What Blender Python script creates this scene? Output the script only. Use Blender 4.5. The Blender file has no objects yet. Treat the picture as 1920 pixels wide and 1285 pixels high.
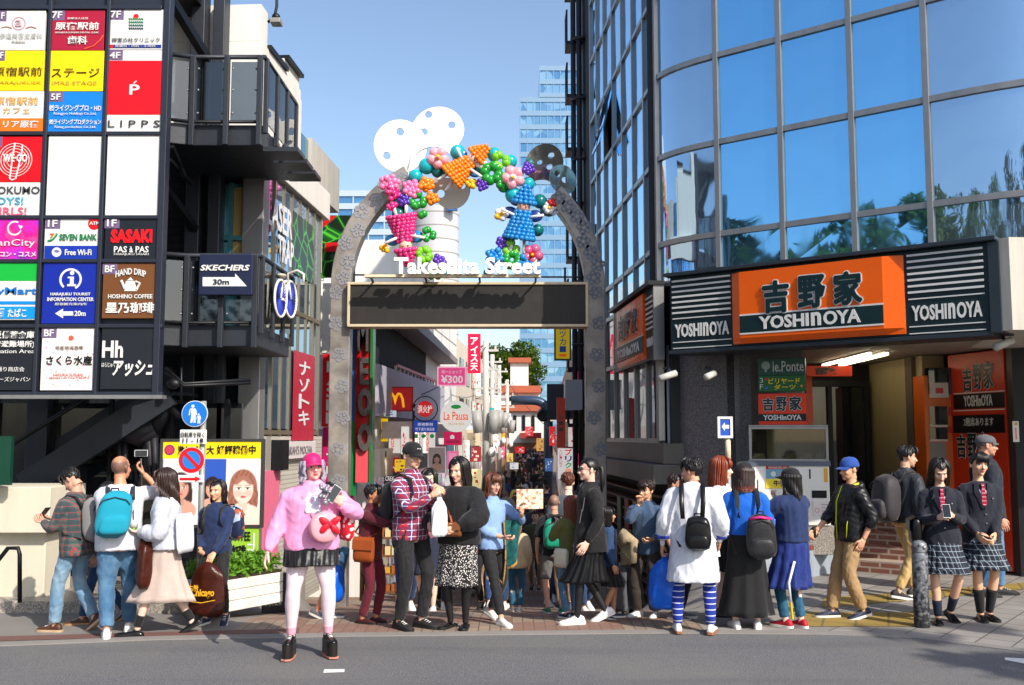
import bpy, bmesh, math, random
import numpy as np
from mathutils import Vector as Vec, Matrix, noise
random.seed(7)
rng = np.random.default_rng(11)
R = math.radians
SC = bpy.context.scene
COL = SC.collection

# ------------------------------------------------------------------ camera, sky, sun, exposure
F = 1900.0; TILT = math.atan(175.5 / 1900.0); CAMZ = 1.8
cam = bpy.data.cameras.new('camera'); camo = bpy.data.objects.new('camera', cam); COL.objects.link(camo)
camo.location = (0, 0, CAMZ); camo.rotation_euler = (R(90) + TILT, 0, 0)
cam.sensor_width = 36; cam.sensor_fit = 'HORIZONTAL'; cam.lens = F / 1920 * 36
cam.clip_start = 0.1; cam.clip_end = 3000
SC.camera = camo
SUN_AZ = R(38); SUN_EL = R(38)                     # behind the camera, to its right
SD = Vec((math.sin(SUN_AZ) * math.cos(SUN_EL), -math.cos(SUN_AZ) * math.cos(SUN_EL), math.sin(SUN_EL)))
world = bpy.data.worlds.new('World'); SC.world = world; world.use_nodes = True
wn = world.node_tree; wn.nodes.clear()
sky = wn.nodes.new('ShaderNodeTexSky'); sky.sky_type = 'NISHITA'; sky.sun_disc = False
sky.sun_elevation = SUN_EL; sky.sun_rotation = math.atan2(SD.x, SD.y)
sky.air_density = 1.0; sky.dust_density = 1.6; sky.ozone_density = 1.2; sky.altitude = 40
bg = wn.nodes.new('ShaderNodeBackground'); bg.inputs[1].default_value = 0.15
wo = wn.nodes.new('ShaderNodeOutputWorld')
wn.links.new(sky.outputs[0], bg.inputs[0]); wn.links.new(bg.outputs[0], wo.inputs[0])
sl = bpy.data.lights.new('sun', 'SUN'); sl.energy = 3.9; sl.angle = R(0.5); sl.color = (1.0, 0.93, 0.82)
so = bpy.data.objects.new('sun', sl); COL.objects.link(so)
so.rotation_euler = SD.to_track_quat('Z', 'Y').to_euler()
SC.view_settings.view_transform = 'Standard'; SC.view_settings.look = 'None'
SC.view_settings.exposure = 0.5; SC.view_settings.gamma = 1.0
SC.render.resolution_x = 1024; SC.render.resolution_y = 685
try:
    SC.cycles.max_bounces = 8; SC.cycles.use_denoising = True; SC.cycles.caustics_reflective = False; SC.cycles.caustics_refractive = False
    SC.cycles.sample_clamp_indirect = 6
except Exception: pass

_c, _s = math.cos(TILT), math.sin(TILT)
def ray(px, py):
    a, b = px - 960.0, 642.5 - py
    return Vec((a, _c * F - _s * b, _s * F + _c * b)).normalized()
def at(px, py, Y):
    d = ray(px, py); return Vec((0, 0, CAMZ)) + d * (Y / d.y)

# ------------------------------------------------------------------ the ground's height
_py = [-100, 10.2, 11.5, 15, 17.8, 22, 30, 45, 60, 90, 140]
_pz = [0, 0, -.14, -.72, -1.1, -1.45, -1.7, -1.5, -1.05, 0, 2]
def ground(x, y):
    p = float(np.interp(y, _py, _pz))
    xr = 1.75 if y < 14.6 else 9
    xl = -2.75 if y < 14.6 else -9
    w = min(1, max(0, (xr + .7 - x) / .7)) * min(1, max(0, (x - (xl - .5)) / .5))
    w = w * w * (3 - 2 * w)
    return p * w
def foot(px, py):
    d = ray(px, py); lo, hi = 3.0, 140.0; t = 4.0
    while t < 160:
        q = Vec((0, 0, CAMZ)) + d * t
        if q.z <= ground(q.x, q.y): break
        t += .02
    return q

# ------------------------------------------------------------------ meshes
class MB:
    def __init__(s): s.v = []; s.f = []; s.m = []; s.cur = 0; s.mats = []
    def mat(s, m):
        if m not in s.mats: s.mats.append(m)
        s.cur = s.mats.index(m); return s
    def add(s, vs, fs):
        b = len(s.v); s.v.extend([tuple(q) for q in vs])
        for f in fs: s.f.append(tuple(b + i for i in f)); s.m.append(s.cur)
        return s
    def hexa(s, p):     # 8 points: bottom ring 0-3, top ring 4-7
        return s.add(p, [(0, 3, 2, 1), (4, 5, 6, 7), (0, 1, 5, 4), (1, 2, 6, 5), (2, 3, 7, 6), (3, 0, 4, 7)])
    def box(s, x0, y0, z0, x1, y1, z1):
        x0, x1 = sorted((x0, x1)); y0, y1 = sorted((y0, y1)); z0, z1 = sorted((z0, z1))
        return s.hexa([(x0, y0, z0), (x1, y0, z0), (x1, y1, z0), (x0, y1, z0), (x0, y0, z1), (x1, y0, z1), (x1, y1, z1), (x0, y1, z1)])
    def loft(s, rings, cap=True, close=True):
        n = len(rings[0]); vs = [q for r in rings for q in r]; fs = []
        for i in range(len(rings) - 1):
            for j in range(n if close else n - 1):
                k = (j + 1) % n
                fs.append((i * n + j, i * n + k, (i + 1) * n + k, (i + 1) * n + j))
        if cap:
            fs.append(tuple(range(n - 1, -1, -1))); fs.append(tuple((len(rings) - 1) * n + j for j in range(n)))
        return s.add(vs, fs)
    def tube(s, pts, r, n=10, cap=True, hint=None, closed=False):
        pts = [Vec(p) for p in pts]; N = len(pts)
        if not isinstance(r, (list, tuple)): r = [r] * N
        up = Vec(hint) if hint is not None else None; rings = []
        for i, p in enumerate(pts):
            a = pts[i - 1] if (i or closed) else pts[0]; b = pts[(i + 1) % N] if (i < N - 1 or closed) else pts[-1]
            t = (b - a)
            t = t.normalized() if t.length > 1e-9 else Vec((0, 0, 1))
            if up is None: up = Vec((0, 0, 1)) if abs(t.z) < .9 else Vec((1, 0, 0))
            e = up - t * up.dot(t)
            if e.length < 1e-6: e = t.orthogonal()
            e.normalize(); g = t.cross(e)
            if hint is None: up = e
            ra, rb = r[i] if isinstance(r[i], (list, tuple)) else (r[i], r[i])
            rings.append([p + e * (ra * math.cos(2 * math.pi * k / n)) + g * (rb * math.sin(2 * math.pi * k / n)) for k in range(n)])
        if closed: rings.append(rings[0]); cap = False
        return s.loft(rings, cap)
    def bar(s, a, b, w, h=None):
        h = h or w; a = Vec(a); b = Vec(b); t = (b - a).normalized()
        up = Vec((0, 0, 1)) if abs(t.z) < .95 else Vec((0, 1, 0))
        e = t.cross(up).normalized(); g = e.cross(t)
        q = lambda o: [o - e * w / 2 - g * h / 2, o + e * w / 2 - g * h / 2, o + e * w / 2 + g * h / 2, o - e * w / 2 + g * h / 2]
        return s.hexa(q(a) + q(b))
    def ell(s, c, r, n=12, m=8, rot=None):
        c = Vec(c)
        if not isinstance(r, (list, tuple)): r = (r, r, r)
        vs = []; fs = []
        P = lambda x, y, z: c + (rot @ Vec((x * r[0], y * r[1], z * r[2])) if rot is not None else Vec((x * r[0], y * r[1], z * r[2])))
        vs.append(P(0, 0, -1))
        for i in range(1, m):
            t = math.pi * i / m
            for j in range(n):
                a = 2 * math.pi * j / n
                vs.append(P(math.sin(t) * math.cos(a), math.sin(t) * math.sin(a), -math.cos(t)))
        vs.append(P(0, 0, 1)); L = len(vs) - 1
        for j in range(n):
            k = (j + 1) % n
            fs.append((0, 1 + k, 1 + j)); fs.append((L, L - n + j, L - n + k))
            for i in range(m - 2):
                fs.append((1 + i * n + j, 1 + i * n + k, 1 + (i + 1) * n + k, 1 + (i + 1) * n + j))
        return s.add(vs, fs)
    def merge(s, o, M=None):
        base = s.cur
        for f_m in (o.mats or [None]):
            if f_m is not None: s.mat(f_m)
        mp = [s.mats.index(m) for m in o.mats] if o.mats else [base]
        b = len(s.v); s.v.extend([tuple(M @ Vec(q)) for q in o.v] if M is not None else o.v)
        for f, m in zip(o.f, o.m): s.f.append(tuple(b + i for i in f)); s.m.append(mp[m] if m < len(mp) else base)
        return s
    def mesh(s, name='m', smooth=False):
        me = bpy.data.meshes.new(name); me.from_pydata(s.v, [], s.f)
        for m in s.mats: me.materials.append(m)
        if len(s.mats) > 1: me.polygons.foreach_set('material_index', s.m)
        if smooth: me.polygons.foreach_set('use_smooth', [True] * len(me.polygons))
        me.update(); return me
    def build(s, name, mats=None, parent=None, smooth=False, bevel=0, fixn=True, angle=None):
        if mats is not None and not s.mats: s.mats = [mats]
        if fixn and s.f:
            me = s.mesh(name, smooth); bm = bmesh.new(); bm.from_mesh(me); bmesh.ops.recalc_face_normals(bm, faces=bm.faces); bm.to_mesh(me); bm.free()
        else: me = s.mesh(name, smooth)
        if angle is not None:
            me.polygons.foreach_set('use_smooth', [True] * len(me.polygons)); me.set_sharp_from_angle(angle=R(angle))
        o = bpy.data.objects.new(name, me); COL.objects.link(o)
        if parent is not None: o.parent = parent; o.matrix_parent_inverse = PINV.get(parent.name, Matrix())
        if bevel:
            b = o.modifiers.new('bevel', 'BEVEL'); b.width = bevel; b.segments = 2; b.limit_method = 'ANGLE'; b.angle_limit = R(40)
        return o
PINV = {}
def tag(o, label=None, cat=None, group=None, kind=None):
    for k, v in (('label', label), ('category', cat), ('group', group), ('kind', kind)):
        if v: o[k] = v
    return o
def thing(name, label, cat, loc=(0, 0, 0), group=None, rz=0, world_children=True):
    """an Empty at the thing's base; children built in world coordinates unless told otherwise"""
    o = bpy.data.objects.new(name, None); COL.objects.link(o); o.location = loc; o.rotation_euler = (0, 0, rz); o.empty_display_size = .2
    if world_children: PINV[o.name] = (Matrix.Translation(Vec(loc)) @ Matrix.Rotation(rz, 4, 'Z')).inverted()
    return tag(o, label, cat, group)

class Pl:
    """a vertical plane: O a point on it, U its horizontal run, N towards the viewer"""
    def __init__(s, O, U=(1, 0, 0)):
        s.O = Vec(O); s.U = Vec((U[0], U[1], 0)).normalized(); s.N = Vec((s.U.y, -s.U.x, 0))
    def off(s, o): return Pl(s.O + s.N * o, s.U)
    def uz(s, px, py):
        d = ray(px, py); C = Vec((0, 0, CAMZ)); t = (s.O - C).dot(s.N) / d.dot(s.N)
        q = C + d * t; return (q - Vec((s.O.x, s.O.y, 0))).dot(s.U), q.z
    def at(s, u, z, o=0): q = s.O + s.U * u + s.N * o; return Vec((q.x, q.y, z))
    def pix(s, px, py, o=0): u, z = s.uz(px, py); return s.at(u, z, o)
    def rect(s, x0, y0, x1, y1):
        ym, xm = (y0 + y1) / 2, (x0 + x1) / 2
        return s.uz(x0, ym)[0], s.uz(xm, y1)[1], s.uz(x1, ym)[0], s.uz(xm, y0)[1]
    def box(s, mb, u0, z0, u1, z1, o0, o1):
        a = s.at; return mb.hexa([a(u0, z0, o1), a(u1, z0, o1), a(u1, z0, o0), a(u0, z0, o0), a(u0, z1, o1), a(u1, z1, o1), a(u1, z1, o0), a(u0, z1, o0)])
    def pbox(s, mb, x0, y0, x1, y1, o0, o1):
        u0, z0, u1, z1 = s.rect(x0, y0, x1, y1); return s.box(mb, u0, z0, u1, z1, o0, o1)
    def prism(s, mb, poly, o0, o1):
        n = len(poly); return mb.loft([[s.at(u, z, o0) for u, z in poly], [s.at(u, z, o1) for u, z in poly]])
    def disc(s, mb, u, z, r, o0, o1, n=40, ry=None):
        ry = ry or r; return s.prism(mb, [(u + r * math.cos(2 * math.pi * k / n), z + ry * math.sin(2 * math.pi * k / n)) for k in range(n)], o0, o1)
    def annulus(s, mb, u, z, r0, r1, o0, o1, n=48, a0=0, a1=360, ry=1):
        full = abs(a1 - a0) >= 360
        rr = []
        for k in range(n + (0 if full else 1)):
            a = R(a0 + (a1 - a0) * k / n); c, q = math.cos(a), math.sin(a) * ry
            rr.append([s.at(u + r0 * c, z + r0 * q, o0), s.at(u + r1 * c, z + r1 * q, o0), s.at(u + r1 * c, z + r1 * q, o1), s.at(u + r0 * c, z + r0 * q, o1)])
        if full: rr.append(rr[0])
        return mb.loft(rr, cap=not full)
    def text(s, mb, txt, u0, z0, u1, z1, o, bold=0.0, th=.004, slant=0, vert=False, arc=0):
        if vert:
            n = len(txt); h = (z1 - z0) / n
            for i, ch in enumerate(txt):
                if ch != ' ': s.text(mb, ch, u0, z1 - (i + .94) * h, u1, z1 - (i + .06) * h, o, bold, th)
            return
        vs, fs = glyphs(txt, bold)
        w, h = u1 - u0, z1 - z0; pts = []
        for x, y, q in vs:
            uu = u0 + x * w + slant * (y - .5) * h; zz = z0 + y * h + arc * h * (1 - (2 * x - 1) ** 2)
            pts.append(s.at(uu, zz, o + (th if q else 0)))
        mb.add(pts, fs)
    def ptext(s, mb, txt, x0, y0, x1, y1, o, bold=0.0, **k):
        u0, z0, u1, z1 = s.rect(x0, y0, x1, y1); s.text(mb, txt, u0, z0, u1, z1, o, bold, **k)
_gl = {}
def glyphs(txt, bold):
    key = (txt, bold)
    if key in _gl: return _gl[key]
    cu = bpy.data.curves.new('t', 'FONT'); cu.body = txt; cu.size = 1; cu.offset = bold; cu.extrude = .05; cu.resolution_u = 2 if len(txt) > 3 else 4
    o = bpy.data.objects.new('t', cu); me = bpy.data.meshes.new_from_object(o)
    n = len(me.vertices); a = np.zeros(n * 3); me.vertices.foreach_get('co', a); a = a.reshape(-1, 3)
    lo, hi = a.min(0), a.max(0); q = (a - lo) / np.maximum(hi - lo, 1e-6)
    vs = [(p[0], p[1], p[2] > .5) for p in q]; fs = [tuple(p.vertices) for p in me.polygons]
    bpy.data.objects.remove(o); bpy.data.curves.remove(cu); bpy.data.meshes.remove(me)
    _gl[key] = (vs, fs); return vs, fs

# ------------------------------------------------------------------ materials
def lin(c):
    if isinstance(c, str): c = tuple(int(c[i:i + 2], 16) for i in (0, 2, 4))
    f = lambda q: (q / 255 / 12.92) if q / 255 <= .04045 else ((q / 255 + .055) / 1.055) ** 2.4
    return tuple(f(q) for q in c) + (1,)
_mc = {}
class NT:
    def __init__(s, name):
        s.m = bpy.data.materials.new(name); s.m.use_nodes = True; s.t = s.m.node_tree; s.n = s.t.nodes; s.b = s.n['Principled BSDF']
        s.tc = None
    def new(s, k, **kw):
        n = s.n.new('ShaderNode' + k)
        for a, v in kw.items(): setattr(n, a, v)
        return n
    def link(s, a, b): s.t.links.new(a, b)
    def obj(s):
        if s.tc is None: s.tc = s.new('TexCoord')
        return s.tc.outputs['Object']
    def noise(s, scale, detail=4, vec=None, rough=.55, stretch=None):
        n = s.new('TexNoise'); n.inputs['Scale'].default_value = scale; n.inputs['Detail'].default_value = detail; n.inputs['Roughness'].default_value = rough
        v = vec or s.obj()
        if stretch:
            mp = s.new('Mapping'); mp.inputs['Scale'].default_value = stretch; s.link(v, mp.inputs[0]); v = mp.outputs[0]
        s.link(v, n.inputs['Vector']); return n.outputs['Fac']
    def ramp(s, fac, stops, interp='LINEAR'):
        r = s.new('ValToRGB'); r.color_ramp.interpolation = interp; e = r.color_ramp.elements
        while len(e) < len(stops): e.new(.5)
        for x, (p, c) in zip(e, stops): x.position = p; x.color = c if len(c) == 4 else tuple(c) + (1,)
        s.link(fac, r.inputs[0]); return r.outputs[0]
    def mix(s, fac, a, b, mode='MIX'):
        m = s.new('Mix'); m.data_type = 'RGBA'; m.blend_type = mode
        for q, i in ((fac, 0), (a, 6), (b, 7)):
            if hasattr(q, 'is_linked') or hasattr(q, 'links'): s.link(q, m.inputs[i])
            else: m.inputs[i].default_value = q
        return m.outputs[2]
    def math(s, op, a, b=None, c=None):
        m = s.new('Math'); m.operation = op
        for i, q in enumerate((a, b, c)):
            if q is None: continue
            if hasattr(q, 'links'): s.link(q, m.inputs[i])
            else: m.inputs[i].default_value = q
        return m.outputs[0]
    def sep(s, v=None):
        n = s.new('SeparateXYZ'); s.link(v or s.obj(), n.inputs[0]); return n.outputs
    def bump(s, h, strength=.3, dist=.01):
        b = s.new('Bump'); b.inputs['Strength'].default_value = strength; b.inputs['Distance'].default_value = dist
        s.link(h, b.inputs['Height']); s.link(b.outputs[0], s.b.inputs['Normal']); return b
    def set(s, col=None, rough=None, metal=None, spec=None, **k):
        for q, i in ((col, 'Base Color'), (rough, 'Roughness'), (metal, 'Metallic'), (spec, 'Specular IOR Level')):
            if q is None: continue
            if hasattr(q, 'links'): s.link(q, s.b.inputs[i])
            else: s.b.inputs[i].default_value = q
        for a, v in k.items(): s.b.inputs[a.replace('_', ' ')].default_value = v
def mul(c, k): return tuple(min(1, q * k) for q in c[:3]) + (1,)
def M(name, c, rough=.55, metal=0, var=.12, scale=3, bump=0, bscale=40, spec=.4, emit=0, coat=0, streak=0):
    """plain surface with uneven tone, a little relief and (streak) rain streaks"""
    key = (name, str(c), rough, metal, bump, emit)
    if key in _mc: return _mc[key]
    t = NT(name); c = lin(c)
    col = t.mix(t.noise(scale, 5), mul(c, 1 - var), mul(c, 1 + var * .7))
    if streak:
        f = t.ramp(t.noise(2.2, 6, stretch=(3, 3, .18)), [(.45, (0, 0, 0)), (.75, (1, 1, 1))])
        col = t.mix(t.math('MULTIPLY', f, streak), col, mul(c, .45))
    rr = t.math('MULTIPLY_ADD', t.noise(scale * 4, 3), .2, rough - .1)
    t.set(col=col, rough=rr, metal=metal, spec=spec)
    if coat: t.set(Coat_Weight=coat, Coat_Roughness=.08)
    if bump: t.bump(t.noise(bscale, 4), bump, .01)
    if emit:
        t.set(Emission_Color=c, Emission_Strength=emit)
    _mc[key] = t.m; return t.m
# ================================================================== SETTING
def glass(name, tint, rough=.02, metal=.9, wav=.02, wscale=.8):
    t = NT(name); c = lin(tint)
    dirt = t.ramp(t.noise(1.5, 6, stretch=(2, 2, .25)), [(.5, (0, 0, 0)), (.9, (1, 1, 1))])
    t.set(col=t.mix(t.math('MULTIPLY', dirt, .12), c, lin('b8c4cc')), rough=t.math('MULTIPLY_ADD', dirt, .1, rough), metal=metal, spec=.6)
    t.bump(t.noise(wscale, 2), wav, .15); return t.m
G_BLUE = glass('blue_mirror_glass', (138, 204, 246), metal=.93, wav=.06)
G_CURVE = glass('curved_mirror_glass', (170, 198, 222), metal=.9, wav=.05, wscale=1.2)
G_DARK = glass('dark_street_glass', (92, 104, 118), metal=.75, wav=.03)
G_TEAL = glass('teal_glass', (96, 150, 165), metal=.75)
G_SKY = glass('pale_facade_glass', (160, 190, 216), metal=.9)
G_BLACK = glass('black_window_glass', (28, 32, 38), metal=.3)
def clear_glass(name, tint, rough=.03):
    t = NT(name); t.set(col=lin(tint), rough=rough, spec=.5)
    tr = t.new('BsdfTransparent'); tr.inputs[0].default_value = lin(tint)
    mx = t.new('MixShader'); fr = t.new('Fresnel'); fr.inputs[0].default_value = 1.5
    gl = t.new('BsdfGlossy'); gl.inputs['Roughness'].default_value = rough
    t.link(t.math('MULTIPLY_ADD', fr.outputs[0], 1.0, .05), mx.inputs[0]); t.link(tr.outputs[0], mx.inputs[1]); t.link(gl.outputs[0], mx.inputs[2])
    t.link(mx.outputs[0], t.n['Material Output'].inputs['Surface']); return t.m
G_CLEAR = clear_glass('clear_rail_glass', (168, 176, 182))
G_CASE = clear_glass('display_case_glass', (215, 215, 205))
ALU = M('anodised_aluminium', (150, 150, 150), .38, .55, .12, 6, streak=.35)
ALU_D = M('dark_mullion', (52, 56, 62), .4, .4, .15, 6)
STEEL_D = M('dark_painted_steel', (48, 52, 60), .45, .2, .18, 4, .15, 30, streak=.3)
STEEL_K = M('black_steel', (19, 21, 25), .45, .2, .2, 4)
WHITE = M('white_render', (222, 220, 214), .7, 0, .05, 1.2, .1, 60, streak=.18)
WHITE2 = M('bright_white_panel', (235, 235, 235), .45, 0, .03, 1)
CONC = M('pale_concrete', (186, 182, 174), .8, 0, .16, 1.6, .35, 50, streak=.4)
CREAM = M('cream_wall', (160, 146, 110), .6, 0, .08, 1.5, streak=.2)
BLACKP = M('black_panel', (30, 33, 38), .35, 0, .15, 3)
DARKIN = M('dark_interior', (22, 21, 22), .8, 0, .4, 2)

def granite(name, a, b, sc=90):
    t = NT(name); n1 = t.noise(sc, 2, rough=.8); n2 = t.noise(sc * .35, 3)
    c = t.ramp(n1, [(.38, mul(lin(a), .5)), (.5, lin(a)), (.62, lin(b))]); c = t.mix(t.math('MULTIPLY', n2, .5), c, mul(lin(a), .8))
    t.set(col=c, rough=.42, spec=.4); t.bump(n1, .12, .004); return t.m
GRAN = granite('dark_granite', (86, 86, 92), (150, 148, 146)); GRAN_L = granite('light_granite', (140, 132, 122), (205, 198, 190))
def tiled(name, a, grout, w, h, rough=.4, var=.2, axes=('x', 'z'), mortar=.012, offset=0.0, rot=0, c2=None, dirt=.35):
    t = NT(name); xyz = t.sep(); mp = t.new('CombineXYZ')
    pick = {'x': xyz[0], 'y': xyz[1], 'z': xyz[2]}
    if axes[0] == 'xy': t.link(t.math('ADD', xyz[0], xyz[1]), mp.inputs[0])
    else: t.link(pick[axes[0]], mp.inputs[0])
    t.link(pick[axes[1]], mp.inputs[1]); v = mp.outputs[0]
    if rot: 
        m2 = t.new('Mapping'); m2.inputs['Rotation'].default_value = (0, 0, R(rot)); t.link(v, m2.inputs[0]); v = m2.outputs[0]
    br = t.new('TexBrick'); br.offset = offset; br.inputs['Scale'].default_value = 1; br.inputs['Brick Width'].default_value = w; br.inputs['Row Height'].default_value = h
    br.inputs['Mortar Size'].default_value = mortar; br.inputs['Mortar Smooth'].default_value = .1; br.inputs['Bias'].default_value = 0
    br.inputs['Color1'].default_value = mul(lin(a), 1 - var); br.inputs['Color2'].default_value = lin(c2) if c2 else mul(lin(a), 1 + var); br.inputs['Mortar'].default_value = lin(grout)
    t.link(v, br.inputs['Vector'])
    d = t.ramp(t.noise(1.1, 6), [(.35, (0, 0, 0)), (.75, (1, 1, 1))]); c = t.mix(t.math('MULTIPLY', d, dirt), br.outputs[0], mul(lin(grout), .8))
    c = t.mix(t.math('MULTIPLY', t.noise(60, 3), .25), c, mul(lin(a), .6))
    t.set(col=c, rough=rough, spec=.35); t.bump(t.math('SUBTRACT', 1, br.outputs['Fac']), .35, .004); return t.m
TILE_K = tiled('black_wall_tile', (42, 44, 48), (24, 24, 26), .1, .1, .3, .25, mortar=.008, dirt=.3)
TILE_W = tiled('white_wall_tile', (196, 190, 178), (150, 145, 138), .11, .06, .4, .1, mortar=.006)
BRICK = tiled('red_brick', (128, 66, 48), (176, 160, 146), .21, .075, .6, .2, mortar=.012, offset=.5)

# ---- road, pavement
def asphalt():
    t = NT('asphalt'); f = t.noise(95, 3, rough=.8); g = t.noise(40, 3, rough=.7); b = t.noise(.7, 5); tr = t.noise(1.0, 4, stretch=(.12, 1.4, 1))
    c = t.ramp(f, [(.3, lin((60, 60, 64))), (.5, lin((96, 96, 99))), (.66, lin((160, 159, 158)))])
    c = t.mix(t.math('MULTIPLY', g, .5), c, lin((88, 87, 90)))
    c = t.mix(t.ramp(b, [(.42, (0, 0, 0)), (.68, (.45, .45, .45))]), c, lin((120, 116, 110)))
    c = t.mix(t.ramp(tr, [(.5, (0, 0, 0)), (.7, (.4, .4, .4))]), c, lin((70, 70, 76)))
    t.set(col=c, rough=.82, spec=.3); t.bump(f, .6, .006); return t.m
def pave_mat():
    """the street mouth: beige and red pavers in blocks"""
    t = NT('street_pavers'); x, y, z = t.sep()
    br = t.new('TexBrick'); br.offset = .5; br.inputs['Scale'].default_value = 1; br.inputs['Brick Width'].default_value = .21; br.inputs['Row Height'].default_value = .105
    br.inputs['Mortar Size'].default_value = .006; br.inputs['Color1'].default_value = lin((172, 150, 130)); br.inputs['Color2'].default_value = lin((150, 132, 116)); br.inputs['Mortar'].default_value = lin((92, 82, 74))
    m = t.new('Mapping'); m.inputs['Rotation'].default_value = (0, 0, R(90)); t.link(t.obj(), m.inputs[0]); t.link(m.outputs[0], br.inputs[0])
    ck = t.new('TexChecker'); ck.inputs['Scale'].default_value = .95; t.link(t.obj(), ck.inputs[0]); ck.inputs[1].default_value = (1, 1, 1, 1); ck.inputs[2].default_value = (0, 0, 0, 1)
    c = t.mix(ck.outputs['Fac'], br.outputs[0], t.mix(.6, br.outputs[0], lin((138, 88, 76))))
    c = t.mix(t.math('MULTIPLY', t.noise(1.3, 6), .5), c, lin((118, 104, 94))); c = t.mix(t.math('MULTIPLY', t.noise(120, 2), .3), c, lin((90, 80, 74)))
    t.set(col=c, rough=.75, spec=.3); t.bump(t.math('SUBTRACT', 1, br.outputs['Fac']), .3, .004); return t.m
ASPH = asphalt(); PAVE = pave_mat()
PAVE_R = tiled('grey_diagonal_pavers', (150, 145, 140), (84, 80, 78), .3, .3, .75, .12, axes=('x', 'y'), mortar=.008, rot=38, dirt=.4)
PAVE_L = M('worn_grey_pavement', (128, 124, 120), .85, 0, .2, 1.5, .5, 160)
KERB = M('kerb_stone', (128, 124, 120), .8, 0, .15, 5, .3, 80)
YEL = tiled('yellow_tactile_pavers', (164, 138, 72), (112, 98, 62), .3, .3, .7, .12, axes=('x', 'y'), mortar=.012, rot=20, dirt=.55)
REDP = M('red_edge_paving', (112, 80, 74), .8, 0, .2, 8, .3, 80)
edge = [at(px, py, 9) for px, py in ()]
EDGE = []
for px, py in ((-900, 1222), (0, 1206), (300, 1194), (640, 1188), (1240, 1182), (1540, 1184), (1690, 1189), (1920, 1218), (2500, 1290)):
    d = ray(px, py); t_ = -CAMZ / d.z; EDGE.append((d.x * t_, d.y * t_))
EX = [e[0] for e in EDGE]; EY = [e[1] for e in EDGE]
def y_edge(x): return float(np.interp(x, EX, EY))
b = MB(); _rx = [-90] + [e[0] for e in EDGE] + [90]; _ry = [EY[0]] + EY + [EY[-1]]
b.add([(x, -60, -.012) for x in _rx] + [(x, y - .1, -.012) for x, y in zip(_rx, _ry)], [(i, i + 1, len(_rx) + i + 1, len(_rx) + i) for i in range(len(_rx) - 1)])
tag(b.build('road', ASPH), kind='structure')
b = MB(); b.add([(-900, -900, -3.2), (900, -900, -3.2), (900, 1500, -3.2), (-900, 1500, -3.2)], [(0, 1, 2, 3)])
tag(b.build('ground', M('distant_ground', (110, 108, 100), .9)), kind='structure')
xs = [-40, -25, -15, -10, -7] + list(np.arange(-5, 5.01, .2)) + [6, 7, 8, 10, 14, 20, 40]
ts = list(np.arange(0, 12.01, .25)) + list(np.arange(13, 30, 1)) + [32, 36, 42, 50, 60, 70, 80, 95, 120, 150]
b = MB(); vs = []; fs = []; ms = []
b.mat(PAVE); b.mat(PAVE_L); b.mat(PAVE_R)
for i, x in enumerate(xs):
    for j, t_ in enumerate(ts):
        y = y_edge(x) + t_; vs.append((x, y, ground(x, y)))
n = len(ts)
for i in range(len(xs) - 1):
    xm = (xs[i] + xs[i + 1]) / 2
    for j in range(n - 1):
        ym = vs[i * n + j][1]
        b.cur = 1 if xm < -2.6 and ym < 16 else 2 if xm > 1.9 and ym < 18 else 0
        fs.append((i * n + j, (i + 1) * n + j, (i + 1) * n + j + 1, i * n + j + 1)); ms.append(b.cur)
b.v = vs; b.f = fs; b.m = ms
tag(b.build('pavement', smooth=True), kind='structure')
b = MB(); rr = []
for x in np.arange(-12, 12.01, .3):
    y = y_edge(x); rr.append([(x, y - .09, -.03), (x, y - .085, -.004), (x, y, .008), (x, y + .02, -.03)])
b.loft(rr); tag(b.build('kerb', KERB, smooth=False), kind='structure')
def ground_sheet(name, pts, mat, lift=.004, kind='structure', n=8):
    """a thin marking laid on the ground: quad a,b,c,d given on the ground plane"""
    a, b_, c, d = [Vec(p) for p in pts]; mb = MB(); vs = []
    for i in range(n + 1):
        for j in range(n + 1):
            p = a.lerp(b_, i / n).lerp(d.lerp(c, i / n), j / n); vs.append((p.x, p.y, ground(p.x, p.y) + lift + (-.012 if p.y < y_edge(p.x) else 0)))
    mb.add(vs, [(i * (n + 1) + j, (i + 1) * (n + 1) + j, (i + 1) * (n + 1) + j + 1, i * (n + 1) + j + 1) for i in range(n) for j in range(n)])
    return tag(mb.build(name, mat), kind=kind)
def gq(*px): return [foot(*p) for p in px]
ground_sheet('tactile_paving', gq((1500, 1176), (1722, 1176), (1724, 1150), (1512, 1148)), YEL)
ground_sheet('tactile_paving', gq((1540, 1140), (1700, 1128), (1700, 1112), (1545, 1122)), YEL, .006)
ground_sheet('tactile_paving', gq((1705, 1127), (1960, 1102), (1960, 1090), (1705, 1112)), YEL, .006)
ground_sheet('red_paving_edge', gq((-60, 1205), (560, 1187), (560, 1180), (-60, 1196)), REDP)
ROADP = M('worn_white_road_paint', (225, 225, 220), .7, 0, .18, 12, .3, 120)
ground_sheet('road_marking', gq((606, 1260), (646, 1259), (646, 1253), (608, 1254)), ROADP)
ground_sheet('road_marking', gq((1884, 1236), (2020, 1262), (2020, 1240), (1884, 1231)), ROADP)

# ---- planes
SBP = Pl((0, 10.6, 0))                       # the directory board
LP = Pl((-3.2, 13, 0), (.058, 1)); RP = Pl((2.18, 14.3, 0), (.0737, -1))
RP2 = Pl((1.5, 23.2, 0), (-.033, -1))
FP = Pl((2.8, 13.8, 0), (.775, -.632)); GP = Pl((0, 16.9, 0))
def fp(d): return Pl((0, d, 0))

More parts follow.
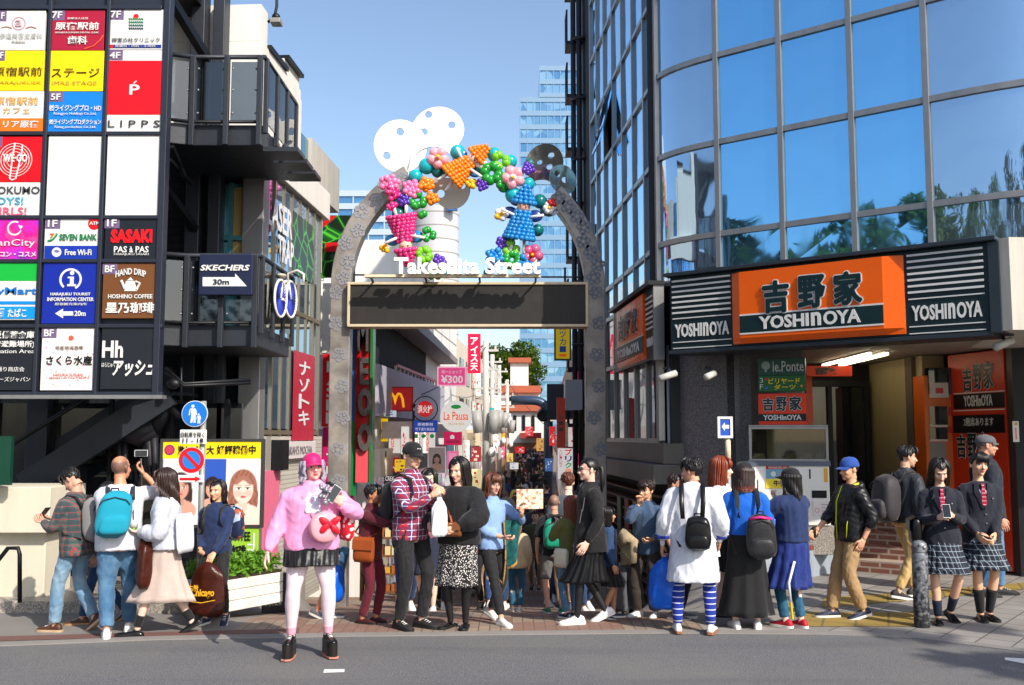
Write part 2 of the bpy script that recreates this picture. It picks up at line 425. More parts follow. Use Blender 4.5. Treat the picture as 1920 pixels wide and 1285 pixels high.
# ---- the curved glass office building on the right
OB = thing('glass_office_building', 'curved blue mirror glass office building above the beef bowl shop', 'building', (4, 15, 0))
ZT = [3.98, 4.57, 5.86, 7.1, 8.4, 9.7, 11.0, 12.2]
uF = [FP.uz(px, 300)[0] for px in (1346, 1466, 1600, 1742)]
uS = sorted(RP.uz(px, 300)[0] for px in (1110, 1122, 1136, 1152, 1170, 1190, 1211, 1234))
cor = Vec((2.18, 14.30, 0))
def arc(p0, d0, p1, d1, n):     # quadratic corner
    # control = crossing of the two tangents
    den = d0.x * d1.y - d0.y * d1.x; w = p1 - p0; k = (w.x * d1.y - w.y * d1.x) / den; c = p0 + d0 * k
    return [p0 * (1 - t) ** 2 + c * 2 * t * (1 - t) + p1 * t * t for t in [i / n for i in range(n + 1)]]
S1 = RP.at(-.45, 0); F0 = FP.at(uF[0], 0); FE = FP.at(uF[3], 0)
corner = arc(S1, RP.U, F0, FP.U, 12)
endp = []
ang0 = math.atan2(FP.U.y, FP.U.x); p = FE.copy(); q = []
for i in range(13):
    endp.append(p.copy()); a = ang0 + R(95) * ((i + .5) / 12) ** 1.9; p = p + Vec((math.cos(a), math.sin(a), 0)) * .27
bays = [[RP.at(uS[i], 0), RP.at(uS[i + 1], 0)] for i in range(len(uS) - 1)] + [[RP.at(uS[-1], 0), S1], corner]
bays += [[FP.at(uF[i], 0), FP.at(uF[i + 1], 0)] for i in range(3)] + [endp]
def nrm2(a, b_): t = (b_ - a).normalized(); return Vec((t.y, -t.x, 0))
def zlist(i): return ([1.73, 3.05] if i < len(uS) else []) + ZT
for i, bay in enumerate(bays):
    zs = zlist(i); curved = len(bay) > 2
    for k in range(len(zs) - 1):
        if k < 2 and i < len(uS): m = G_DARK
        else: m = G_CURVE if curved else G_BLUE
        mb = MB(); z0, z1 = zs[k], zs[k + 1]; t1, t2 = random.uniform(-.004, .004), random.uniform(-.004, .004)
        if not curved:
            n_ = nrm2(bay[0], bay[1])
            if i == 2 and k == 5:      # one tilted open vent window
                mb.hexa([bay[0] + n_ * o + Vec((0, 0, z)) for z, o in ((z0, .3),) for _ in (0,)] * 0 or [Vec((*(bay[0] + n_ * .28).xy, z0 + .1)), Vec((*(bay[1] + n_ * .28).xy, z0 + .1)), Vec((*(bay[1] + n_ * .25).xy, z0 + .1)), Vec((*(bay[0] + n_ * .25).xy, z0 + .1)),
                         Vec((*(bay[0] + n_ * .01).xy, z1)), Vec((*(bay[1] + n_ * .01).xy, z1)), Vec((*(bay[1] - n_ * .02).xy, z1)), Vec((*(bay[0] - n_ * .02).xy, z1))])
            else:
                Q = lambda c, z, s_: Vec((*(c + n_ * s_).xy, z))
                a_, b_ = bay
                mb.hexa([Q(a_, z0, t1), Q(b_, z0, t2), Q(b_, z0, t2 - .03), Q(a_, z0, t1 - .03), Q(a_, z1, t2), Q(b_, z1, -t1), Q(b_, z1, -t1 - .03), Q(a_, z1, t2 - .03)])
        else:
            r0 = [[Vec((p.x, p.y, z)) for z in (z0, z1)] for p in bay]
            vs = [q for r in r0 for q in r]
            mb.add(vs, [(2 * j, 2 * j + 2, 2 * j + 3, 2 * j + 1) for j in range(len(bay) - 1)])
        o = mb.build('window_pane', m, OB, smooth=curved)
# mullions, transoms
mu = MB(); path = []
for bay in bays: path += bay[:-1] if path else bay[:-1]
path.append(bays[-1][-1])
for i, bay in enumerate(bays):
    p = bay[0]; n_ = nrm2(bay[0], bay[1]); z0 = 1.73 if i <= len(uS) else ZT[0]; w = .075 if i >= len(uS) else .06
    t = Vec((-n_.y, n_.x, 0)); a = p + n_ * .045; c_ = p - n_ * .05
    mu.hexa([Vec((*(q).xy, z)) for z in (z0, ZT[-1]) for q in (a - t * w / 2, a + t * w / 2, c_ + t * w / 2, c_ - t * w / 2)])
mu.build('mullions', ALU, OB, bevel=.006)
tr = MB()
for k, z in enumerate([1.73, 3.05] + ZT):
    pts = path if k >= 2 else [bay[0] for bay in bays[:len(uS)]] + [S1]
    rr = []
    for j, p in enumerate(pts):
        a = pts[max(0, j - 1)]; c_ = pts[min(len(pts) - 1, j + 1)]; n_ = nrm2(a, c_)
        h = .075
        rr.append([Vec((*(p + n_ * .036).xy, z - h / 2)), Vec((*(p + n_ * .036).xy, z + h / 2)), Vec((*(p - n_ * .05).xy, z + h / 2)), Vec((*(p - n_ * .05).xy, z - h / 2))])
    tr.loft(rr)
tr.build('transoms', ALU, OB)
# body behind the glass (floors, back mass)
bd = MB(); ins = []
for j, p in enumerate(path):
    n_ = nrm2(path[max(0, j - 1)], path[min(len(path) - 1, j + 1)]); ins.append(p - n_ * .12)
far = [Vec((8, 14, 0)), Vec((5, 20, 0)), Vec((3, 22.3, 0)), Vec((1.66, 22.3, 0))]
bd.loft([[Vec((p.x, p.y, z)) for p in ins + far] for z in (3.98, 12.4)])
bd.build('building_core', M('dark_core', (40, 42, 46), .7), OB)
bd = MB(); side = [RP.at(uS[0] - .1, 0, -.1), RP.at(-.1, 0, -.1)]
bd.loft([[Vec((p.x, p.y, z)) for p in (side[0], side[1], Vec((2.9, 14.6, 0)), Vec((2.9, 22.2, 0)))] for z in (1.4, 3.97)])
bd.build('side_core', M('dark_core', (40, 42, 46), .7), OB)
pr = MB(); pr.loft([[Vec((*(p + nrm2(path[max(0, j - 1)], path[min(len(path) - 1, j + 1)]) * (.1 if q < 2 else -.3)).xy, (12.2, 12.6, 12.6, 12.2)[q if q < 2 else 5 - q])) for q in (0, 1, 2, 3)] for j, p in enumerate(path)])
pr.build('parapet', ALU, OB)
# ledge and street level of the side wall
sd = MB(); RP.box(sd, RP.uz(1112, 850)[0], 1.12, -.05, 1.4, -.3, .2); RP.box(sd, RP.uz(1112, 850)[0], 1.4, -.08, 1.7, -.3, .05)
sd.build('stone_ledge', M('dark_ledge', (84, 82, 80), .5, 0, .2, 4, streak=.4), OB, bevel=.015)
sd = MB(); RP.box(sd, RP.uz(1112, 850)[0], -1.9, -.3, 1.12, -.6, -.25); sd.build('shop_front', DARKIN, OB)
sh = MB(); random.seed(3)
for i in range(14):
    z = -1.3 + i * .17; sh.mat(M('shelf_wood', (92, 66, 48), .6)); RP.box(sh, RP.uz(1120, 850)[0], z, -.5, z + .03, -.25, .02)
sh.build('shelves', None, OB)
for i, (u, c) in enumerate(((-1.1, (190, 120, 80)), (-1.5, (70, 100, 150)), (-2.2, (170, 140, 60)), (-2.9, (150, 60, 60)), (-3.6, (90, 110, 90)))):
    po = MB(); po.mat(M('small_poster_%d' % i, c, .5, 0, .5, 9)); RP.box(po, u - .16, -.1, u + .16, .75, .03, .05); po.build('poster', None, OB)
# ground floor of the front: pillars, jambs, soffit, recess
FI = FP.off(-.28)
u0 = FI.uz(1262, 800)[0]; u1 = FI.uz(1403, 800)[0]
gp = MB(); corner2 = [Vec((*(p - nrm2(corner[max(0, j - 1)], corner[min(12, j + 1)]) * .14).xy, 0)) for j, p in enumerate(corner)]
gp.loft([[Vec((p.x, p.y, z)) for p in corner2 + [Vec((3.1, 15.0, 0))]] for z in (-.9, 3.2)]); gp.build('granite_pillar', GRAN, OB)
gp = MB(); FI.box(gp, FI.uz(1312, 800)[0], -.2, u1 + .05, 3.2, -.5, 0); gp.build('granite_wall', GRAN, OB)
gp = MB(); FI.box(gp, FI.uz(1298, 800)[0], -.3, FI.uz(1311, 800)[0], 3.2, -.5, .03); gp.build('steel_strip', ALU, OB)
gp = MB(); gp.tube([Vec((*(corner2[2] + Vec((-.06, -.08, 0))).xy, z)) for z in (-.2, 3.1)], .028, 10); gp.build('drain_pipe', ALU, OB, smooth=True)
rc = MB()
rc.hexa([(3.3, 16.8, 2.98), (7.2, 16.8, 2.98), (7.2, 11.6, 2.98), (3.3, 13.55, 2.98), (3.3, 16.8, 3.1), (7.2, 16.8, 3.1), (7.2, 11.6, 3.1), (3.3, 13.55, 3.1)])
rc.build('soffit', M('soffit_panels', (150, 142, 130), .6, 0, .1, 2), OB)
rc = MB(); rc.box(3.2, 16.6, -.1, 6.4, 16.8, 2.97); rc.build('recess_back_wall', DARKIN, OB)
rc = MB(); rc.hexa([(5.86, 16.6, -.1), (5.98, 14.75, -.1), (6.3, 14.75, -.1), (6.3, 16.6, -.1), (5.86, 16.6, 2.97), (5.98, 14.75, 2.97), (6.3, 14.75, 2.97), (6.3, 16.6, 2.97)])
rc.build('recess_side_wall', CREAM, OB)
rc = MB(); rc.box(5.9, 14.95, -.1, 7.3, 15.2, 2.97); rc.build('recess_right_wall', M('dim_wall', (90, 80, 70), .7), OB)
rc = MB(); rc.box(3.05, 13.9, -.1, 3.98, 16.6, 2.97); rc.build('recess_left_block', GRAN, OB)
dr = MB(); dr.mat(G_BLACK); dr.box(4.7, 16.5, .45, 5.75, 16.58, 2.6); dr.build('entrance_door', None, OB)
dr = MB(); 
for x in (4.5, 5.12, 5.72): dr.box(x, 16.44, .45, x + .07, 16.52, 2.65)
dr.box(4.5, 16.43, 2.6, 5.8, 16.51, 2.7); dr.build('door_frame', STEEL_K, OB)
# steps of brick, granite plinth
ST = thing('brick_steps', 'red brick steps rising into the shaded shop entrance', 'steps', (4.9, 14.3, 0))
s_ = MB(); D = (FP.N * -1).normalized(); T = FP.U
base = Vec((4.25, 13.6, 0))
for k in range(4):
    a = base + D * (.3 + .32 * k); b_ = a + T * .95; c_ = base + D * 3.2 + T * .95; d_ = base + D * 3.2
    z0 = .16 * k if k else -.05; z1 = .16 * (k + 1) - .003 * k
    s_.hexa([Vec((*p.xy, z)) for z in (z0, z1) for p in (a, b_, c_, d_)])
s_.build('step', BRICK, ST)
pl = MB(); w_1 = foot(1392, 1099); w0, w1, w2, w3 = foot(1508, 1086), foot(1618, 1062), foot(1700, 1061), foot(1930, 1059)
def wall(mb, pts, z0, z1, th):
    for a, b_ in zip(pts[:-1], pts[1:]):
        n_ = nrm2(a, b_) ; mb.hexa([Vec((*(q).xy, z)) for z in (z0, z1) for q in (a, b_, b_ - n_ * th, a - n_ * th)])
RA = thing('ramp_wall', 'low blue grey ramp wall with a brick coping beside the steps', 'low wall', w1)
wall(pl, [w_1, w0, w1, w2], -.05, .34, .18); pl.build('wall', M('blue_grey_paint', (150, 160, 170), .6, 0, .2, 3, streak=.5), RA)
pl = MB(); wall(pl, [w_1 + Vec((-.01, -.02, 0)), w0 + Vec((-.01, -.02, 0)), w1 + Vec((0, -.02, 0)), w2 + Vec((0, -.02, 0))], .34, .40, .22); pl.build('coping', M('red_coping', (120, 62, 46), .6, 0, .2, 8), RA, bevel=.008)
EW = MB(); EW.loft([[Vec((p.x, p.y, z)) for p in (Vec((6.55, 13.25, 0)), Vec((6.9, 13.0, 0)), Vec((12, 13.2, 0)), Vec((12, 15, 0)), Vec((6.6, 14.9, 0)))] for z in (-.1, 2.96)])
EW.build('end_pillar', M('dark_steel_cladding', (62, 62, 64), .4, .3, .2, 3), OB)
e_ = MB(); e_.loft([[Vec((p.x, p.y, z)) for p in (FP.at(3.7, 0, .52), FP.at(3.85, 0, .55), Vec((9, 11.2, 0)), Vec((12, 12.5, 0)), Vec((12, 14, 0)), Vec((6, 13.2, 0)))] for z in (2.95, 3.97)])
e_.build('pale_fascia', M('weathered_pale_cladding', (196, 190, 178), .5, 0, .15, 1.5, streak=.5), OB)

# ---- the dark tall building behind it
TB = thing('dark_tower_block', 'tall dark tower block with pipes and fire escapes behind the glass offices', 'building', (2.5, 23, 0))
m = MB(); m.hexa([(1.62, 22.45, -2), (2.4, 22.45, -2), (2.4, 23.1, -2), (1.57, 23.1, -2), (1.62, 22.45, 13), (2.4, 22.45, 13), (2.4, 23.1, 13), (1.57, 23.1, 13)])
m.build('wall', M('dark_tower_wall', (78, 80, 86), .7, 0, .2, 1.2, streak=.5), TB)
for i in range(9):
    m = MB()
    z = 2 + i * 1.25
    m.box(1.24, 22.5, z, 1.62, 23.1, z + .08)
    for y in (22.55, 22.8, 23.05): m.bar((1.26, y, z), (1.26, y, z + .8), .04)
    m.bar((1.26, 22.5, z + .8), (1.26, 23.1, z + .8), .04)
    m.build('fire_escape', STEEL_K, TB)
m = MB()
for x, y in ((1.52, 22.35), (1.4, 22.5), (1.75, 22.36)): m.tube([(x, y, -1.5), (x, y, 13)], .06, 10)
for z in np.arange(1, 13, 1.4): m.box(1.33, 22.28, z, 1.85, 22.42, z + .05)
m.build('drain_pipes', STEEL_D, TB, smooth=True)

# ---- left: steel framed shop building with balconies
LB = thing('steel_shop_building', 'dark steel shop building with glass railed landings and black tiled walls', 'building', (-5, 13, 0))
def part(name, mat, fn, parent=LB, **k):
    mb = MB(); fn(mb); return mb.build(name, mat, parent, **k)
part('rear_wall', TILE_K, lambda m: m.box(-11, 12.95, -.2, -3.22, 13.25, 5.7))
def cols(m):
    d = 12.6
    for px0, px1 in ((350, 376), (392, 414)):
        a, b_ = at(px0, 300, d).x, at(px1, 300, d).x; m.box(a, d, 0, b_, d + .25, 7.6)
    a, b_ = at(48, 800, 12.2).x, at(88, 800, 12.2).x; m.box(a, 12.2, 0, b_, 12.5, 3)
    m.box(at(404, 800, 12.4).x, 12.4, 0, at(416, 800, 12.4).x, 12.52, 3.1)
part('steel_column', STEEL_D, cols, bevel=.01)
def win(m):
    x0, z0 = at(412, 470, 12.9).x, at(412, 470, 12.9).z; x1, z1 = at(490, 335, 12.9).x, at(490, 335, 12.9).z
    m.box(x0, 12.88, 3.2, x1, 12.94, 5.05)
part('stairwell_glazing', G_TEAL, win)
part('glazing_bars', M('teal_frame', (50, 110, 120), .4), lambda m: [m.box(at(px, 400, 12.8).x - .025, 12.8, 3.2, at(px, 400, 12.8).x + .025, 12.88, 5.05) for px in (416, 432, 462, 486)] + [m.box(at(412, 400, 12.8).x, 12.81, 4.3, at(488, 400, 12.8).x, 12.87, 4.36)])
part('inner_panel', M('tan_blind', (150, 128, 80), .8), lambda m: m.box(at(430, 400, 12.75).x, 12.86, 3.9, at(462, 400, 12.75).x, 12.9, 5.0))
part('lower_window', G_BLACK, lambda m: m.box(at(404, 760, 12.85).x, 12.86, 1.9, at(478, 760, 12.85).x, 12.94, 2.9))
part('window_frame', M('bronze_frame', (110, 96, 78), .4, .3), lambda m: [m.box(at(478, 760, 12.8).x, 12.8, 1.85, at(484, 760, 12.8).x, 12.93, 2.95), m.box(at(402, 760, 12.8).x, 12.8, 1.82, at(484, 760, 12.8).x, 12.93, 1.9)])
def balcony(zb, ztop, name='balcony'):
    """slab, posts, handrail and glass of a landing that ends in a corner at X = -2.85"""
    X1, Y0, Y1 = -2.85, 11.3, 12.9; Xk = at(364, 200, 11.3).x; Xl = -4.35; Yl = 11.0
    sl = part('landing_slab', STEEL_D, lambda m: m.loft([[(Xl, Yl, z), (Xk, Y0, z), (X1, Y0, z), (X1, Y1, z), (Xl, Y1, z)] for z in (zb, zb + .24)]), bevel=.01)
    zr = zb + .24
    gl = MB()
    def pane(a, c_, z0, z1):
        a, c_ = Vec(a), Vec(c_); t = (c_ - a).normalized(); n_ = Vec((t.y, -t.x, 0)) * .006
        gl.hexa([Vec((*q.xy, z)) for z in (z0, z1) for q in (a + n_, c_ + n_, c_ - n_, a - n_)])
    pane((Xl + .05, Yl - .04, 0), (Xk - .04, Y0 - .05, 0), zr + .04, ztop - .06)
    xm = (Xk + X1) / 2
    pane((Xk + .04, Y0 - .05, 0), (xm - .04, Y0 - .05, 0), zr + .04, ztop - .06); pane((xm + .04, Y0 - .05, 0), (X1 - .04, Y0 - .05, 0), zr + .04, ztop - .06)
    for k in range(3): pane((X1 + .03, Y0 + .03 + k * .53, 0), (X1 + .03, Y0 + .5 + k * .53, 0), zr + .04, ztop - .04)
    gl.build('rail_glass', G_CLEAR, LB)
    for x, y in ((Xl + .5, Yl + .05), (Xk, Y0 - .05), (xm, Y0 - .07), (X1 - .02, Y0 - .06)): MB().box(x - .03, y - .05, zr - .26, x + .03, y + .01, ztop).build('rail_post', STEEL_D, LB, bevel=.006)
    for k in range(4): MB().box(X1 + .005, Y0 - .02 + k * .53, zr - .1, X1 + .06, Y0 + .03 + k * .53, ztop).build('rail_post', STEEL_D, LB, bevel=.006)
    rl = MB(); rl.tube([(Xl, Yl - .05, ztop), (Xk, Y0 - .05, ztop), (X1 + .02, Y0 - .05, ztop), (X1 + .03, Y1, ztop)], .028, 8); rl.build('handrail', STEEL_D, LB, smooth=True)
    rl = MB(); rl.tube([(Xl, Yl - .05, zr + .02), (Xk, Y0 - .05, zr + .02), (X1 - .02, Y0 - .05, zr + .02)], .02, 8); rl.build('bottom_rail', STEEL_K, LB, smooth=True)
    bt = MB()
    for x in (Xk - .06, Xk + .06, xm - .06, xm + .06, X1 - .07):
        for z in (zr + .12, (zr + ztop) / 2, ztop - .14): bt.ell((x, Y0 - .06, z), .014, 6, 4)
    bt.build('glass_clamps', ALU, LB, smooth=True)
balcony(5.1, 6.12); balcony(2.8, 3.82)
part('canopy_rack', STEEL_D, lambda m: [m.box(-2.85, 11.35 + .5 * k, 5.05, -2.45, 11.75 + .5 * k, 5.1) for k in range(3)] + [m.bar((-2.62, 11.35 + .5 * k, 5.1), (-2.62, 11.75 + .5 * k, 5.28), .03) for k in range(3)])
def stair(m):
    a, c_ = at(45, 912, 11.9), at(318, 738, 11.9)
    m.bar(a, c_, .1, .3); m.bar(a + Vec((-.1, .5, .25)), c_ + Vec((-.1, .5, .25)), .08, .22); 
    for k in range(13): q = a.lerp(c_, k / 12); m.box(q.x - .15, 11.95, q.z - .02, q.x + .15, 12.5, q.z + .02)
part('stair_stringer', STEEL_D, stair)
part('stair_handrail', STEEL_K, lambda m: m.tube([at(-20, 860, 11.8), at(250, 690, 11.8)], .03, 8), smooth=True)
part('back_shop_glass', G_BLACK, lambda m: m.box(-6.3, 12.4, .12, -3.3, 12.46, 2.2))
part('shop_glass_frame', STEEL_K, lambda m: [m.box(x, 12.34, .1, x + .05, 12.4, 2.25) for x in (-6.3, -5.6, -4.9, -4.2, -3.5)])
part('floor_ledge', GRAN_L, lambda m: m.box(-8, 10.55, -.05, -3.2, 12.8, .12), bevel=.01)
def plant(m):
    x0, x1 = at(-60, 950, 10.75).x, at(97, 950, 10.75).x
    m.box(x0, 10.7, at(50, 1000, 10.7).z, x1, 11.6, at(50, 913, 10.7).z); m.box(x0, 10.85, .1, at(84, 1060, 10.85).x, 11.5, at(50, 1000, 10.7).z)
part('concrete_parapet', M('cream_concrete', (214, 206, 186), .75, 0, .07, 1.5, .2, 60, streak=.15), plant, bevel=.012)
part('entrance_handrail', STEEL_K, lambda m: m.tube([at(-30, 1085, 10.2), at(15, 1028, 10.2), at(34, 1028, 10.2), at(37, 1040, 10.2), at(37, 1130, 10.2)], .022, 8), smooth=True)
part('green_glass_board', M('green_board', (20, 62, 48), .2), lambda m: m.box(at(-80, 860, 10.5).x, 10.5, at(0, 910, 10.5).z, at(20, 860, 10.5).x, 10.56, at(0, 818, 10.5).z))
part('underside_pipes', STEEL_K, lambda m: [m.tube([at(310, 690 + 8 * k, 11.2), at(345, 720 + 4 * k, 11.2), at(470, 712 + 6 * k, 11.4)], .02, 8) for k in range(2)] + [m.ell(at(325, 720, 11.1), (.08, .05, .06)), m.tube([at(340, 690, 11.2), at(340, 752, 11.2)], .015, 6)], smooth=True)
for a_, b_, w_ in ((at(322, 275, 11.2), at(345, 330, 11.6), .05), (at(318, 300, 11.2), at(360, 345, 12), .04), ((-4.3, 11.3, 5.1), (-4.0, 12.6, 4.4), .08), ((-4.3, 11.3, 7.4), (-3.9, 12.6, 6.6), .1)): part('gusset_bracket', STEEL_K, lambda m: m.bar(a_, b_, w_))
part('upper_slab', STEEL_K, lambda m: m.box(-9, 11.1, 7.32, -4.0, 12.95, 7.6))
HS = M('black_sculpture', (28, 28, 36), .55, 0, .2, 6)
# ---- white plastered block above, glass shop front beyond
WB = thing('white_shop_block', 'pale rendered shop block with a glass front and white fascia down the left side', 'building', (-4, 14, 0))
wpart = lambda n, m, f, **k: part(n, m, f, WB, **k)
wpart('upper_wall', WHITE, lambda m: m.loft([[tuple(LP.at(u, z, o)) for u, o in ((-.05, -.1), (1.9, -.1), (1.9, -3.5), (-.05, -3.5))] for z in (5.72, 7.0)]), bevel=.01)
wpart('stepped_parapet', WHITE, lambda m: [LP.box(m, 1.1, 7.0, 1.9, 7.2, -.5, -.13), LP.box(m, -.05, 7.0, .25, 7.5, -3, -.12), LP.box(m, 1.9, 5.72, 2.1, 6.9, -1.5, -.14)])
wpart('parapet_cap', STEEL_K, lambda m: [LP.box(m, .25, 7.0, 1.1, 7.06, -.3, -.06), LP.box(m, 1.1, 7.2, 1.92, 7.25, -.5, -.06)])
wpart('fascia', WHITE, lambda m: LP.box(m, 0, 5.28, 3.2, 5.72, -.4, .06), bevel=.01)
wpart('roof_rail_glass', G_TEAL, lambda m: [LP.box(m, 1.4 + .42 * k, 5.72, 1.8 + .42 * k, 6.45, -.2, -.17) for k in range(3)])
wpart('end_wall', CONC, lambda m: LP.box(m, 2.66, 5.72, 4.6, 6.5, -2, -.12))
ug = [LP.uz(px, 500)[0] for px in (496, 515, 532, 548, 563, 577, 590, 602)]
for i in range(7):
    m = MB(); e = random.uniform(-.01, .01); LP.box(m, ug[i] + .015, 1.9, ug[i + 1] - .015, 5.26, -.06 + e, -.02 + e); m.build('window_pane', G_SKY, WB)
wpart('window_mullion', M('gilt_mullion', (150, 140, 120), .35, .6), lambda m: [LP.box(m, u - .025, 1.8, u + .025, 5.27, -.1, .0) for u in ug] + [LP.box(m, ug[0], z, ug[-1], z + .06, -.08, .002) for z in (1.82, 3.55)])
wpart('core_wall', M('dark_core', (40, 42, 46), .7), lambda m: LP.box(m, .02, -.5, 3.15, 5.27, -2.5, -.1))
wpart('corner_column', ALU, lambda m: LP.box(m, -.22, .0, .02, 5.3, -.25, .03), bevel=.01)
wpart('tiled_plinth', TILE_W, lambda m: LP.box(m, .1, -.6, 3.2, 1.8, -.09, -.01))
wpart('pink_panel', M('pink_panel', (222, 110, 140), .5), lambda m: LP.box(m, .1, .2, .75, 1.35, -.01, .03))
wpart('wall_lamp_box', STEEL_K, lambda m: LP.box(m, .45, 1.35, .75, 1.75, 0, .15))
# ---- buildings further down the left side
def shop_row(name, label, P, u0, u1, z0, z1, th, wallm, parent=None):
    t = thing(name, label, 'building', tuple(P.at((u0 + u1) / 2, z0))); part('wall', wallm, lambda m: P.box(m, u0, z0, u1, z1, -th, 0), t); return t
B2 = shop_row('white_terrace_building', 'white building with an open dark terrace and slanting eave on the left of the street', LP, 6.7, 12, -2, 4.55, 5, WHITE)
part('tall_wall', WHITE, lambda m: LP.box(m, 12, -2, 22, 6.7, -5, 0), B2)
bpart = lambda n, m, f, **k: part(n, m, f, B2, **k)
bpart('terrace_opening', DARKIN, lambda m: LP.box(m, 6.9, 3.25, 14.5, 4.2, -.05, .02))
bpart('terrace_parapet', M('lavender_parapet', (176, 176, 190), .6, 0, .06, 2, streak=.2), lambda m: LP.box(m, 6.7, 2.2, 17, 3.2, -.05, .22))
bpart('eave', M('grey_eave', (128, 126, 128), .6), lambda m: LP.prism(m, [(6.7, 4.54), (6.7, 4.25), (17.5, 3.95), (17.5, 4.1)], 0.001, .55))
bpart('terrace_rail', M('pink_rail', (222, 130, 140), .5), lambda m: LP.box(m, 9, 3.3, 17, 3.36, .16, .2))
for k in range(15): bpart('baluster', M('white_post', (220, 215, 210), .5), lambda m: LP.box(m, 8.9 + .55 * k, 3.2, 8.95 + .55 * k, 3.32, .14, .19))
bpart('shop_awning', M('pale_striped_awning', (214, 196, 190), .7, 0, .2, 12), lambda m: LP.prism(m, [(8, 2.1), (8, 1.75), (17, 1.75), (17, 2.1)], .05, .7))
bpart('wall_seam', M('grey_seam', (150, 148, 144), .7), lambda m: [LP.box(m, u, 4.3, u + .03, 6.65, 0, .01) for u in (14, 16, 18, 20)] + [LP.box(m, 12.1, z, 21.9, z + .03, 0, .012) for z in (4.9, 5.5, 6.1)])
random.seed(21)
def shop_goods(k):
    key = ('goods', k)
    if key not in _mc:
        t = NT('lit_shop_goods'); v = t.new('TexVoronoi'); v.inputs['Scale'].default_value = 5 + k; t.link(t.obj(), v.inputs['Vector']); h = t.new('HueSaturation'); h.inputs['Saturation'].default_value = .55; h.inputs['Value'].default_value = .5; t.link(v.outputs['Color'], h.inputs['Color'])
        c = t.mix(t.ramp(t.noise(1.2, 3), [(.4, (0, 0, 0)), (.6, (1, 1, 1))]), h.outputs[0], lin(((90, 66, 50), (60, 50, 52), (120, 90, 80))[k])); t.set(col=c, rough=.5); t.link(c, t.b.inputs['Emission Color']); t.b.inputs['Emission Strength'].default_value = .8; _mc[key] = t.m
    return _mc[key]
def row_fronts(bt, P, u0, u1, n, z0=-2.0):
    """lit shop fronts, each with its own fascia board, window and goods"""
    w = (u1 - u0) / n
    for k in range(n):
        a = u0 + k * w + .08; c_ = a + w - .16
        m = MB(); m.mat(random.choice([M('shop_a', (190, 60, 60), .5), M('shop_b', (226, 220, 206), .5), M('shop_c', (200, 120, 150), .5), M('shop_d', (70, 110, 130), .5), M('shop_e', (60, 52, 50), .5)]))
        P.box(m, a, 1.0, c_, 1.55, .02, .25); m.build('fascia_board', None, bt)
        m = MB(); m.mat(shop_goods(k % 3)); P.box(m, a, z0, c_, .98, .0, .06); m.build('shop_window', None, bt)
row_fronts(B2, LP, 6.75, 21.9, 6)
B3 = shop_row('cream_shop_row', 'row of pale shops crowded with signs far down the left side', LP, 22.1, 44, -2.2, 5.2, 5, M('cream_render', (208, 196, 178), .7, 0, .1, 1, streak=.3))
row_fronts(B3, LP, 22.3, 43.5, 7); 
for k in range(9):
    for j in range(2): part('window', G_BLACK, lambda m: LP.box(m, 23 + 2.2 * k, 2.3 + 1.4 * j, 24.3 + 2.2 * k, 3.2 + 1.4 * j, -.02, .03), B3)
B4 = shop_row('brown_shop_row', 'narrow brown and white shops along the right side of the street', RP2, -43, -.02, -2.2, 4.2, 5, M('brown_render', (150, 128, 112), .7, 0, .15, 1, streak=.3))
row_fronts(B4, RP2, -41, -.4, 9); 
for k in range(9): part('window', G_BLACK, lambda m: RP2.box(m, -40 + 4 * k, 2.3, -38.5 + 4 * k, 3.4, -.02, .03), B4)
part('awning', M('slate_awning', (60, 66, 76), .6), lambda m: RP2.prism(m, [(-.4, 2.2), (-.4, 3.0), (-2, 3.1), (-2, 2.2)], 0, .7), B4)
# ---- far end: white building with red tiled roofs, tree, offices
FE_ = thing('white_tiled_building', 'white building with red tiled roofs and a square chimney tower at the street end', 'building', (2, 72, -1))
P7 = fp(72); ROOF = M('terracotta_tiles', (168, 88, 60), .7, 0, .2, 3); fpart = lambda n, m, f, **k: part(n, m, f, FE_, **k)
fpart('upper_wall', WHITE, lambda m: P7.pbox(m, 925, 735, 1012, 790, -6, 0)); fpart('lower_wall', WHITE, lambda m: P7.pbox(m, 925, 772, 1025, 900, 0.1, 2.5))
fpart('chimney_tower', WHITE, lambda m: P7.pbox(m, 957, 678, 991, 738, -3, -.2)); fpart('roof', ROOF, lambda m: [P7.pbox(m, 953, 671, 996, 680, -3.3, .1), P7.pbox(m, 932, 724, 1014, 737, -6, .6), P7.pbox(m, 930, 762, 1030, 773, 0, 2.9)])
fpart('arched_window', G_BLACK, lambda m: [(lambda u0, z0, u1, z1: P7.prism(m, [(u0, z0), (u1, z0)] + [((u0 + u1) / 2 + (u1 - u0) / 2 * math.cos(R(a)), z1 + (u1 - u0) / 2 * math.sin(R(a))) for a in range(0, 181, 20)], 2.45, 2.56))(*P7.rect(px - 3, 775 + 8, px + 3, 808)) for px in (948, 965, 981, 998)] +
      [(lambda u0, z0, u1, z1: P7.prism(m, [(u0, z0), (u1, z0)] + [((u0 + u1) / 2 + (u1 - u0) / 2 * math.cos(R(a)), z1 + (u1 - u0) / 2 * math.sin(R(a))) for a in range(0, 181, 20)], -.02, .05))(*P7.rect(px - 5, 748, px + 5, 752)) for px in (960, 980)])
fpart('red_awning', M('red_awning', (150, 50, 44), .7), lambda m: P7.pbox(m, 975, 812, 1012, 822, 2.5, 4)); fpart('shop_opening', M('warm_shop', (150, 110, 80), .8, 0, .5, 2), lambda m: P7.pbox(m, 930, 830, 1020, 900, 2.5, 2.6))

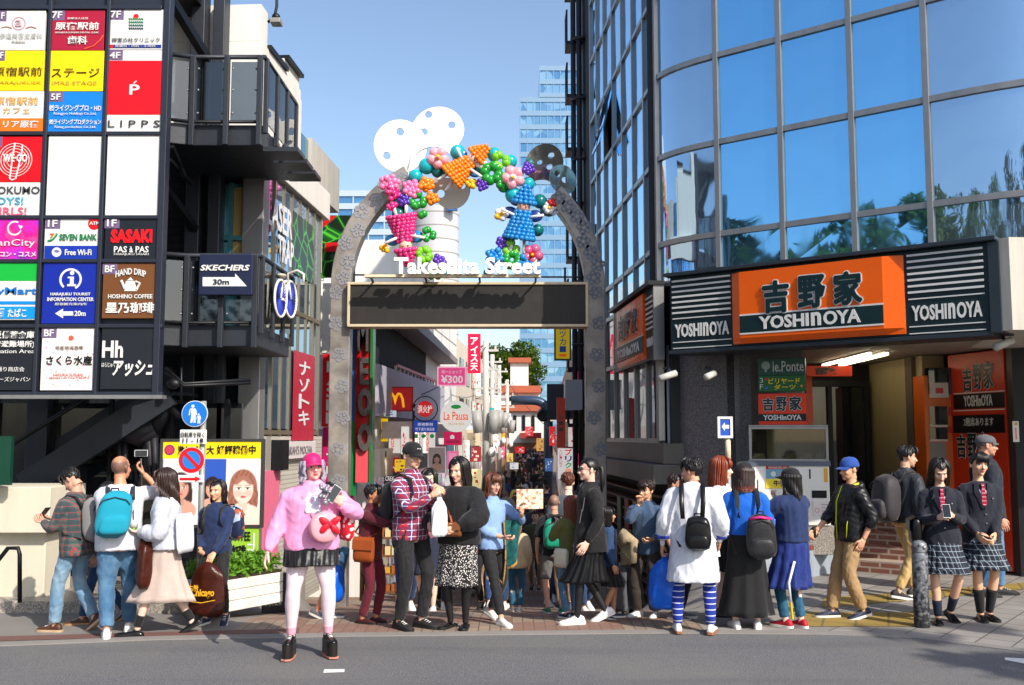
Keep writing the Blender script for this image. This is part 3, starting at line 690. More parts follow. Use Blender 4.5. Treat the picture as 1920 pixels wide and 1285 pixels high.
def foliage_mat(name, a, b_):
    t = NT(name); c = t.mix(t.noise(.9, 3), lin(a), lin(b_)); c = t.mix(t.math('MULTIPLY', t.noise(9, 2), .6), c, mul(lin(a), .55))
    t.set(col=c, rough=.55, spec=.25, Subsurface_Weight=0.0)
    tr = t.new('BsdfTranslucent'); t.link(c, tr.inputs[0]); mx = t.new('MixShader'); mx.inputs[0].default_value = .3
    t.link(t.b.outputs[0], mx.inputs[1]); t.link(tr.outputs[0], mx.inputs[2]); t.link(mx.outputs[0], t.n['Material Output'].inputs['Surface']); return t.m
LEAF1 = foliage_mat('street_tree_leaves', (70, 104, 30), (112, 132, 44)); LEAF2 = foliage_mat('park_tree_leaves', (66, 98, 36), (122, 140, 58)); LEAF3 = foliage_mat('dark_conifer_leaves', (30, 52, 30), (52, 72, 40))
BARK = M('bark', (74, 60, 48), .9, 0, .3, 6, .5, 30)
def crown(center, rad, n, leaf, mb, seed, clumps=26):
    r_ = np.random.default_rng(seed); cl = []
    for _ in range(clumps):
        v = r_.normal(size=3); v /= np.linalg.norm(v); k = r_.uniform(.45, 1) ; cl.append((np.array(center) + v * np.array(rad) * k, r_.uniform(.22, .4)))
    for i in range(n):
        c_, q = cl[i % clumps]; v = r_.normal(size=3); v /= np.linalg.norm(v); p = c_ + v * np.array(rad) * q * r_.uniform(.5, 1.0)
        d = r_.normal(size=3); d /= np.linalg.norm(d); e = np.cross(d, [.3, .5, .8]); e /= np.linalg.norm(e); s2 = leaf * r_.uniform(.6, 1.3)
        mb.add([p - d * s2, p + e * s2 * .5, p + d * s2, p - e * s2 * .5], [(0, 1, 2, 3)])
def tree(name, label, base, h, rad, n, leaf, mat, seed, group=None, zc=None):
    t = thing(name, label, 'tree', base, group); m = MB(); b0 = Vec(base); zc = zc or h - rad[2] * .8
    m.tube([b0, b0 + Vec((.1, 0, h * .35)), b0 + Vec((-.1, .1, h * .8))], [h * .035, h * .026, h * .012], 8)
    r_ = random.Random(seed)
    for k in range(6):
        a = r_.uniform(0, 6.28); s0 = b0 + Vec((0, 0, h * r_.uniform(.35, .6))); m.tube([s0, s0 + Vec((math.cos(a) * rad[0] * .4, math.sin(a) * rad[1] * .4, h * .15)), s0 + Vec((math.cos(a) * rad[0] * .75, math.sin(a) * rad[1] * .75, h * .25))], [h * .015, h * .01, h * .004], 6)
    m.build('trunk', BARK, t, smooth=True); m = MB(); crown(b0 + Vec((0, 0, zc)), rad, n, leaf, m, seed, 70 if n > 9000 else 26); m.build('crown', mat, t, fixn=False)
q = at(958, 690, 90); tree('broadleaf_tree', 'rounded green tree rising behind the white tiled building', (q.x, 90, 0), q.z + 2.4, (2.9, 2.5, 2.7), 11000, .2, LEAF1, 5, zc=q.z - .2)
# trees of the park across the road: they stand behind and left of the camera and are seen in the glass
for i, (x, y, h, r_, mt) in enumerate(((-21.4, 2.9, 10.9, 1.5, LEAF3), (-20.6, .8, 8.8, 1.6, LEAF2), (-19.4, -1.3, 10.2, 2.1, LEAF2), (-18.4, -3.6, 10.7, 2.2, LEAF2), (-22.6, 5.4, 9, 1.8, LEAF2), (-17.5, -6.5, 10.6, 2.4, LEAF2), (-23, 2, 8.8, 2.4, LEAF2), (-21, -2.5, 9, 2.4, LEAF2), (-17, -12, 12.4, 3.6, LEAF2), (-13, -15, 12.4, 3.4, LEAF3), (-8, -17, 13, 3, LEAF2), (-4, -18, 15, 2.8, LEAF3), (0, -19, 15, 2.6, LEAF3))):
    tree('park_tree', ('dark conifer of the park seen mirrored in the curved glass', 'green park tree seen mirrored in the blue glass facade')[mt is LEAF2], (x, y, 0), h, (r_, r_, r_ * 1.05), 3600, .2, mt, 40 + i, 'park trees across the road mirrored in the glass')

tree('roadside_tree', 'roadside tree beside the camera shading the right edge of the road', (11.2, .2, 0), 9, (1.3, 1.1, 1.2), 900, .2, LEAF2, 71, zc=8)
def tower(name, label, d, rects, glassm, bandm, floor_px, bay_px, depth=25, bands=.36):
    P = fp(d); t = thing(name, label, 'building', (at((rects[0][0] + rects[0][2]) / 2, 800, d).x, d, 0))
    for (x0, y0, x1, y1) in rects:
        u0, z0, u1, z1 = P.rect(x0, y0, x1, y1); fh = floor_px * d / 1908; bw = bay_px * d / 1908
        part('glass_body', glassm, lambda m: P.box(m, u0, z0, u1, z1, -depth, 0), t)
        part('floor_band', bandm, lambda m: [P.box(m, u0 - .1, z1 - fh * k - fh * bands, u1 + .1, z1 - fh * k, .0, .25) for k in range(int((z1 - z0) / fh) + 1)], t)
        part('facade_fins', bandm, lambda m: [P.box(m, u0 + bw * k, z0, u0 + bw * k + .18, z1, 0, .2) for k in range(int((u1 - u0) / bw) + 1)], t)
def office_glass(name, a, b_, sc):
    t = NT(name); v = t.new('TexVoronoi'); v.inputs['Scale'].default_value = sc; t.link(t.obj(), v.inputs['Vector'])
    r = t.ramp(v.outputs['Color'], [(.25, lin(a)), (.75, lin(b_))]); t.set(col=r, rough=.12, metal=.55, spec=.6); return t.m
OG = office_glass('office_glass', (84, 136, 176), (136, 178, 204), .35); OBAND = M('pale_spandrel', (124, 154, 182), .4, .2, .06, .2)
tower('office_tower', 'tall pale blue glass office tower rising behind the arch', 260, [(975, 183, 1085, 900), (1012, 124, 1082, 182)], OG, OBAND, 27, 13)
tower('office_block', 'blue and white striped office block behind the left of the arch', 150, [(628, 358, 762, 900)], OG, M('white_spandrel', (172, 188, 202), .5, 0, .04, .2), 25, 30, 20, .45)
RT = thing('round_white_tower', 'plain white rounded tower with curved seams seen through the arch', 'building', (at(812, 700, 110).x, 114, 0))
q0, q1 = at(770, 400, 110), at(858, 400, 110); rt = (q1.x - q0.x) / 2; cx = (q0.x + q1.x) / 2
m = MB(); m.tube([(cx, 110 + rt, -2), (cx, 110 + rt, at(812, 384, 110).z)], rt, 40); m.build('wall', M('grey_white_tower', (186, 188, 192), .7, 0, .04, .5), RT, angle=40)
part('seam', M('grey_seam', (150, 148, 144), .7), lambda m: [m.tube([(cx, 110 + rt, z), (cx, 110 + rt, z + .12)], rt + .03, 40) for z in np.arange(4, at(812, 392, 110).z, 1.5)], RT)
part('roof_sign', M('blue_roof_sign', (24, 96, 170), .5), lambda m: m.box(at(840, 380, 110).x, 109.6, at(840, 396, 110).z, at(858, 380, 110).x, 110.2, at(840, 376, 110).z), RT)
# ================================================================== SIGNS, GATE, STREET FURNITURE
W_ = (216, 216, 214); K_ = (24, 24, 28); RD = (205, 20, 28)
GLOW = [0]
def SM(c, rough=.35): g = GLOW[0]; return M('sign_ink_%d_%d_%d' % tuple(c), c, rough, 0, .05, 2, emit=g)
def sign(name, label, P, rect, th, face, items=(), group=None, cat='sign', rim=None, parent=None, off=0, bevel=.006, panel='panel'):
    """a sign board on plane P: rect in pixels, items = (kind, ...) drawn on its face"""
    u0, z0, u1, z1 = P.rect(*rect)
    t = parent or thing(name, label, cat, tuple(P.at((u0 + u1) / 2, z0, off)), group)
    m = MB(); m.mat(SM(face)); P.box(m, u0, z0, u1, z1, off - th, off); pb = m.build(panel, None, t, bevel=bevel)
    if rim:
        m = MB(); m.mat(SM(rim)); w = .03
        for q in ((u0 - w, z0 - w, u1 + w, z0), (u0 - w, z1, u1 + w, z1 + w), (u0 - w, z0, u0, z1), (u1, z0, u1 + w, z1)): P.box(m, *q, off - th, off + .012)
        m.build('frame', None, t)
    marks(P, items, t if parent is None else pb, off)
    return t
def marks(P, items, t, off=0, name='lettering'):
    if not items: return
    m = MB(); o = off + .002
    for i, it in enumerate(items):
        k = it[0]; m.mat(SM(it[-1])); oo = o + .0012 * (i % 6 if k != 't' else 5)
        if k == 'b': P.pbox(m, *it[1], off - .002, oo)
        elif k == 't':
            ex = it[3] if len(it) > 4 else {}
            P.ptext(m, it[1], *it[2], off + .008, ex.get('bold', .0), **{a: v for a, v in ex.items() if a != 'bold'})
        elif k == 'd':
            u, z = P.uz(*it[1]); r = abs(P.uz(it[1][0] + it[2], it[1][1])[0] - u); P.disc(m, u, z, r, off - .002, oo, 32)
        elif k == 'r':
            u, z = P.uz(*it[1]); r0 = abs(P.uz(it[1][0] + it[2], it[1][1])[0] - u); r1 = abs(P.uz(it[1][0] + it[3], it[1][1])[0] - u)
            a0, a1 = it[4] if len(it) > 5 else (0, 360); P.annulus(m, u, z, r0, r1, off - .002, oo, 40, a0, a1)
        elif k == 'p': P.prism(m, [P.uz(*q) for q in it[1]], off - .002, oo)
        elif k == 'l':
            pts = [P.pix(*q, off + .003) for q in it[1]]; m.tube(pts, it[2], 5)
    m.build(name, None, t)
B2_ = {'bold': .02}; B3_ = {'bold': .035}
# ------------------------------------------------ the directory board
DB = thing('directory_board', 'large grid of coloured tenant signs hung on the steel building', 'sign board', tuple(SBP.pix(150, 742)))
FRM = M('board_frame', (44, 48, 60), .4, .2, .12, 4)
m = MB(); SBP.pbox(m, -160, -60, 304, 742, -.22, -.06); m.build('backing', FRM, DB, bevel=.01)
m = MB()
for x0, x1, in ((-82, -74), (-1, -1), (82, 89), (193, 200), (302, 314)):
    if x1 > x0: SBP.pbox(m, x0 - 4, -60, x1 - 4, 742, -.055, .02)
for y in (14, 250, 407, 489, 611, 738): SBP.pbox(m, -160, y - 3, 304, y + 4, -.055, .014)
m.build('frame', FRM, DB, bevel=.006)
m = MB(); SBP.pbox(m, -160, 741, 306, 748, -.1, .03); m.build('bottom_rail', ALU, DB)
PU = (112, 92, 128)
def fl(x, y, s, col=PU): return [('b', (x, y, x + 28, y + 19), col), ('t', s, (x + 5, y + 3, x + 23, y + 16), B2_, W_)]
def panel(rect, face, items): sign('sign_panel', None, SBP, rect, .04, face, items, parent=DB, off=-.005, panel='sign_panel', bevel=.003)
SGOLD = (190, 160, 60); LG = (190, 190, 188)
panel((-24, 20, 84, 94), W_, [('b', (-16, 20, 12, 40), PU), ('t', 'F', (3, 24, 9, 36), B2_, W_), ('r', (35, 44), 11, 13, (190, 150, 160)), ('t', 'a', (29, 38, 41, 50), (190, 150, 160)), ('l', [(3, 52), (12, 50), (22, 53)], .006, (190, 120, 110)), ('l', [(48, 53), (58, 50), (68, 53)], .006, (190, 120, 110)), ('t', '参道美容皮膚科', (0, 62, 80, 73), LG), ('t', '原宿駅前', (22, 76, 48, 81), LG)])
panel((-24, 95, 82, 170), (250, 216, 0), [('b', (-16, 95, 9, 114), PU), ('t', 'F', (1, 98, 7, 110), B2_, W_), ('t', '原宿駅前', (-12, 126, 79, 143), (60, 50, 20)), ('t', 'HARAJUKUEK', (-10, 152, 78, 159), SGOLD)])
panel((-24, 171, 81, 246), W_, [('t', '原宿駅前', (-10, 182, 72, 197), (222, 160, 60)), ('t', 'カフェ', (6, 202, 56, 213), (222, 160, 60)), ('b', (-24, 222, 81, 246), (246, 112, 20)), ('t', 'リア原宿', (6, 226, 72, 240), B2_, W_)])
panel((92, 19, 195, 94), (165, 22, 52), [('b', (92, 19, 121, 38), PU), ('t', '7F', (98, 22, 117, 35), B2_, W_), ('t', '医療法人社団', (127, 33, 165, 37), W_), ('t', '原宿駅前', (104, 42, 186, 57), B2_, W_), ('t', 'HARAJYUKU EKIMAE DENTAL CLINIC', (104, 60, 186, 64), W_), ('t', '歯科', (127, 68, 164, 84), B2_, W_), ('l', [(158, 92), (176, 86), (187, 76), (194, 66)], .008, (232, 92, 60))])
panel((91, 95, 194, 171), (250, 216, 0), [('t', 'ステージ', (97, 128, 187, 145), (60, 50, 20)), ('t', 'IMRE STAGE', (98, 152, 182, 159), SGOLD)])
panel((90, 172, 193, 247), (18, 122, 220), [('b', (90, 172, 118, 191), PU), ('t', '5F', (96, 176, 114, 188), B2_, W_), ('t', '㈱ライジングプロ・HD', (93, 197, 190, 209), {'bold': .015}, W_), ('t', 'Risingpro Holdings Co.,Ltd.', (101, 211, 181, 217), W_), ('t', '㈱ライジングプロダクション', (93, 224, 190, 234), {'bold': .015}, W_), ('t', 'Rising production Co.,Ltd.', (103, 236, 180, 242), W_)])
panel((203, 18, 306, 93), W_, [('b', (203, 18, 232, 37), PU), ('t', '7F', (208, 21, 227, 34), B2_, W_), ('d', (255, 31), 5, RD)] + [('l', [(242 + 2 * k, y + (2 if k % 2 else -1)) for k in range(14)], .008, c) for y, c in ((35, (60, 150, 90)), (41, (40, 130, 90)), (47, (40, 110, 100)), (53, (60, 70, 90)))] + [('t', '神宮の杜クリニック', (210, 71, 300, 80), (80, 80, 84)), ('b', (206, 84, 302, 90), (30, 50, 130)), ('b', (206, 84, 212, 90), RD), ('t', '皮膚科・内科・小児科', (216, 85, 292, 89), W_)])
panel((201, 94, 305, 247), W_, [('b', (201, 94, 230, 113), PU), ('t', '4F', (206, 98, 226, 110), B2_, W_), ('b', (200, 114, 304, 215), (222, 8, 26)), ('t', "P", (243, 159, 262, 178), B2_, W_), ('l', [(250, 157), (256, 152)], .008, W_), ('t', 'L I P P S', (203, 226, 300, 239), (60, 60, 62))])
panel((-24, 256, 80, 341), (218, 10, 24), [('b', (-20, 256, 4, 276), PU), ('t', 'WE·GO', (6, 289, 52, 304), B3_, W_)] + [('r', (28, 300), r_ - 1, r_, W_) for r_ in (16, 22, 27, 32)] + [('l', [(18, 335), (24, 290), (28, 268)], .008, W_), ('l', [(29, 335), (40, 290), (42, 272)], .008, W_), ('l', [(18, 335), (22, 338), (29, 335)], .008, W_)])
panel((-24, 342, 78, 406), W_, [('t', 'DOKUMO', (-20, 350, 75, 364), {'bold': .01}, (70, 70, 74)), ('t', 'BOYS!', (-20, 370, 44, 384), {'bold': .01}, (60, 160, 200)), ('t', 'GIRLS!', (-20, 389, 50, 404), {'bold': .01}, (226, 90, 120))])
panel((88, 255, 190, 407), W_, []); panel((199, 254, 304, 407), W_, [])
def mottle():
    t = NT('purple_watercolour'); n = t.noise(3.5, 5); t.set(col=t.ramp(n, [(.3, lin((70, 40, 170))), (.45, lin((180, 40, 190))), (.6, lin((226, 20, 130))), (.75, lin((240, 90, 160)))]), rough=.35); return t.m
_mc_p = mottle()
t_ = MB(); t_.mat(_mc_p); SBP.pbox(t_, -24, 410, 76, 487, -.045, -.005); t_ = t_.build('sign_panel', None, DB, bevel=.003)
marks(SBP, [('r', (27, 428), 11, 14, (60, 340), W_), ('p', [(34, 422), (43, 424), (38, 431)], W_), ('t', 'ManCity', (-24, 449, 66, 465), W_), ('t', 'カラコン・コスメ', (-24, 472, 68, 482), B2_, W_)], t_, -.005)
panel((83, 410, 188, 486), W_, fl(85, 410, '1F') + [('d', (177, 419), 12, RD), ('t', 'ATM', (168, 416, 187, 422), B2_, W_), ('t', '7', (94, 438, 103, 446), B3_, (230, 110, 30)), ('l', [(90, 452), (98, 450), (104, 444), (107, 438)], .012, (20, 140, 80)), ('t', 'SEVEN BANK', (112, 439, 182, 451), B2_, (16, 120, 70)), ('b', (83, 461, 187, 486), (22, 52, 160)), ('d', (106, 473), 9, W_)] + [('r', (106, 476), r_ - 1, r_, (40, 140), (22, 52, 160)) for r_ in (3, 5, 7)] + [('t', 'Free Wi-Fi', (122, 468, 172, 479), B2_, W_)])
panel((196, 409, 299, 486), (28, 32, 40), fl(196, 409, '1F') + [('t', 'SASAKI', (208, 430, 286, 456), {'bold': .06}, (224, 20, 30)), ('t', 'PAS à PAS', (214, 462, 279, 474), B2_, W_), ('t', 'HARAJUKU SASAKI', (214, 475, 279, 480), W_)])
panel((-24, 493, 74, 600), W_, [('b', (-24, 493, 74, 527), (20, 170, 60)), ('t', 'FamilyMart', (-70, 539, 70, 556), B2_, (20, 110, 190)), ('b', (-24, 565, 73, 571), (10, 130, 210)), ('b', (-24, 575, 72, 598), (10, 140, 214)), ('t', '酒', (-8, 578, 8, 595), B2_, W_), ('t', 'たばこ', (15, 579, 50, 595), B2_, W_)])
panel((79, 493, 185, 607), (18, 40, 150), [('r', (132, 524), 17, 21, (-60, 230), W_), ('d', (135, 512), 4, W_), ('b', (131, 519, 138, 535), W_), ('b', (127, 519, 137, 522), W_), ('b', (126, 533, 142, 537), W_), ('t', 'HARAJUKU TOURIST', (95, 549, 170, 556), B2_, W_), ('t', 'INFORMATION CENTER', (89, 558, 176, 565), B2_, W_), ('t', '原宿観光案内所', (103, 568, 163, 573), W_), ('p', [(103, 588), (118, 579), (118, 584), (137, 584), (137, 592), (118, 592), (118, 597)], W_), ('t', '20m', (140, 583, 161, 593), B2_, W_)])
panel((192, 494, 297, 597), (110, 68, 36), fl(192, 495, 'BF') + [('t', 'HAND DRIP', (217, 509, 274, 521), {'bold': .02, 'arc': .5}, W_), ('p', [(236, 527), (252, 527), (257, 546), (233, 546)], W_), ('p', [(238, 526), (250, 526), (245, 520)], W_), ('l', [(234, 542), (229, 530), (227, 526)], .014, W_), ('l', [(254, 528), (262, 531), (256, 543)], .012, W_), ('t', 'HOSHINO COFFEE', (203, 552, 286, 560), B2_, W_), ('t', '星乃珈琲', (198, 567, 290, 588), {'bold': .03}, W_)])
panel((-24, 614, 70, 732), (30, 33, 40), [('t', '防災備蓄倉庫', (-26, 621, 65, 635), B2_, W_), ('t', '(一時避難場所)', (-30, 639, 65, 653), B2_, W_), ('t', 'Emergency Evacuation Area', (-100, 655, 65, 665), W_), ('t', '竹下通り商店会', (-26, 688, 46, 697), W_), ('t', 'ピクチャーズジャパン', (-40, 707, 57, 716), W_)])
SPK = [('d', (random.uniform(82, 178), random.uniform(620, 728)), random.uniform(.8, 2), random.choice([(240, 190, 195), (225, 200, 190), (235, 170, 180)])) for _ in range(60)]
panel((77, 615, 183, 732), (238, 232, 228), SPK + fl(78, 615, 'BF') + [('d', (133, 634), 5, (225, 90, 70)), ('t', '地産地消酒場', (104, 648, 156, 656), (120, 110, 100)), ('t', 'さくら水産', (87, 667, 173, 685), B2_, K_), ('t', 'SAKURA SUISAN', (100, 700, 155, 705), (222, 110, 110)), ('t', 'Japanese Low Price IZAKAYA', (92, 706, 168, 711), (222, 110, 110))])
panel((189, 614, 295, 730), (30, 33, 40), [('t', 'Hh', (192, 639, 231, 671), {'bold': .03}, W_), ('l', [(195, 671), (195, 641)], .004, (30, 33, 40)), ('l', [(206, 671), (206, 641)], .004, (30, 33, 40)), ('t', 'はらじゅく', (191, 680, 216, 689), W_), ('t', 'アッシュ', (212, 675, 292, 706), {'bold': .035, 'slant': .12}, W_)])
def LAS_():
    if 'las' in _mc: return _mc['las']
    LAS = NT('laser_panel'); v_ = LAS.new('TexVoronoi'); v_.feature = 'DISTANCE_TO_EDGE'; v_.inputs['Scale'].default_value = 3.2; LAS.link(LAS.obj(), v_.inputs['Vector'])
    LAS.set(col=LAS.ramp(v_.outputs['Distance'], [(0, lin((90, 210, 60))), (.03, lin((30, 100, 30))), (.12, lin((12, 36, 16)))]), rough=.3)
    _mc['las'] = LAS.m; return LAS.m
# ------------------------------------------------ small direction board, bicycle, road signs
def italic(b): return {'bold': b, 'slant': .25}
sign('direction_board', 'navy board with a white arrow reading 30m on the lower landing', fp(11.05), (373, 477, 473, 553), .08, (28, 34, 62), [('t', 'SKECHERS', (377, 497, 468, 508), italic(.03), W_), ('p', [(380, 520), (441, 520), (441, 513), (463, 537), (380, 537)], W_), ('t', '30m', (400, 524, 430, 534), B2_, (28, 34, 62))])
BK = thing('bicycle', 'white city bicycle with blue spokes hung on the landing rail', 'bicycle', tuple(at(538, 605, 11.9)))
WP = M('white_bike_paint', (226, 222, 216), .35); BLU = M('blue_spokes', (46, 60, 170), .4)
for cx, cy, ry in ((526, 560, 44), (545, 562, 44)):
    c0 = at(cx, cy, 11.9 if cx < 530 else 12.25); e = Vec((.35, .94, 0)) if False else Vec((.24, .25, 0)).normalized()
    ring = [c0 + Vec((.036 * math.cos(a), .15 * math.cos(a), .22 * math.sin(a))) for a in [2 * math.pi * k / 32 for k in range(32)]]
    w = MB(); w.tube(ring, .016, 8, closed=True); wo_ = w.build('wheel', WP, BK, smooth=True)
    w = MB(); [w.tube([c0, ring[k]], .006, 4) for k in range(0, 32, 1)]; w.build('spokes', BLU, wo_)
a, c_ = at(526, 560, 11.9), at(545, 562, 12.25); sd_, hd = at(528, 522, 11.95), at(540, 528, 12.2); bbk = at(535, 565, 12.08)
m = MB(); [m.tube([p, q], .02, 8) for p, q in ((a, bbk), (a, sd_ + Vec((0, 0, -.04))), (sd_, bbk), (bbk, hd), (sd_ + Vec((0, 0, -.05)), hd), (hd, c_))]; m.build('frame', WP, BK, smooth=True)
MB().tube([hd, hd + Vec((0, 0, .1)), hd + Vec((.12, -.03, .13)), hd + Vec((.2, -.05, .08)), hd + Vec((.2, -.05, -.02))], .015, 8).build('handlebar', WP, BK, smooth=True)
MB().ell(sd_ + Vec((0, 0, .03)), (.06, .09, .025)).build('saddle', M('cream_saddle', (200, 190, 170), .5), BK, smooth=True)
RS = thing('road_sign_pole', 'pole with a blue walking sign, a no parking sign and plates', 'road sign', tuple(foot(376, 1160)))
dR = 9.95; PR = fp(dR); xs_ = at(376, 900, dR).x
MB().tube([(xs_, dR + .06, 0), (xs_ - .01, dR + .06, at(375, 752, dR).z)], .03, 12).build('pole', M('sign_pole_grey', (150, 150, 148), .5, .2, .12, 6), RS, smooth=True)
u, z = PR.uz(365, 776); r_ = .128
m = MB(); m.mat(SM(W_)); PR.disc(m, u, z, r_, -.012, 0); m.mat(SM((22, 110, 200))); PR.disc(m, u, z, r_ * .95, -.002, .003); m.mat(SM(W_))
def pict(x, y, s):   # walking figure: head, trunk, legs, arm
    q = lambda *p: PR.prism(m, [PR.uz(x + a * s, y + b_ * s) for a, b_ in p], -.002, .006)
    PR.disc(m, *PR.uz(x, y - 14 * s), .016 * s, -.002, .006, 16); q((-4, -10), (4, -10), (5, 3), (-3, 3)); q((-3, 3), (1, 3), (-1, 17), (-5, 17)); q((1, 3), (5, 3), (5, 17), (1, 17)); q((-4, -10), (-6, -8), (-8, 3), (-6, 3)); q((4, -10), (6, -8), (8, 2), (6, 3))
pict(362, 776, 1.0); pict(373, 785, .55); m.build('walking_disc', None, RS)
sign('plate', None, PR, (337, 806, 387, 833), .012, (226, 226, 222), [('t', '自転車を除く', (340, 810, 384, 820), K_), ('t', '11 - 18', (343, 822, 382, 830), {'bold': .015}, K_)], parent=RS, panel='plate')
u, z = PR.uz(359, 863)
m = MB(); m.mat(SM(W_)); PR.disc(m, u, z, r_, -.012, 0); m.mat(SM((206, 24, 34))); PR.disc(m, u, z, r_ * .97, -.002, .002); m.mat(SM((36, 120, 206))); PR.disc(m, u, z, r_ * .68, -.002, .004); m.mat(SM((206, 24, 34)))
k = r_ * .7 * .707; PR.prism(m, [(u - k - .012, z + k - .012), (u - k + .012, z + k + .012), (u + k + .012, z - k + .012), (u + k - .012, z - k - .012)], 0, .006); m.build('no_parking_disc', None, RS)
sign('plate', None, PR, (331, 891, 382, 905), .012, (230, 226, 222), [('p', [(337, 896), (366, 896), (366, 893), (377, 898.5), (366, 904), (366, 901), (337, 901)], (206, 24, 34))], parent=RS, panel='plate')
# ------------------------------------------------ billboards on the left shop
PB = fp(11.6)
def portrait(P, rect, hair, skn, back, off, parent, part_name='portrait', zoom=1.0, hy=.1, nx=46):
    """a printed photograph of a made-up face, painted into the colours of a fine flat grid"""
    u0, z0, u1, z1 = P.rect(*rect); asp = (z1 - z0) / (u1 - u0); ny = int(nx * asp)
    X, Y = np.meshgrid(np.linspace(-1, 1, nx + 1), np.linspace(-asp, asp, ny + 1)); x, y = X / zoom, (Y - hy) / zoom
    L = lambda c: np.array(lin(c)[:3]); ss = lambda v: np.clip(v, 0, 1) ** 2 * (3 - 2 * np.clip(v, 0, 1))
    C = np.ones(X.shape + (3,)) * L(back)
    def lay(mask, c): C[:] = C * (1 - mask[..., None]) + L(c) * mask[..., None]
    el = lambda cx, cy, rx, ry, soft=.12: ss((1 - np.sqrt(((x - cx) / rx) ** 2 + ((y - cy) / ry) ** 2)) / soft + .5)
    lay(el(0, .1, .66, .84), hair); lay(np.clip(el(-.5, -.4, .22, .7) + el(.5, -.4, .22, .7), 0, 1), hair)
    lay(el(0, -1.3, .95, .62), mul8(skn, 1.04)); lay(np.clip(ss((.2 - abs(x)) / .06 + .5) * (y < -.2) * (y > -1), 0, 1), mul8(skn, .93))
    lay(el(0, -.02, .47, .64, .08), skn); lay(el(-.25, -.2, .2, .14, .9) * .5, (236, 150, 140)); lay(el(.25, -.2, .2, .14, .9) * .5, (236, 150, 140))
    fr = ss((y - .3 - .1 * np.cos(x * 9) + .5 * x * x * 0) / .08 + .5) * el(0, .1, .55, .74, .1); lay(fr * .92, hair)
    lay(el(0, .0, .035, .22, .9) * .35, (255, 240, 230)); lay(el(0, -.2, .07, .04, .8) * .5, mul8(skn, .72))
    for s2 in (-1, 1):
        lay(el(s2 * .2, .02, .115, .05, .3), (250, 246, 244)); lay(el(s2 * .2, .025, .052, .055, .4), (50, 32, 28)); lay(el(s2 * .2, .07, .125, .022, .6), (44, 28, 26)); lay(el(s2 * .2, .18, .14, .024, .8) * .7, mul8(hair, .9))
    lay(el(0, -.36, .13, .055, .4), (206, 70, 80)); lay(el(0, -.36, .11, .012, .6), (130, 40, 46))
    n_ = 0.06 * np.sin(X * 23 + np.sin(Y * 9) * 2) * (np.abs(C - L(hair)).sum(-1) < .05); C *= (1 + 4 * n_[..., None])
    mb = MB(); W = nx + 1; us = u0 + (X + 1) / 2 * (u1 - u0); zs = z0 + (Y / asp + 1) / 2 * (z1 - z0)
    mb.add([P.at(a_, b_, off) for a_, b_ in zip(us.ravel(), zs.ravel())], [(j * W + i, j * W + i + 1, (j + 1) * W + i + 1, (j + 1) * W + i) for j in range(ny) for i in range(nx)])
    return painted(mb, C.reshape(-1, 3), part_name, parent)
def mul8(c, k): return tuple(min(255, q * k) for q in c)
def vcol_mat(name, rough=.4):
    t = NT(name); a = t.new('VertexColor'); a.layer_name = 'col'; t.set(col=a.outputs[0], rough=rough); return t.m
PRINT = vcol_mat('printed_paper', .35)
def painted(mb, C, name, parent, mat=None):
    o = mb.build(name, mat or PRINT, parent, fixn=False); at_ = o.data.color_attributes.new('col', 'FLOAT_COLOR', 'POINT')
    at_.data.foreach_set('color', np.concatenate([np.clip(C, 0, 1), np.ones((len(C), 1))], 1).ravel().astype(np.float32)); return o
BBD = sign('billboard', 'yellow topped billboard with three large portraits behind the road signs', PB, (304, 828, 489, 985), .06, (224, 222, 224),
     [('b', (304, 828, 489, 860), (244, 212, 20)), ('d', (318, 844), 10, (150, 40, 110)), ('d', (318, 844), 7, (190, 60, 80)), ('t', '激ヤバ', (334, 836, 372, 852), B2_, K_), ('t', 'リ大', (376, 836, 402, 852), B2_, K_), ('t', '好評稼働中', (407, 835, 480, 852), B2_, K_), ], cat='billboard', rim=(60, 60, 60))
for q_, hc, sk, bk, zm, hy_ in (((305, 861, 372, 984), (62, 42, 38), (206, 150, 130), (222, 224, 226), .95, .2), ((373, 861, 423, 984), (44, 28, 28), (214, 156, 136), (44, 84, 180), 1.0, .2), ((424, 861, 488, 984), (150, 96, 78), (244, 206, 190), (240, 232, 230), 1.25, .15)): portrait(PB, q_, hc, sk, bk, .004, BBD, zoom=zm, hy=hy_)
sign('coffee_banner', 'lime green cafe banner with bold black lettering above the planter', PB, (426, 987, 484, 1062), .04, (150, 196, 60), [('t', 'COFFEE', (430, 997, 470, 1014), {'bold': .02, 'slant': .0}, K_), ('t', '珈琲', (432, 1022, 462, 1046), {'bold': .03}, K_), ('b', (464, 1020, 478, 1023), W_), ('b', (464, 1030, 478, 1033), W_), ('b', (474, 1000, 477, 1055), W_)], cat='banner')
LPs = LP.off(.06)
m = MB(); m.mat(LAS_()); LP.pbox(m, 548, 410, 588, 522, -.01, .004); m.build('laser_reflection', None, WB)  # the green laser panel's reflection in the glass, drawn as a flat sheet
marks(LP, [('b', (548, 662, 588, 826), (176, 28, 56)), ('t', 'ナゾトキ', (558, 676, 578, 800), {'bold': .02, 'vert': True}, (222, 220, 222)), ('t', 'LASER', (500, 380, 546, 436), {'bold': .02}, (226, 226, 232)), ('t', 'TRAP', (519, 448, 548, 496), {'bold': .02}, (226, 226, 232))], WB, .01)  # red strip and its vertical writing: reflected banners painted onto the glass
sign('cafe_name_board', 'pale grey lettered name board above the pink panel, left side', LPs, (521, 828, 592, 860), .05, (214, 206, 206), [('t', "SARAH'S MOCHA", (535, 836, 584, 852), (130, 120, 124))])
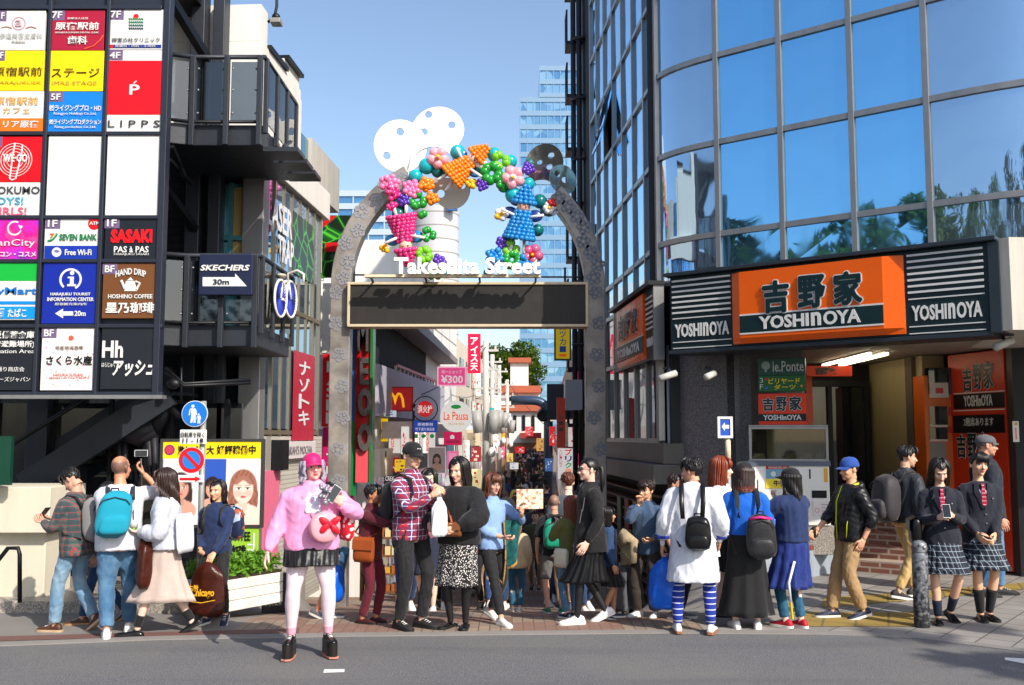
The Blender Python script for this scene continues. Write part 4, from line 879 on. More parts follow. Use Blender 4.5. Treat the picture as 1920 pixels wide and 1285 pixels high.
m_ = [('b', (522, 415, 585, 522), (20, 50, 30)), ('p', [(523, 415), (560, 415), (523, 440)], (214, 20, 36)), ('b', (522, 660, 590, 830), (190, 30, 60))]
PT = thing('planter', 'white boarded planter box full of low green leaves', 'planter', tuple(foot(445, 1148)))
p0, p1, p2, p3 = Vec((-2.93, 10.1, 0)), Vec((-2.42, 10.9, 0)), Vec((-2.75, 11.15, 0)), Vec((-3.3, 10.35, 0))
m = MB()
for k in range(3): m.loft([[Vec((*q.xy, z)) for q in (p0, p1, p2, p3)] for z in (.06 + .105 * k, .06 + .105 * k + .1)])
m.build('box', M('white_painted_boards', (226, 222, 212), .6, 0, .08, 6, streak=.3), PT, bevel=.006)
m = MB(); m.loft([[Vec((*(q.lerp((p0 + p2) / 2, .06)).xy, z)) for q in (p0, p1, p2, p3)] for z in (.3, .4)]); m.build('soil', M('soil', (50, 38, 28), .9), PT)
m = MB(); r_ = np.random.default_rng(9); cen = np.array((p0 + p1 + p2 + p3) / 4)
for i in range(1500):
    a_, b_ = r_.uniform(0, 1, 2); q = np.array(p0.lerp(p1, a_).lerp(p3.lerp(p2, a_), b_)); q[2] = .38 + r_.uniform(0, .22) * (1 - abs(2 * b_ - 1) ** 3 * .5)
    d = r_.normal(size=3); d[2] = abs(d[2]) * .6; d /= np.linalg.norm(d); e = np.cross(d, r_.normal(size=3)); e /= np.linalg.norm(e); s2 = r_.uniform(.02, .04)
    m.add([q - d * s2, q + e * s2 * .6, q + d * s2, q - e * s2 * .6], [(0, 1, 2, 3)])
m.build('leaves', foliage_mat('planter_leaves', (96, 150, 40), (140, 190, 70)), PT, fixn=False)
ABp = Pl(foot(520, 1150), (.93, .37))
sign('pavement_board', 'black standing board with white lettering on the pavement behind the planter', ABp, (492, 1075, 540, 1150), .05, (34, 32, 34), [('t', 'OPEN NOW', (496, 1126, 528, 1136), W_), ('b', (500, 1085, 520, 1095), (60, 110, 180))], cat='board')
# ------------------------------------------------ gate
GT = thing('entrance_gate', 'steel street entrance arch with silver discs, screen and white lettering', 'gate', (-.2, 16.9, -.95))
def gate_steel():
    t = NT('weathered_gate_steel'); n = t.noise(2.2, 6); c = t.ramp(n, [(.35, lin((112, 108, 106))), (.55, lin((150, 146, 142))), (.7, lin((176, 170, 162)))])
    c = t.mix(t.math('MULTIPLY', t.noise(14, 5), .35), c, lin((120, 100, 84))); t.set(col=c, rough=t.math('MULTIPLY_ADD', n, .3, .3), metal=.35, spec=.5); t.bump(n, .1, .02); return t.m
GS = gate_steel()
uc, zc = GP.uz(878, 540); ro = GP.uz(1133, 540)[0] - uc; ri = GP.uz(1096, 540)[0] - uc
def leg(sgn):
    pts = []
    a1 = 62 if sgn < 0 else 47
    for k in range(25):
        a = R(a1 * k / 24); pts.append((uc + sgn * ro * math.cos(a), zc + ro * 1.02 * math.sin(a)))
    for k in range(24, -1, -1):
        a = R(a1 * k / 24); pts.append((uc + sgn * ri * math.cos(a), zc + ri * 1.02 * math.sin(a)))
    pts += [(uc + sgn * ri * 1.0, -2), (uc + sgn * ro, -2)]
    if sgn < 0: pts = pts[::-1]
    m = MB()
    # strips of quads so the plate stays clean
    oi = [(uc + sgn * ro, -2.0, uc + sgn * ri, -2.0)] + [(uc + sgn * ro * math.cos(R(a1 * k / 24)), zc + ro * 1.02 * math.sin(R(a1 * k / 24)), uc + sgn * ri * math.cos(R(a1 * k / 24)), zc + ri * 1.02 * math.sin(R(a1 * k / 24))) for k in range(25)]
    m.loft([[GP.at(a, b_, .16), GP.at(c_, d, .16), GP.at(c_, d, -.16), GP.at(a, b_, -.16)] for a, b_, c_, d in oi])
    m.build('arch_leg', GS, GT, bevel=.012)
leg(-1); leg(1)
def flower(m, u, z, r, o, rot=0, n=5, hole=.3):
    for k in range(n):
        a = R(rot + 360 / n * k + 90); GP.annulus(m, u + r * .62 * math.cos(a), z + r * .62 * math.sin(a), r * .12, r * .42, o - .002, o + .004, 16)
rr_ = random.Random(4); FLL = M('pale_flower_inlay', (150, 150, 156), .4, .3); FLR = M('dark_flower_inlay', (106, 110, 120), .4, .3)
def emblem(u, z, r, mt): mb = MB(); flower(mb, u, z, r, .163, rr_.uniform(0, 70)); mb.build('flower_emblem', mt, GT)
for k in range(8):
    for sg, q0, mt in ((-1, 4 + 54 * k / 7, FLL), (1, 4 + 40 * k / 7, FLR)): a = R(q0); q = (ro + ri) / 2 + rr_.uniform(-.09, .09); emblem(uc + sg * q * math.cos(a), zc + q * 1.02 * math.sin(a), .13, mt)
for k in range(7):
    for sg, mt in ((-1, FLL), (1, FLR)): emblem(uc + sg * ((ro + ri) / 2 + rr_.uniform(-.08, .08)), zc - .1 - .52 * k, .12, mt)
CHR = M('glare_white_steel', (250, 250, 246), .25, .25, .02, 1, .12, 3)  # near-white colour stands in for sun glare on the left discs
CHR2 = M('mirror_steel', (200, 198, 190), .12, .9, .05, 1, .2, 3)
def plate(outline, holes, o, th, tilt=(0, 0), mat=CHR, name='steel_disc', c=None):
    cu = bpy.data.curves.new('c', 'CURVE'); cu.dimensions = '2D'; cu.fill_mode = 'BOTH'; cu.extrude = th / 2; cu.bevel_depth = .006
    for poly in [outline] + holes:
        sp = cu.splines.new('POLY'); sp.points.add(len(poly) - 1); sp.use_cyclic_u = True
        for p, q in zip(sp.points, poly): p.co = (q[0], q[1], 0, 1)
    ob_ = bpy.data.objects.new('c', cu); me = bpy.data.meshes.new_from_object(ob_); bpy.data.objects.remove(ob_)
    mb = MB(); us = [p[0] for p in outline]; zs = [p[1] for p in outline]; cu_, cz = (min(us) + max(us)) / 2, (min(zs) + max(zs)) / 2
    mb.add([GP.at(v.co.x, v.co.y, o + v.co.z + tilt[0] * (v.co.x - cu_) + tilt[1] * (v.co.y - cz)) for v in me.vertices], [tuple(p.vertices) for p in me.polygons])
    mb.build(name, mat, GT, angle=40)
def circ(px, py, rpx, n=40, a0=0, a1=360):
    u, z = GP.uz(px, py); r = rpx * 16.9 / 1908; full = a1 - a0 >= 360
    return [(u + r * math.cos(R(a0 + (a1 - a0) * k / n)), z + r * math.sin(R(a0 + (a1 - a0) * k / n))) for k in range(n + (0 if full else 1))]
uz = GP.uz
plate(circ(821, 245, 50, 40, -40, 208) + [uz(772, 300), uz(768, 330)] + circ(812, 318, 42, 20, 170, 20)[0:21] + [uz(868, 300)], [circ(803, 213, 8), circ(847, 235, 8), circ(795, 248, 8)], .05, .02, (.05, -.25))
plate(circ(752, 278, 50), [circ(752, 252, 8), circ(727, 296, 8)], .1, .02, (-.1, .1))
plate(circ(846, 352, 36, 30, 150, 390), [circ(826, 361, 8), circ(866, 346, 8)], -.1, .02, (0, .45))
plate(circ(1020, 308, 36, 40, -50, 240) + [uz(1006, 345)] + circ(1012, 372, 38, 12, 110, 40), [circ(1033, 295, 6), circ(1030, 315, 6), circ(1012, 305, 5)], .03, .02, (.4, .2), CHR2)
plate(circ(1055, 340, 26), [circ(1044, 332, 6), circ(1058, 340, 6)], .1, .02, (-.7, .3), CHR2)
plate(circ(1030, 392, 18), [circ(1030, 396, 5)], .06, .02, (.3, -.5), CHR2)
GPb = GP.off(.3)
m = MB(); GPb.pbox(m, 655, 533, 1099, 609, -.35, -.02)
def ledmat():
    t = NT('screen_face'); w = t.new('TexBrick'); w.offset = 0; w.inputs['Scale'].default_value = 1; w.inputs['Brick Width'].default_value = .16; w.inputs['Row Height'].default_value = .16; w.inputs['Mortar Size'].default_value = .003
    x, y, z = t.sep(); cb = t.new('CombineXYZ'); t.link(x, cb.inputs[0]); t.link(z, cb.inputs[1]); t.link(cb.outputs[0], w.inputs[0])
    w.inputs['Color1'].default_value = lin((42, 40, 38)); w.inputs['Color2'].default_value = lin((47, 44, 42)); w.inputs['Mortar'].default_value = lin((36, 34, 34)); t.set(col=w.outputs[0], rough=.5, spec=.3); return t.m
led = m.build('screen', ledmat(), GT)
m = MB(); m.mat(M('cream_screen_frame', (206, 190, 160), .4, .1))
for q in ((651, 529, 1103, 534), (651, 608, 1103, 613), (651, 533, 656, 609), (1098, 533, 1103, 609)): GPb.pbox(m, *q, -.36, .01)
m.build('screen_frame', None, GT, bevel=.006)
m = MB(); GPb.pbox(m, 690, 522, 1012, 527, .3, .41); m.build('letter_shelf', M('cream_shelf', (220, 206, 176), .5), GT)
for x in (700, 800, 900, 1004): MB().tube([GPb.pix(x, 525, .32), GPb.pix(x, 531, -.1)], .018, 6).build('shelf_bracket', STEEL_K, GT)
m = MB()
for x in (662, 1060, 1096): m.tube([GP.pix(x, 500, -.1), GP.pix(x, 530, -.1)], .02, 6)
m.tube([GP.pix(662, 514, -.1), GP.pix(745, 514, -.1)], .015, 6); m.tube([GP.pix(1015, 518, -.1), GP.pix(1098, 518, -.1)], .015, 6)
m.build('railing', STEEL_K, GT)
m = MB(); m.mat(M('white_letters', (240, 238, 232), .35, 0, .02)); GPb.ptext(m, 'Takeshita Street', 745, 492, 1012, 523, .42, .035, th=.07); m.build('lettering', None, GT)
# ------------------------------------------------ balloons
def balloon_mat(name, c):
    t = NT(name); c = lin(c); t.set(col=t.mix(t.noise(5, 2), mul(c, .9), mul(c, 1.08)), rough=.22, spec=.5, Subsurface_Weight=.12, Subsurface_Scale=.03); t.b.inputs['Subsurface Radius'].default_value = (.5, .5, .5); return t.m
BC = {k: balloon_mat('balloon_' + k, c) for k, c in dict(pink=(240, 120, 170), hot=(228, 50, 130), lightpink=(244, 164, 176), orange=(244, 130, 20), yellow=(238, 180, 20), green=(30, 150, 50), lime=(120, 200, 40), teal=(20, 170, 180), dteal=(10, 110, 110), blue=(30, 130, 200), purple=(90, 50, 170), white=(236, 232, 230), red=(204, 30, 20), skin=(240, 186, 160), mauve=(190, 90, 130), navy=(30, 60, 130), black=(30, 26, 26)).items()}
BA = thing('balloon_arch', 'arch of balloon flowers and balloon dolls tied to the steel gate', 'balloon display', tuple(GP.at(uc, zc + ro, .3)))
S_ = 16.6 / 1908
def B(mb, px, py, r, col, dy=0, sq=None, rot=None):
    mb.mat(BC[col]); c = at(px, py, 16.52 - dy * S_); rr = r * S_
    mb.ell(c, (rr, rr, rr) if sq is None else (rr * sq[0], rr * sq[1], rr * sq[2]), 14, 9, rot)
def bflower(px, py, r, col, cc, n=5, rot=0, c2=None):
    mb = MB()
    for k in range(n):
        a = R(rot + 360 / n * k); B(mb, px + r * 1.15 * math.cos(a), py + r * 1.15 * math.sin(a), r, col)
    B(mb, px, py, r * .62, cc, r * .7)
    if c2: B(mb, px, py, r * .32, c2, r * 1.25)
    mb.build('balloon_flower', None, BA, smooth=True)
def bcluster(px, py, r, col, n, spread, seed, name='balloon_cluster'):
    mb = MB(); q = random.Random(seed)
    for k in range(n):
        a = 2.4 * k; d = spread * math.sqrt((k + .3) / n); B(mb, px + d * math.cos(a), py + d * math.sin(a), r * q.uniform(.9, 1.1), col, q.uniform(0, r))
    mb.build(name, None, BA, smooth=True)
def bclover(px, py, r, col, rot=0, n=4):
    mb = MB()
    for k in range(n):
        a = R(rot + 360 / n * k); c = (px + r * 1.1 * math.cos(a), py + r * 1.1 * math.sin(a))
        for s2 in (-.3, .3): B(mb, c[0] - math.sin(a) * r * s2, c[1] + math.cos(a) * r * s2, r * .85, col, 0, (1, 1, 1))
    mb.build('balloon_clover', None, BA, smooth=True)
def big(px, py, r, col, dy=-12):
    mb = MB(); B(mb, px, py, r, col, dy); mb.build('round_balloon', None, BA, smooth=True)
for q in ((800, 312, 16, 'teal'), (779, 331, 14, 'teal'), (858, 286, 15, 'teal'), (926, 290, 14, 'teal'), (957, 303, 13, 'teal'), (752, 378, 16, 'dteal'), (748, 402, 14, 'dteal'), (820, 322, 12, 'dteal'), (836, 318, 11, 'dteal'), (962, 366, 16, 'teal'), (1012, 378, 14, 'dteal'), (1008, 432, 12, 'dteal'), (968, 372, 15, 'navy'), (776, 444, 12, 'dteal'), (950, 445, 10, 'dteal'), (915, 512, 9, 'dteal'), (742, 358, 10, 'teal'), (900, 318, 14, 'dteal'), (944, 350, 12, 'green'), (830, 512, 10, 'dteal'), (990, 345, 13, 'teal')): big(*q)
bflower(821, 296, 10, 'lightpink', 'yellow', 5, 18, 'mauve'); bflower(962, 333, 11, 'lightpink', 'white', 5, 30, 'yellow'); bflower(902, 306, 6, 'white', 'yellow', 5, 10); bflower(940, 622 - 220, 6.5, 'white', 'yellow', 5, 0); bflower(998, 478, 10, 'mauve', 'red', 5, 10, 'yellow'); bflower(1030, 390, 6, 'white', 'yellow', 6, 0)
bcluster(730, 345, 6, 'pink', 14, 17, 1); bcluster(736, 362, 5.5, 'hot', 9, 13, 2); bcluster(772, 354, 6, 'pink', 13, 15, 3); bcluster(756, 376, 5, 'purple', 9, 10, 4); bcluster(800, 346, 6.5, 'orange', 10, 12, 5); bcluster(810, 372, 6, 'orange', 9, 10, 6); bcluster(883, 345, 6, 'yellow', 6, 8, 7); bcluster(903, 347, 5, 'purple', 9, 10, 8); bcluster(991, 316, 5.5, 'purple', 10, 10, 9); bcluster(940, 456, 5, 'purple', 9, 9, 10); bcluster(823, 489, 5.5, 'purple', 9, 10, 11); bcluster(722, 466, 5, 'yellow', 5, 7, 12); bcluster(934, 404, 5, 'yellow', 4, 6, 13); bcluster(1036, 380, 5, 'red', 5, 6, 14); bcluster(928, 482, 6, 'blue', 13, 15, 15); bcluster(985, 492, 6, 'blue', 12, 14, 16); bcluster(735, 388, 5, 'hot', 6, 8, 17)
bclover(783, 376, 10, 'green', 20, 3); bclover(787, 394, 9, 'green', 60, 2); bclover(803, 440, 8, 'green', 10, 3); bclover(795, 478, 9, 'lime', 30, 4); bclover(922, 325, 12, 'green', 30, 4); bclover(938, 302, 10, 'lime', 0, 3); bclover(958, 466, 9, 'lime', 20, 3); bclover(960, 487, 10, 'green', 10, 4); bclover(815, 512, 8, 'green', 30, 3); bclover(945, 345, 8, 'green', 0, 2)
def doll(px, py, ang, col, hatc, scale=1.0, wings='blue', legs=True, low=None):
    """a balloon doll: row upon row of small balls make a flared dress and a pointed hat; ang = which way the head points"""
    dl = MB().ell(at(px, py, 16.55), .01, 6, 4)
    ux, uy = math.cos(R(ang)), -math.sin(R(ang)); vx, vy = -uy, ux
    T = lambda a, b_: (px + (ux * a + vx * b_) * scale, py + (uy * a + vy * b_) * scale)
    body = MB()
    def cone(a0, a1, w0, w1, rows, r, c):
        for i in range(rows):
            f = i / (rows - 1); a = a0 + (a1 - a0) * f; w = w0 + (w1 - w0) * f; n = max(1, int(2 * math.pi * w / (r * 1.75)))
            for k in range(n):
                t = 2 * math.pi * (k + .5 * (i % 2)) / n
                if math.sin(t) < -.55: continue
                x, y = T(a, w * math.cos(t)); B(body, x, y, r * scale * random.uniform(.94, 1.06), c, math.sin(t) * w * scale * .8)
    cone(-34, 14, 27, 13, 8, 5.2, col)
    bo = body.build('dress', None, BA, smooth=True)
    body = MB(); cone(33, 62, 20, 5, 5, 5.2, hatc); body.build('hat', None, BA, smooth=True)
    h = MB(); x, y = T(25, 0); B(h, x, y, 13 * scale, 'skin', 3); 
    for s2 in (-5, 5): x, y = T(25, s2); B(h, x, y, 1.6 * scale, 'black', 15 * scale)
    h.build('face', None, BA, smooth=True)
    l = MB(); l.mat(BC['white'])
    if legs:
        for s2 in (-9, 9):
            x0, y0 = T(-32, s2); x1, y1 = T(-62, s2 * 1.5); l.tube([at(x0, y0, 16.52), at(x1, y1, 16.48)], .028, 8)
    for s2 in (-1, 1):
        x0, y0 = T(6, s2 * 12); x1, y1 = T(14, s2 * 40); l.tube([at(x0, y0, 16.45), at(x1, y1, 16.4)], .024, 8)
    l.build('limbs', None, BA, smooth=True)
    w = MB()
    for s2 in (-1, 1): x, y = T(10, s2 * 24); B(w, x, y, 15 * scale, wings, -8, (1, .4, .8))
    w.build('wings', None, BA, smooth=True)
doll(978, 412, 82, 'blue', 'blue', 1.0, 'navy'); doll(757, 438, -82, 'hot', 'hot', .95, 'blue'); doll(870, 312, 40, 'orange', 'orange', .9, 'blue')
# ------------------------------------------------ signs along the street
P18 = fp(18.6)
SL = thing('sign_tower', 'tall thin sign tower with a green laser panel over red and magenta panels', 'sign', tuple(P18.pix(632, 940)))
LAS = LAS_()
for (rc_, c, it) in (((604, 404, 662, 520), LAS, [('p', [(605, 405), (632, 405), (605, 428)], RD), ('p', [(612, 455), (640, 455), (638, 472), (608, 472)], RD)]), ((604, 531, 662, 662), (228, 226, 222), [('b', (618, 600, 640, 606), (60, 110, 160)), ('b', (626, 606, 632, 640), (150, 150, 150)), ('b', (618, 640, 640, 652), (110, 110, 110))]), ((604, 664, 662, 800), (214, 24, 34), [('t', 'LASER', (612, 676, 640, 796), {'bold': .02, 'vert': True}, W_)]), ((604, 802, 662, 940), (190, 20, 96), [('d', (640, 818), 9, K_), ('t', 'プリ', (612, 845, 634, 900), {'bold': .02, 'vert': True}, W_)])):
    if isinstance(c, tuple): sign('p', None, P18, rc_, .12, c, it, parent=SL)
    else:
        m = MB(); m.mat(c); P18.pbox(m, *rc_, -.12, 0); pb = m.build('panel', None, SL); marks(P18, it, pb)
m = MB()
for y in (522, 660, 800): P18.pbox(m, 590, y - 10, 606, y + 4, -.1, -.02)
m.build('bracket', WHITE2, SL)
P19 = fp(18.5)
RO = thing('round_letter_sign', 'tall red sign with big silver round letters behind the left gate leg', 'sign', tuple(P19.pix(680, 900)))
m = MB(); m.mat(SM((170, 12, 20))); P19.pbox(m, 667, 560, 693, 842, -.3, 0); m.build('red_panel', None, RO)
m = MB(); m.mat(SM((226, 80, 90))); P19.pbox(m, 667, 842, 693, 905, -.3, .02); m.build('pink_panel', None, RO)
m = MB(); m.mat(SM((40, 110, 60))); P19.pbox(m, 694, 560, 699, 930, -.3, .05); m.mat(SM((30, 90, 150))); P19.pbox(m, 656, 560, 666, 790, -.3, -.05); m.mat(SM((30, 120, 60))); P19.pbox(m, 656, 790, 666, 930, -.3, -.05); m.build('side_strips', None, RO)
for cy in (755, 820):
    m = MB(); u, z = P19.uz(685, cy); P19.annulus(m, u, z, .06, .12, 0, .12, 32, ry=2.1); m.build('silver_ring', CHR2, RO)
m = MB(); m.mat(CHR2); P19.ptext(m, 'M', 672, 585, 692, 660, .0, .03, th=.1); P19.ptext(m, 'E', 676, 672, 692, 722, .0, .03, th=.1); m.build('silver_letter', None, RO)
def pole_sign(*a, **k): return sign(*a, **k)
GLOW[0] = .45     # glow added to all the lane's signs and boards to brighten the shaded lane
P21 = fp(21.2)
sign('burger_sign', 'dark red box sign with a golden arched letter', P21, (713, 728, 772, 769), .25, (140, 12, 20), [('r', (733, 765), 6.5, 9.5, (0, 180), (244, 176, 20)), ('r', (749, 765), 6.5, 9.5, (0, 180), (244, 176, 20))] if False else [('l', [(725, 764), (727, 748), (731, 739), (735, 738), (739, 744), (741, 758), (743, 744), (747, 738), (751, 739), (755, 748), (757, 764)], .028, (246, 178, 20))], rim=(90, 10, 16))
HY = thing('hydrant_sign', 'round red hydrant sign in a black ring above a blue plate', 'sign', tuple(P21.pix(797, 812)))
P21b = fp(20.8); u, z = P21b.uz(797, 767)
m = MB(); m.mat(STEEL_K); P21b.annulus(m, u, z, .245, .265, -.02, .02, 40); m.build('ring', None, HY)
m = MB(); m.mat(SM((190, 24, 30))); P21b.disc(m, u, z, .165, -.03, 0); m.build('red_disc', None, HY); marks(P21b, [('t', '消火栓', (783, 760, 811, 775), B2_, W_)], HY)
sign('p', None, P21b, (775, 788, 820, 811), .03, (26, 60, 150), [('t', '原宿駅前', (783, 793, 812, 799), W_), ('t', '竹下通り商店会', (779, 802, 815, 808), W_)], parent=HY)
m = MB(); m.tube([P21b.pix(775, 770, -.05), P21b.pix(775, 900, -.05)], .025, 8); m.tube([P21b.pix(775, 765, -.05), P21b.pix(778, 758, -.05)], .02, 6); m.build('pole', M('red_brown_pole', (90, 40, 40), .5), HY, smooth=True)
P24 = fp(24)
LA = thing('round_cafe_sign', 'round white cafe sign with orange lettering and a green oval', 'sign', tuple(P24.pix(855, 812)))
u, z = P24.uz(855, 781); m = MB(); m.mat(SM((236, 232, 222))); P24.disc(m, u, z, .37, -.15, 0, 48); m.build('disc', None, LA)
u2, z2 = P24.uz(855, 763); m = MB(); m.mat(SM((30, 140, 60))); P24.disc(m, u2, z2, .12, 0, .008, 24, .05); m.build('oval', None, LA)
marks(P24, [('t', 'La Pausa', (832, 772, 878, 788), {'bold': .01}, (214, 74, 24)), ('t', 'PASTA & PIZZA', (841, 793, 871, 797), (150, 110, 60))], LA)
sign('magenta_sign', 'small magenta sign with a white house mark below the round cafe sign', P24, (832, 810, 866, 835), .08, (206, 20, 84), [('p', [(844, 818), (848, 815), (852, 818), (852, 823), (844, 823)], W_), ('t', 'KARAOKE', (837, 826, 861, 831), K_)])
sign('pink_price_sign', 'pink sign reading 300 yen on the white wall', P24, (822, 690, 872, 722), .08, (226, 80, 140), [('t', '均一ショップ', (828, 694, 866, 701), W_), ('t', '¥300', (827, 704, 868, 719), {'bold': .02}, W_)], rim=(240, 190, 205))
P33 = fp(30)
sign('red_banner_sign', 'tall red vertical sign with white brush writing', P33, (877, 626, 901, 700), .1, (206, 20, 60), [('t', 'アイス天', (882, 632, 896, 696), {'bold': .02, 'vert': True}, W_)])
for i, x in enumerate((741, 776, 790, 806)):
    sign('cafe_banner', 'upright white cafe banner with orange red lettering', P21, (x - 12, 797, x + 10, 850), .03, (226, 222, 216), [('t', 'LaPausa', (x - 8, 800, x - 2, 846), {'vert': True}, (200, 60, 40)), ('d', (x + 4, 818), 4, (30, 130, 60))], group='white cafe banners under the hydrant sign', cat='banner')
sign('vacancy_sign', 'yellow sign with black writing beside the green strip', P21, (700, 785, 727, 828), .04, (240, 196, 10), [('t', '営業中', (703, 795, 724, 801), RD), ('t', '空席', (702, 804, 725, 815), B2_, K_), ('t', 'あります', (702, 818, 725, 825), K_)])
PPO = sign('pastel_poster', 'pale poster of a portrait above a blurred white counter', P21, (802, 838, 836, 888), .04, (222, 206, 204), cat='poster'); portrait(P21, (803, 839, 835, 887), (70, 46, 40), (232, 186, 166), (226, 210, 206), .004, PPO, zoom=.7, nx=30)
sign('pink_dress_poster', 'pink poster hanging next to the portrait poster', P21, (838, 846, 860, 880), .04, (230, 110, 160), [('b', (842, 850, 856, 872), (240, 150, 180))], cat='poster')
sign('red_shop_board', 'dark red shop board with a chalk style emblem in a black ring', P21, (702, 858, 750, 920), .1, (150, 16, 30), [('r', (727, 888), 15, 16.5, (0, 180), W_), ('b', (707, 886, 748, 918), (34, 36, 34)), ('t', 'ICE CREAM', (711, 893, 744, 902), B2_, W_), ('l', [(712, 912), (728, 906), (744, 912)], .01, W_)], cat='board')
sign('yellow_price_board', 'small yellow board with black writing low beside the street', P21, (700, 920, 728, 948), .03, (240, 190, 20), [('t', 'クレープ', (702, 924, 726, 931), K_), ('t', 'HAPPY', (703, 936, 725, 944), {'bold': .02}, K_)])
PRt = fp(20.5)
sign('locker_sign', 'yellow and blue vertical sign hung at the right of the gate', fp(19.5), (1042, 600, 1068, 673), .1, (172, 150, 20), [('t', 'ロッカー', (1049, 606, 1061, 662), {'bold': .01, 'vert': True}, (20, 50, 110)), ('b', (1048, 664, 1062, 669), (190, 80, 20))], rim=(30, 30, 30))
sign('brown_banner', 'dark red vertical banner board right of the pipe arch', PRt, (1044, 746, 1060, 840), .06, (104, 26, 16), [('r', (1052, 783), 2, 3.5, K_), ('b', (1048, 790, 1056, 797), K_), ('b', (1048, 802, 1056, 809), K_)], cat='banner')
sign('photo_booth_banner', 'white vertical banner with red side lettering and multicoloured characters', PRt, (1046, 841, 1074, 898), .05, (226, 222, 220), [('t', 'YUKIKURA', (1049, 844, 1054, 876), {'vert': True}, (180, 30, 60)), ('t', 'プ', (1059, 842, 1072, 854), {'bold': .03}, (200, 30, 40)), ('t', 'リ', (1059, 855, 1072, 866), {'bold': .03}, (60, 50, 120)), ('t', 'ク', (1059, 867, 1072, 878), {'bold': .03}, (40, 140, 60)), ('t', 'ラ', (1059, 879, 1072, 890), {'bold': .03}, (230, 120, 20))], cat='banner')
sign('dark_wall_box', 'slate grey awning box beside the right gate leg', fp(21), (1060, 712, 1092, 768), .6, (70, 76, 88), cat='awning')
sign('magenta_wall_sign', 'narrow magenta sign on the right wall of the street', fp(23), (1076, 690, 1088, 716), .06, (224, 30, 110))
# far signs along the street, each its own board
FS = [(915, 742, 935, 772, 46, (222, 222, 216), (200, 40, 40)), (904, 760, 919, 800, 40, (226, 226, 222), (210, 40, 40)), (908, 765, 926, 812, 36, (30, 140, 140), (226, 210, 190)), (925, 815, 934, 850, 34, (232, 226, 220), (210, 50, 50)), (905, 845, 916, 895, 32, (40, 44, 60), W_), (966, 838, 984, 850, 52, (214, 30, 40), W_), (940, 800, 952, 822, 55, (236, 180, 60), (200, 60, 40)), (874, 838, 902, 866, 38, (130, 40, 44), (200, 170, 160)), (892, 700, 902, 742, 42, (214, 200, 190), (190, 60, 60)), (934, 838, 946, 860, 50, (226, 90, 130), W_), (950, 850, 962, 866, 54, (236, 214, 120), (170, 60, 60)), (868, 770, 890, 806, 36, (170, 176, 186), (120, 130, 140)), (876, 806, 900, 836, 37, (190, 170, 140), (150, 130, 110)), (1006, 822, 1020, 846, 56, (220, 170, 90), (140, 60, 50)), (985, 800, 1000, 818, 58, (220, 60, 60), W_), (942, 776, 958, 798, 60, (226, 220, 210), (190, 90, 70)), (956, 868, 972, 880, 48, (240, 240, 236), (60, 110, 180)), (916, 870, 930, 900, 42, (190, 60, 80), (240, 220, 210)), (752, 800, 766, 852, 20.2, (232, 228, 220), (210, 60, 40)), (838, 892, 862, 925, 23, (236, 232, 228), (200, 120, 140)), (866, 880, 884, 925, 27, (210, 40, 50), (240, 230, 220)), (740, 862, 760, 884, 20.4, (236, 190, 40), (60, 40, 30)), (700, 846, 724, 857, 20.3, (40, 40, 44), (200, 180, 150)), (868, 826, 880, 872, 28, (232, 226, 214), (180, 40, 60)), (884, 880, 902, 915, 31, (232, 214, 160), (170, 60, 50)), (1078, 850, 1090, 886, 23.2, (226, 60, 120), (240, 230, 230)), (1066, 770, 1078, 840, 24, (226, 222, 216), (190, 40, 50)), (1030, 800, 1042, 836, 34, (214, 50, 50), (240, 230, 220)), (1022, 860, 1036, 884, 40, (60, 100, 160), (230, 230, 226)), (1032, 742, 1042, 790, 36, (228, 220, 200), (60, 120, 80)), (720, 770, 742, 782, 21, (190, 200, 206), (60, 90, 150)), (690, 905, 702, 930, 19.2, (60, 110, 170), (230, 230, 226))]
nm = 'teal white red navy orange maroon pink yellow'.split()
def cname(c):
    r_, g, b_ = c
    if min(c) > 195: return 'white'
    if max(c) < 80: return 'dark navy'
    if r_ > 180 and g < 100 and b_ < 100: return 'red'
    if r_ > 180 and b_ > 100 and g < 120: return 'pink'
    if b_ > r_ and g > 120: return 'teal' if r_ < 100 else 'grey blue'
    if r_ > 200 and g > 150: return 'yellow'
    if r_ < 140: return 'maroon'
    return 'tan'
LAND = ((855, 781, 'the round cafe sign'), (797, 767, 'the hydrant sign'), (742, 748, 'the burger sign'), (889, 660, 'the tall red banner'), (1058, 868, 'the multicoloured banner'), (1028, 820, 'the pipe arch leg'), (975, 700, 'the chimney tower'), (911, 800, 'the nearest utility pole'), (951, 840, 'the farthest utility pole'), (727, 888, 'the dark red shop board'), (849, 863, 'the pink dress poster'), (985, 850, 'the street end opening'))
used_ = {}
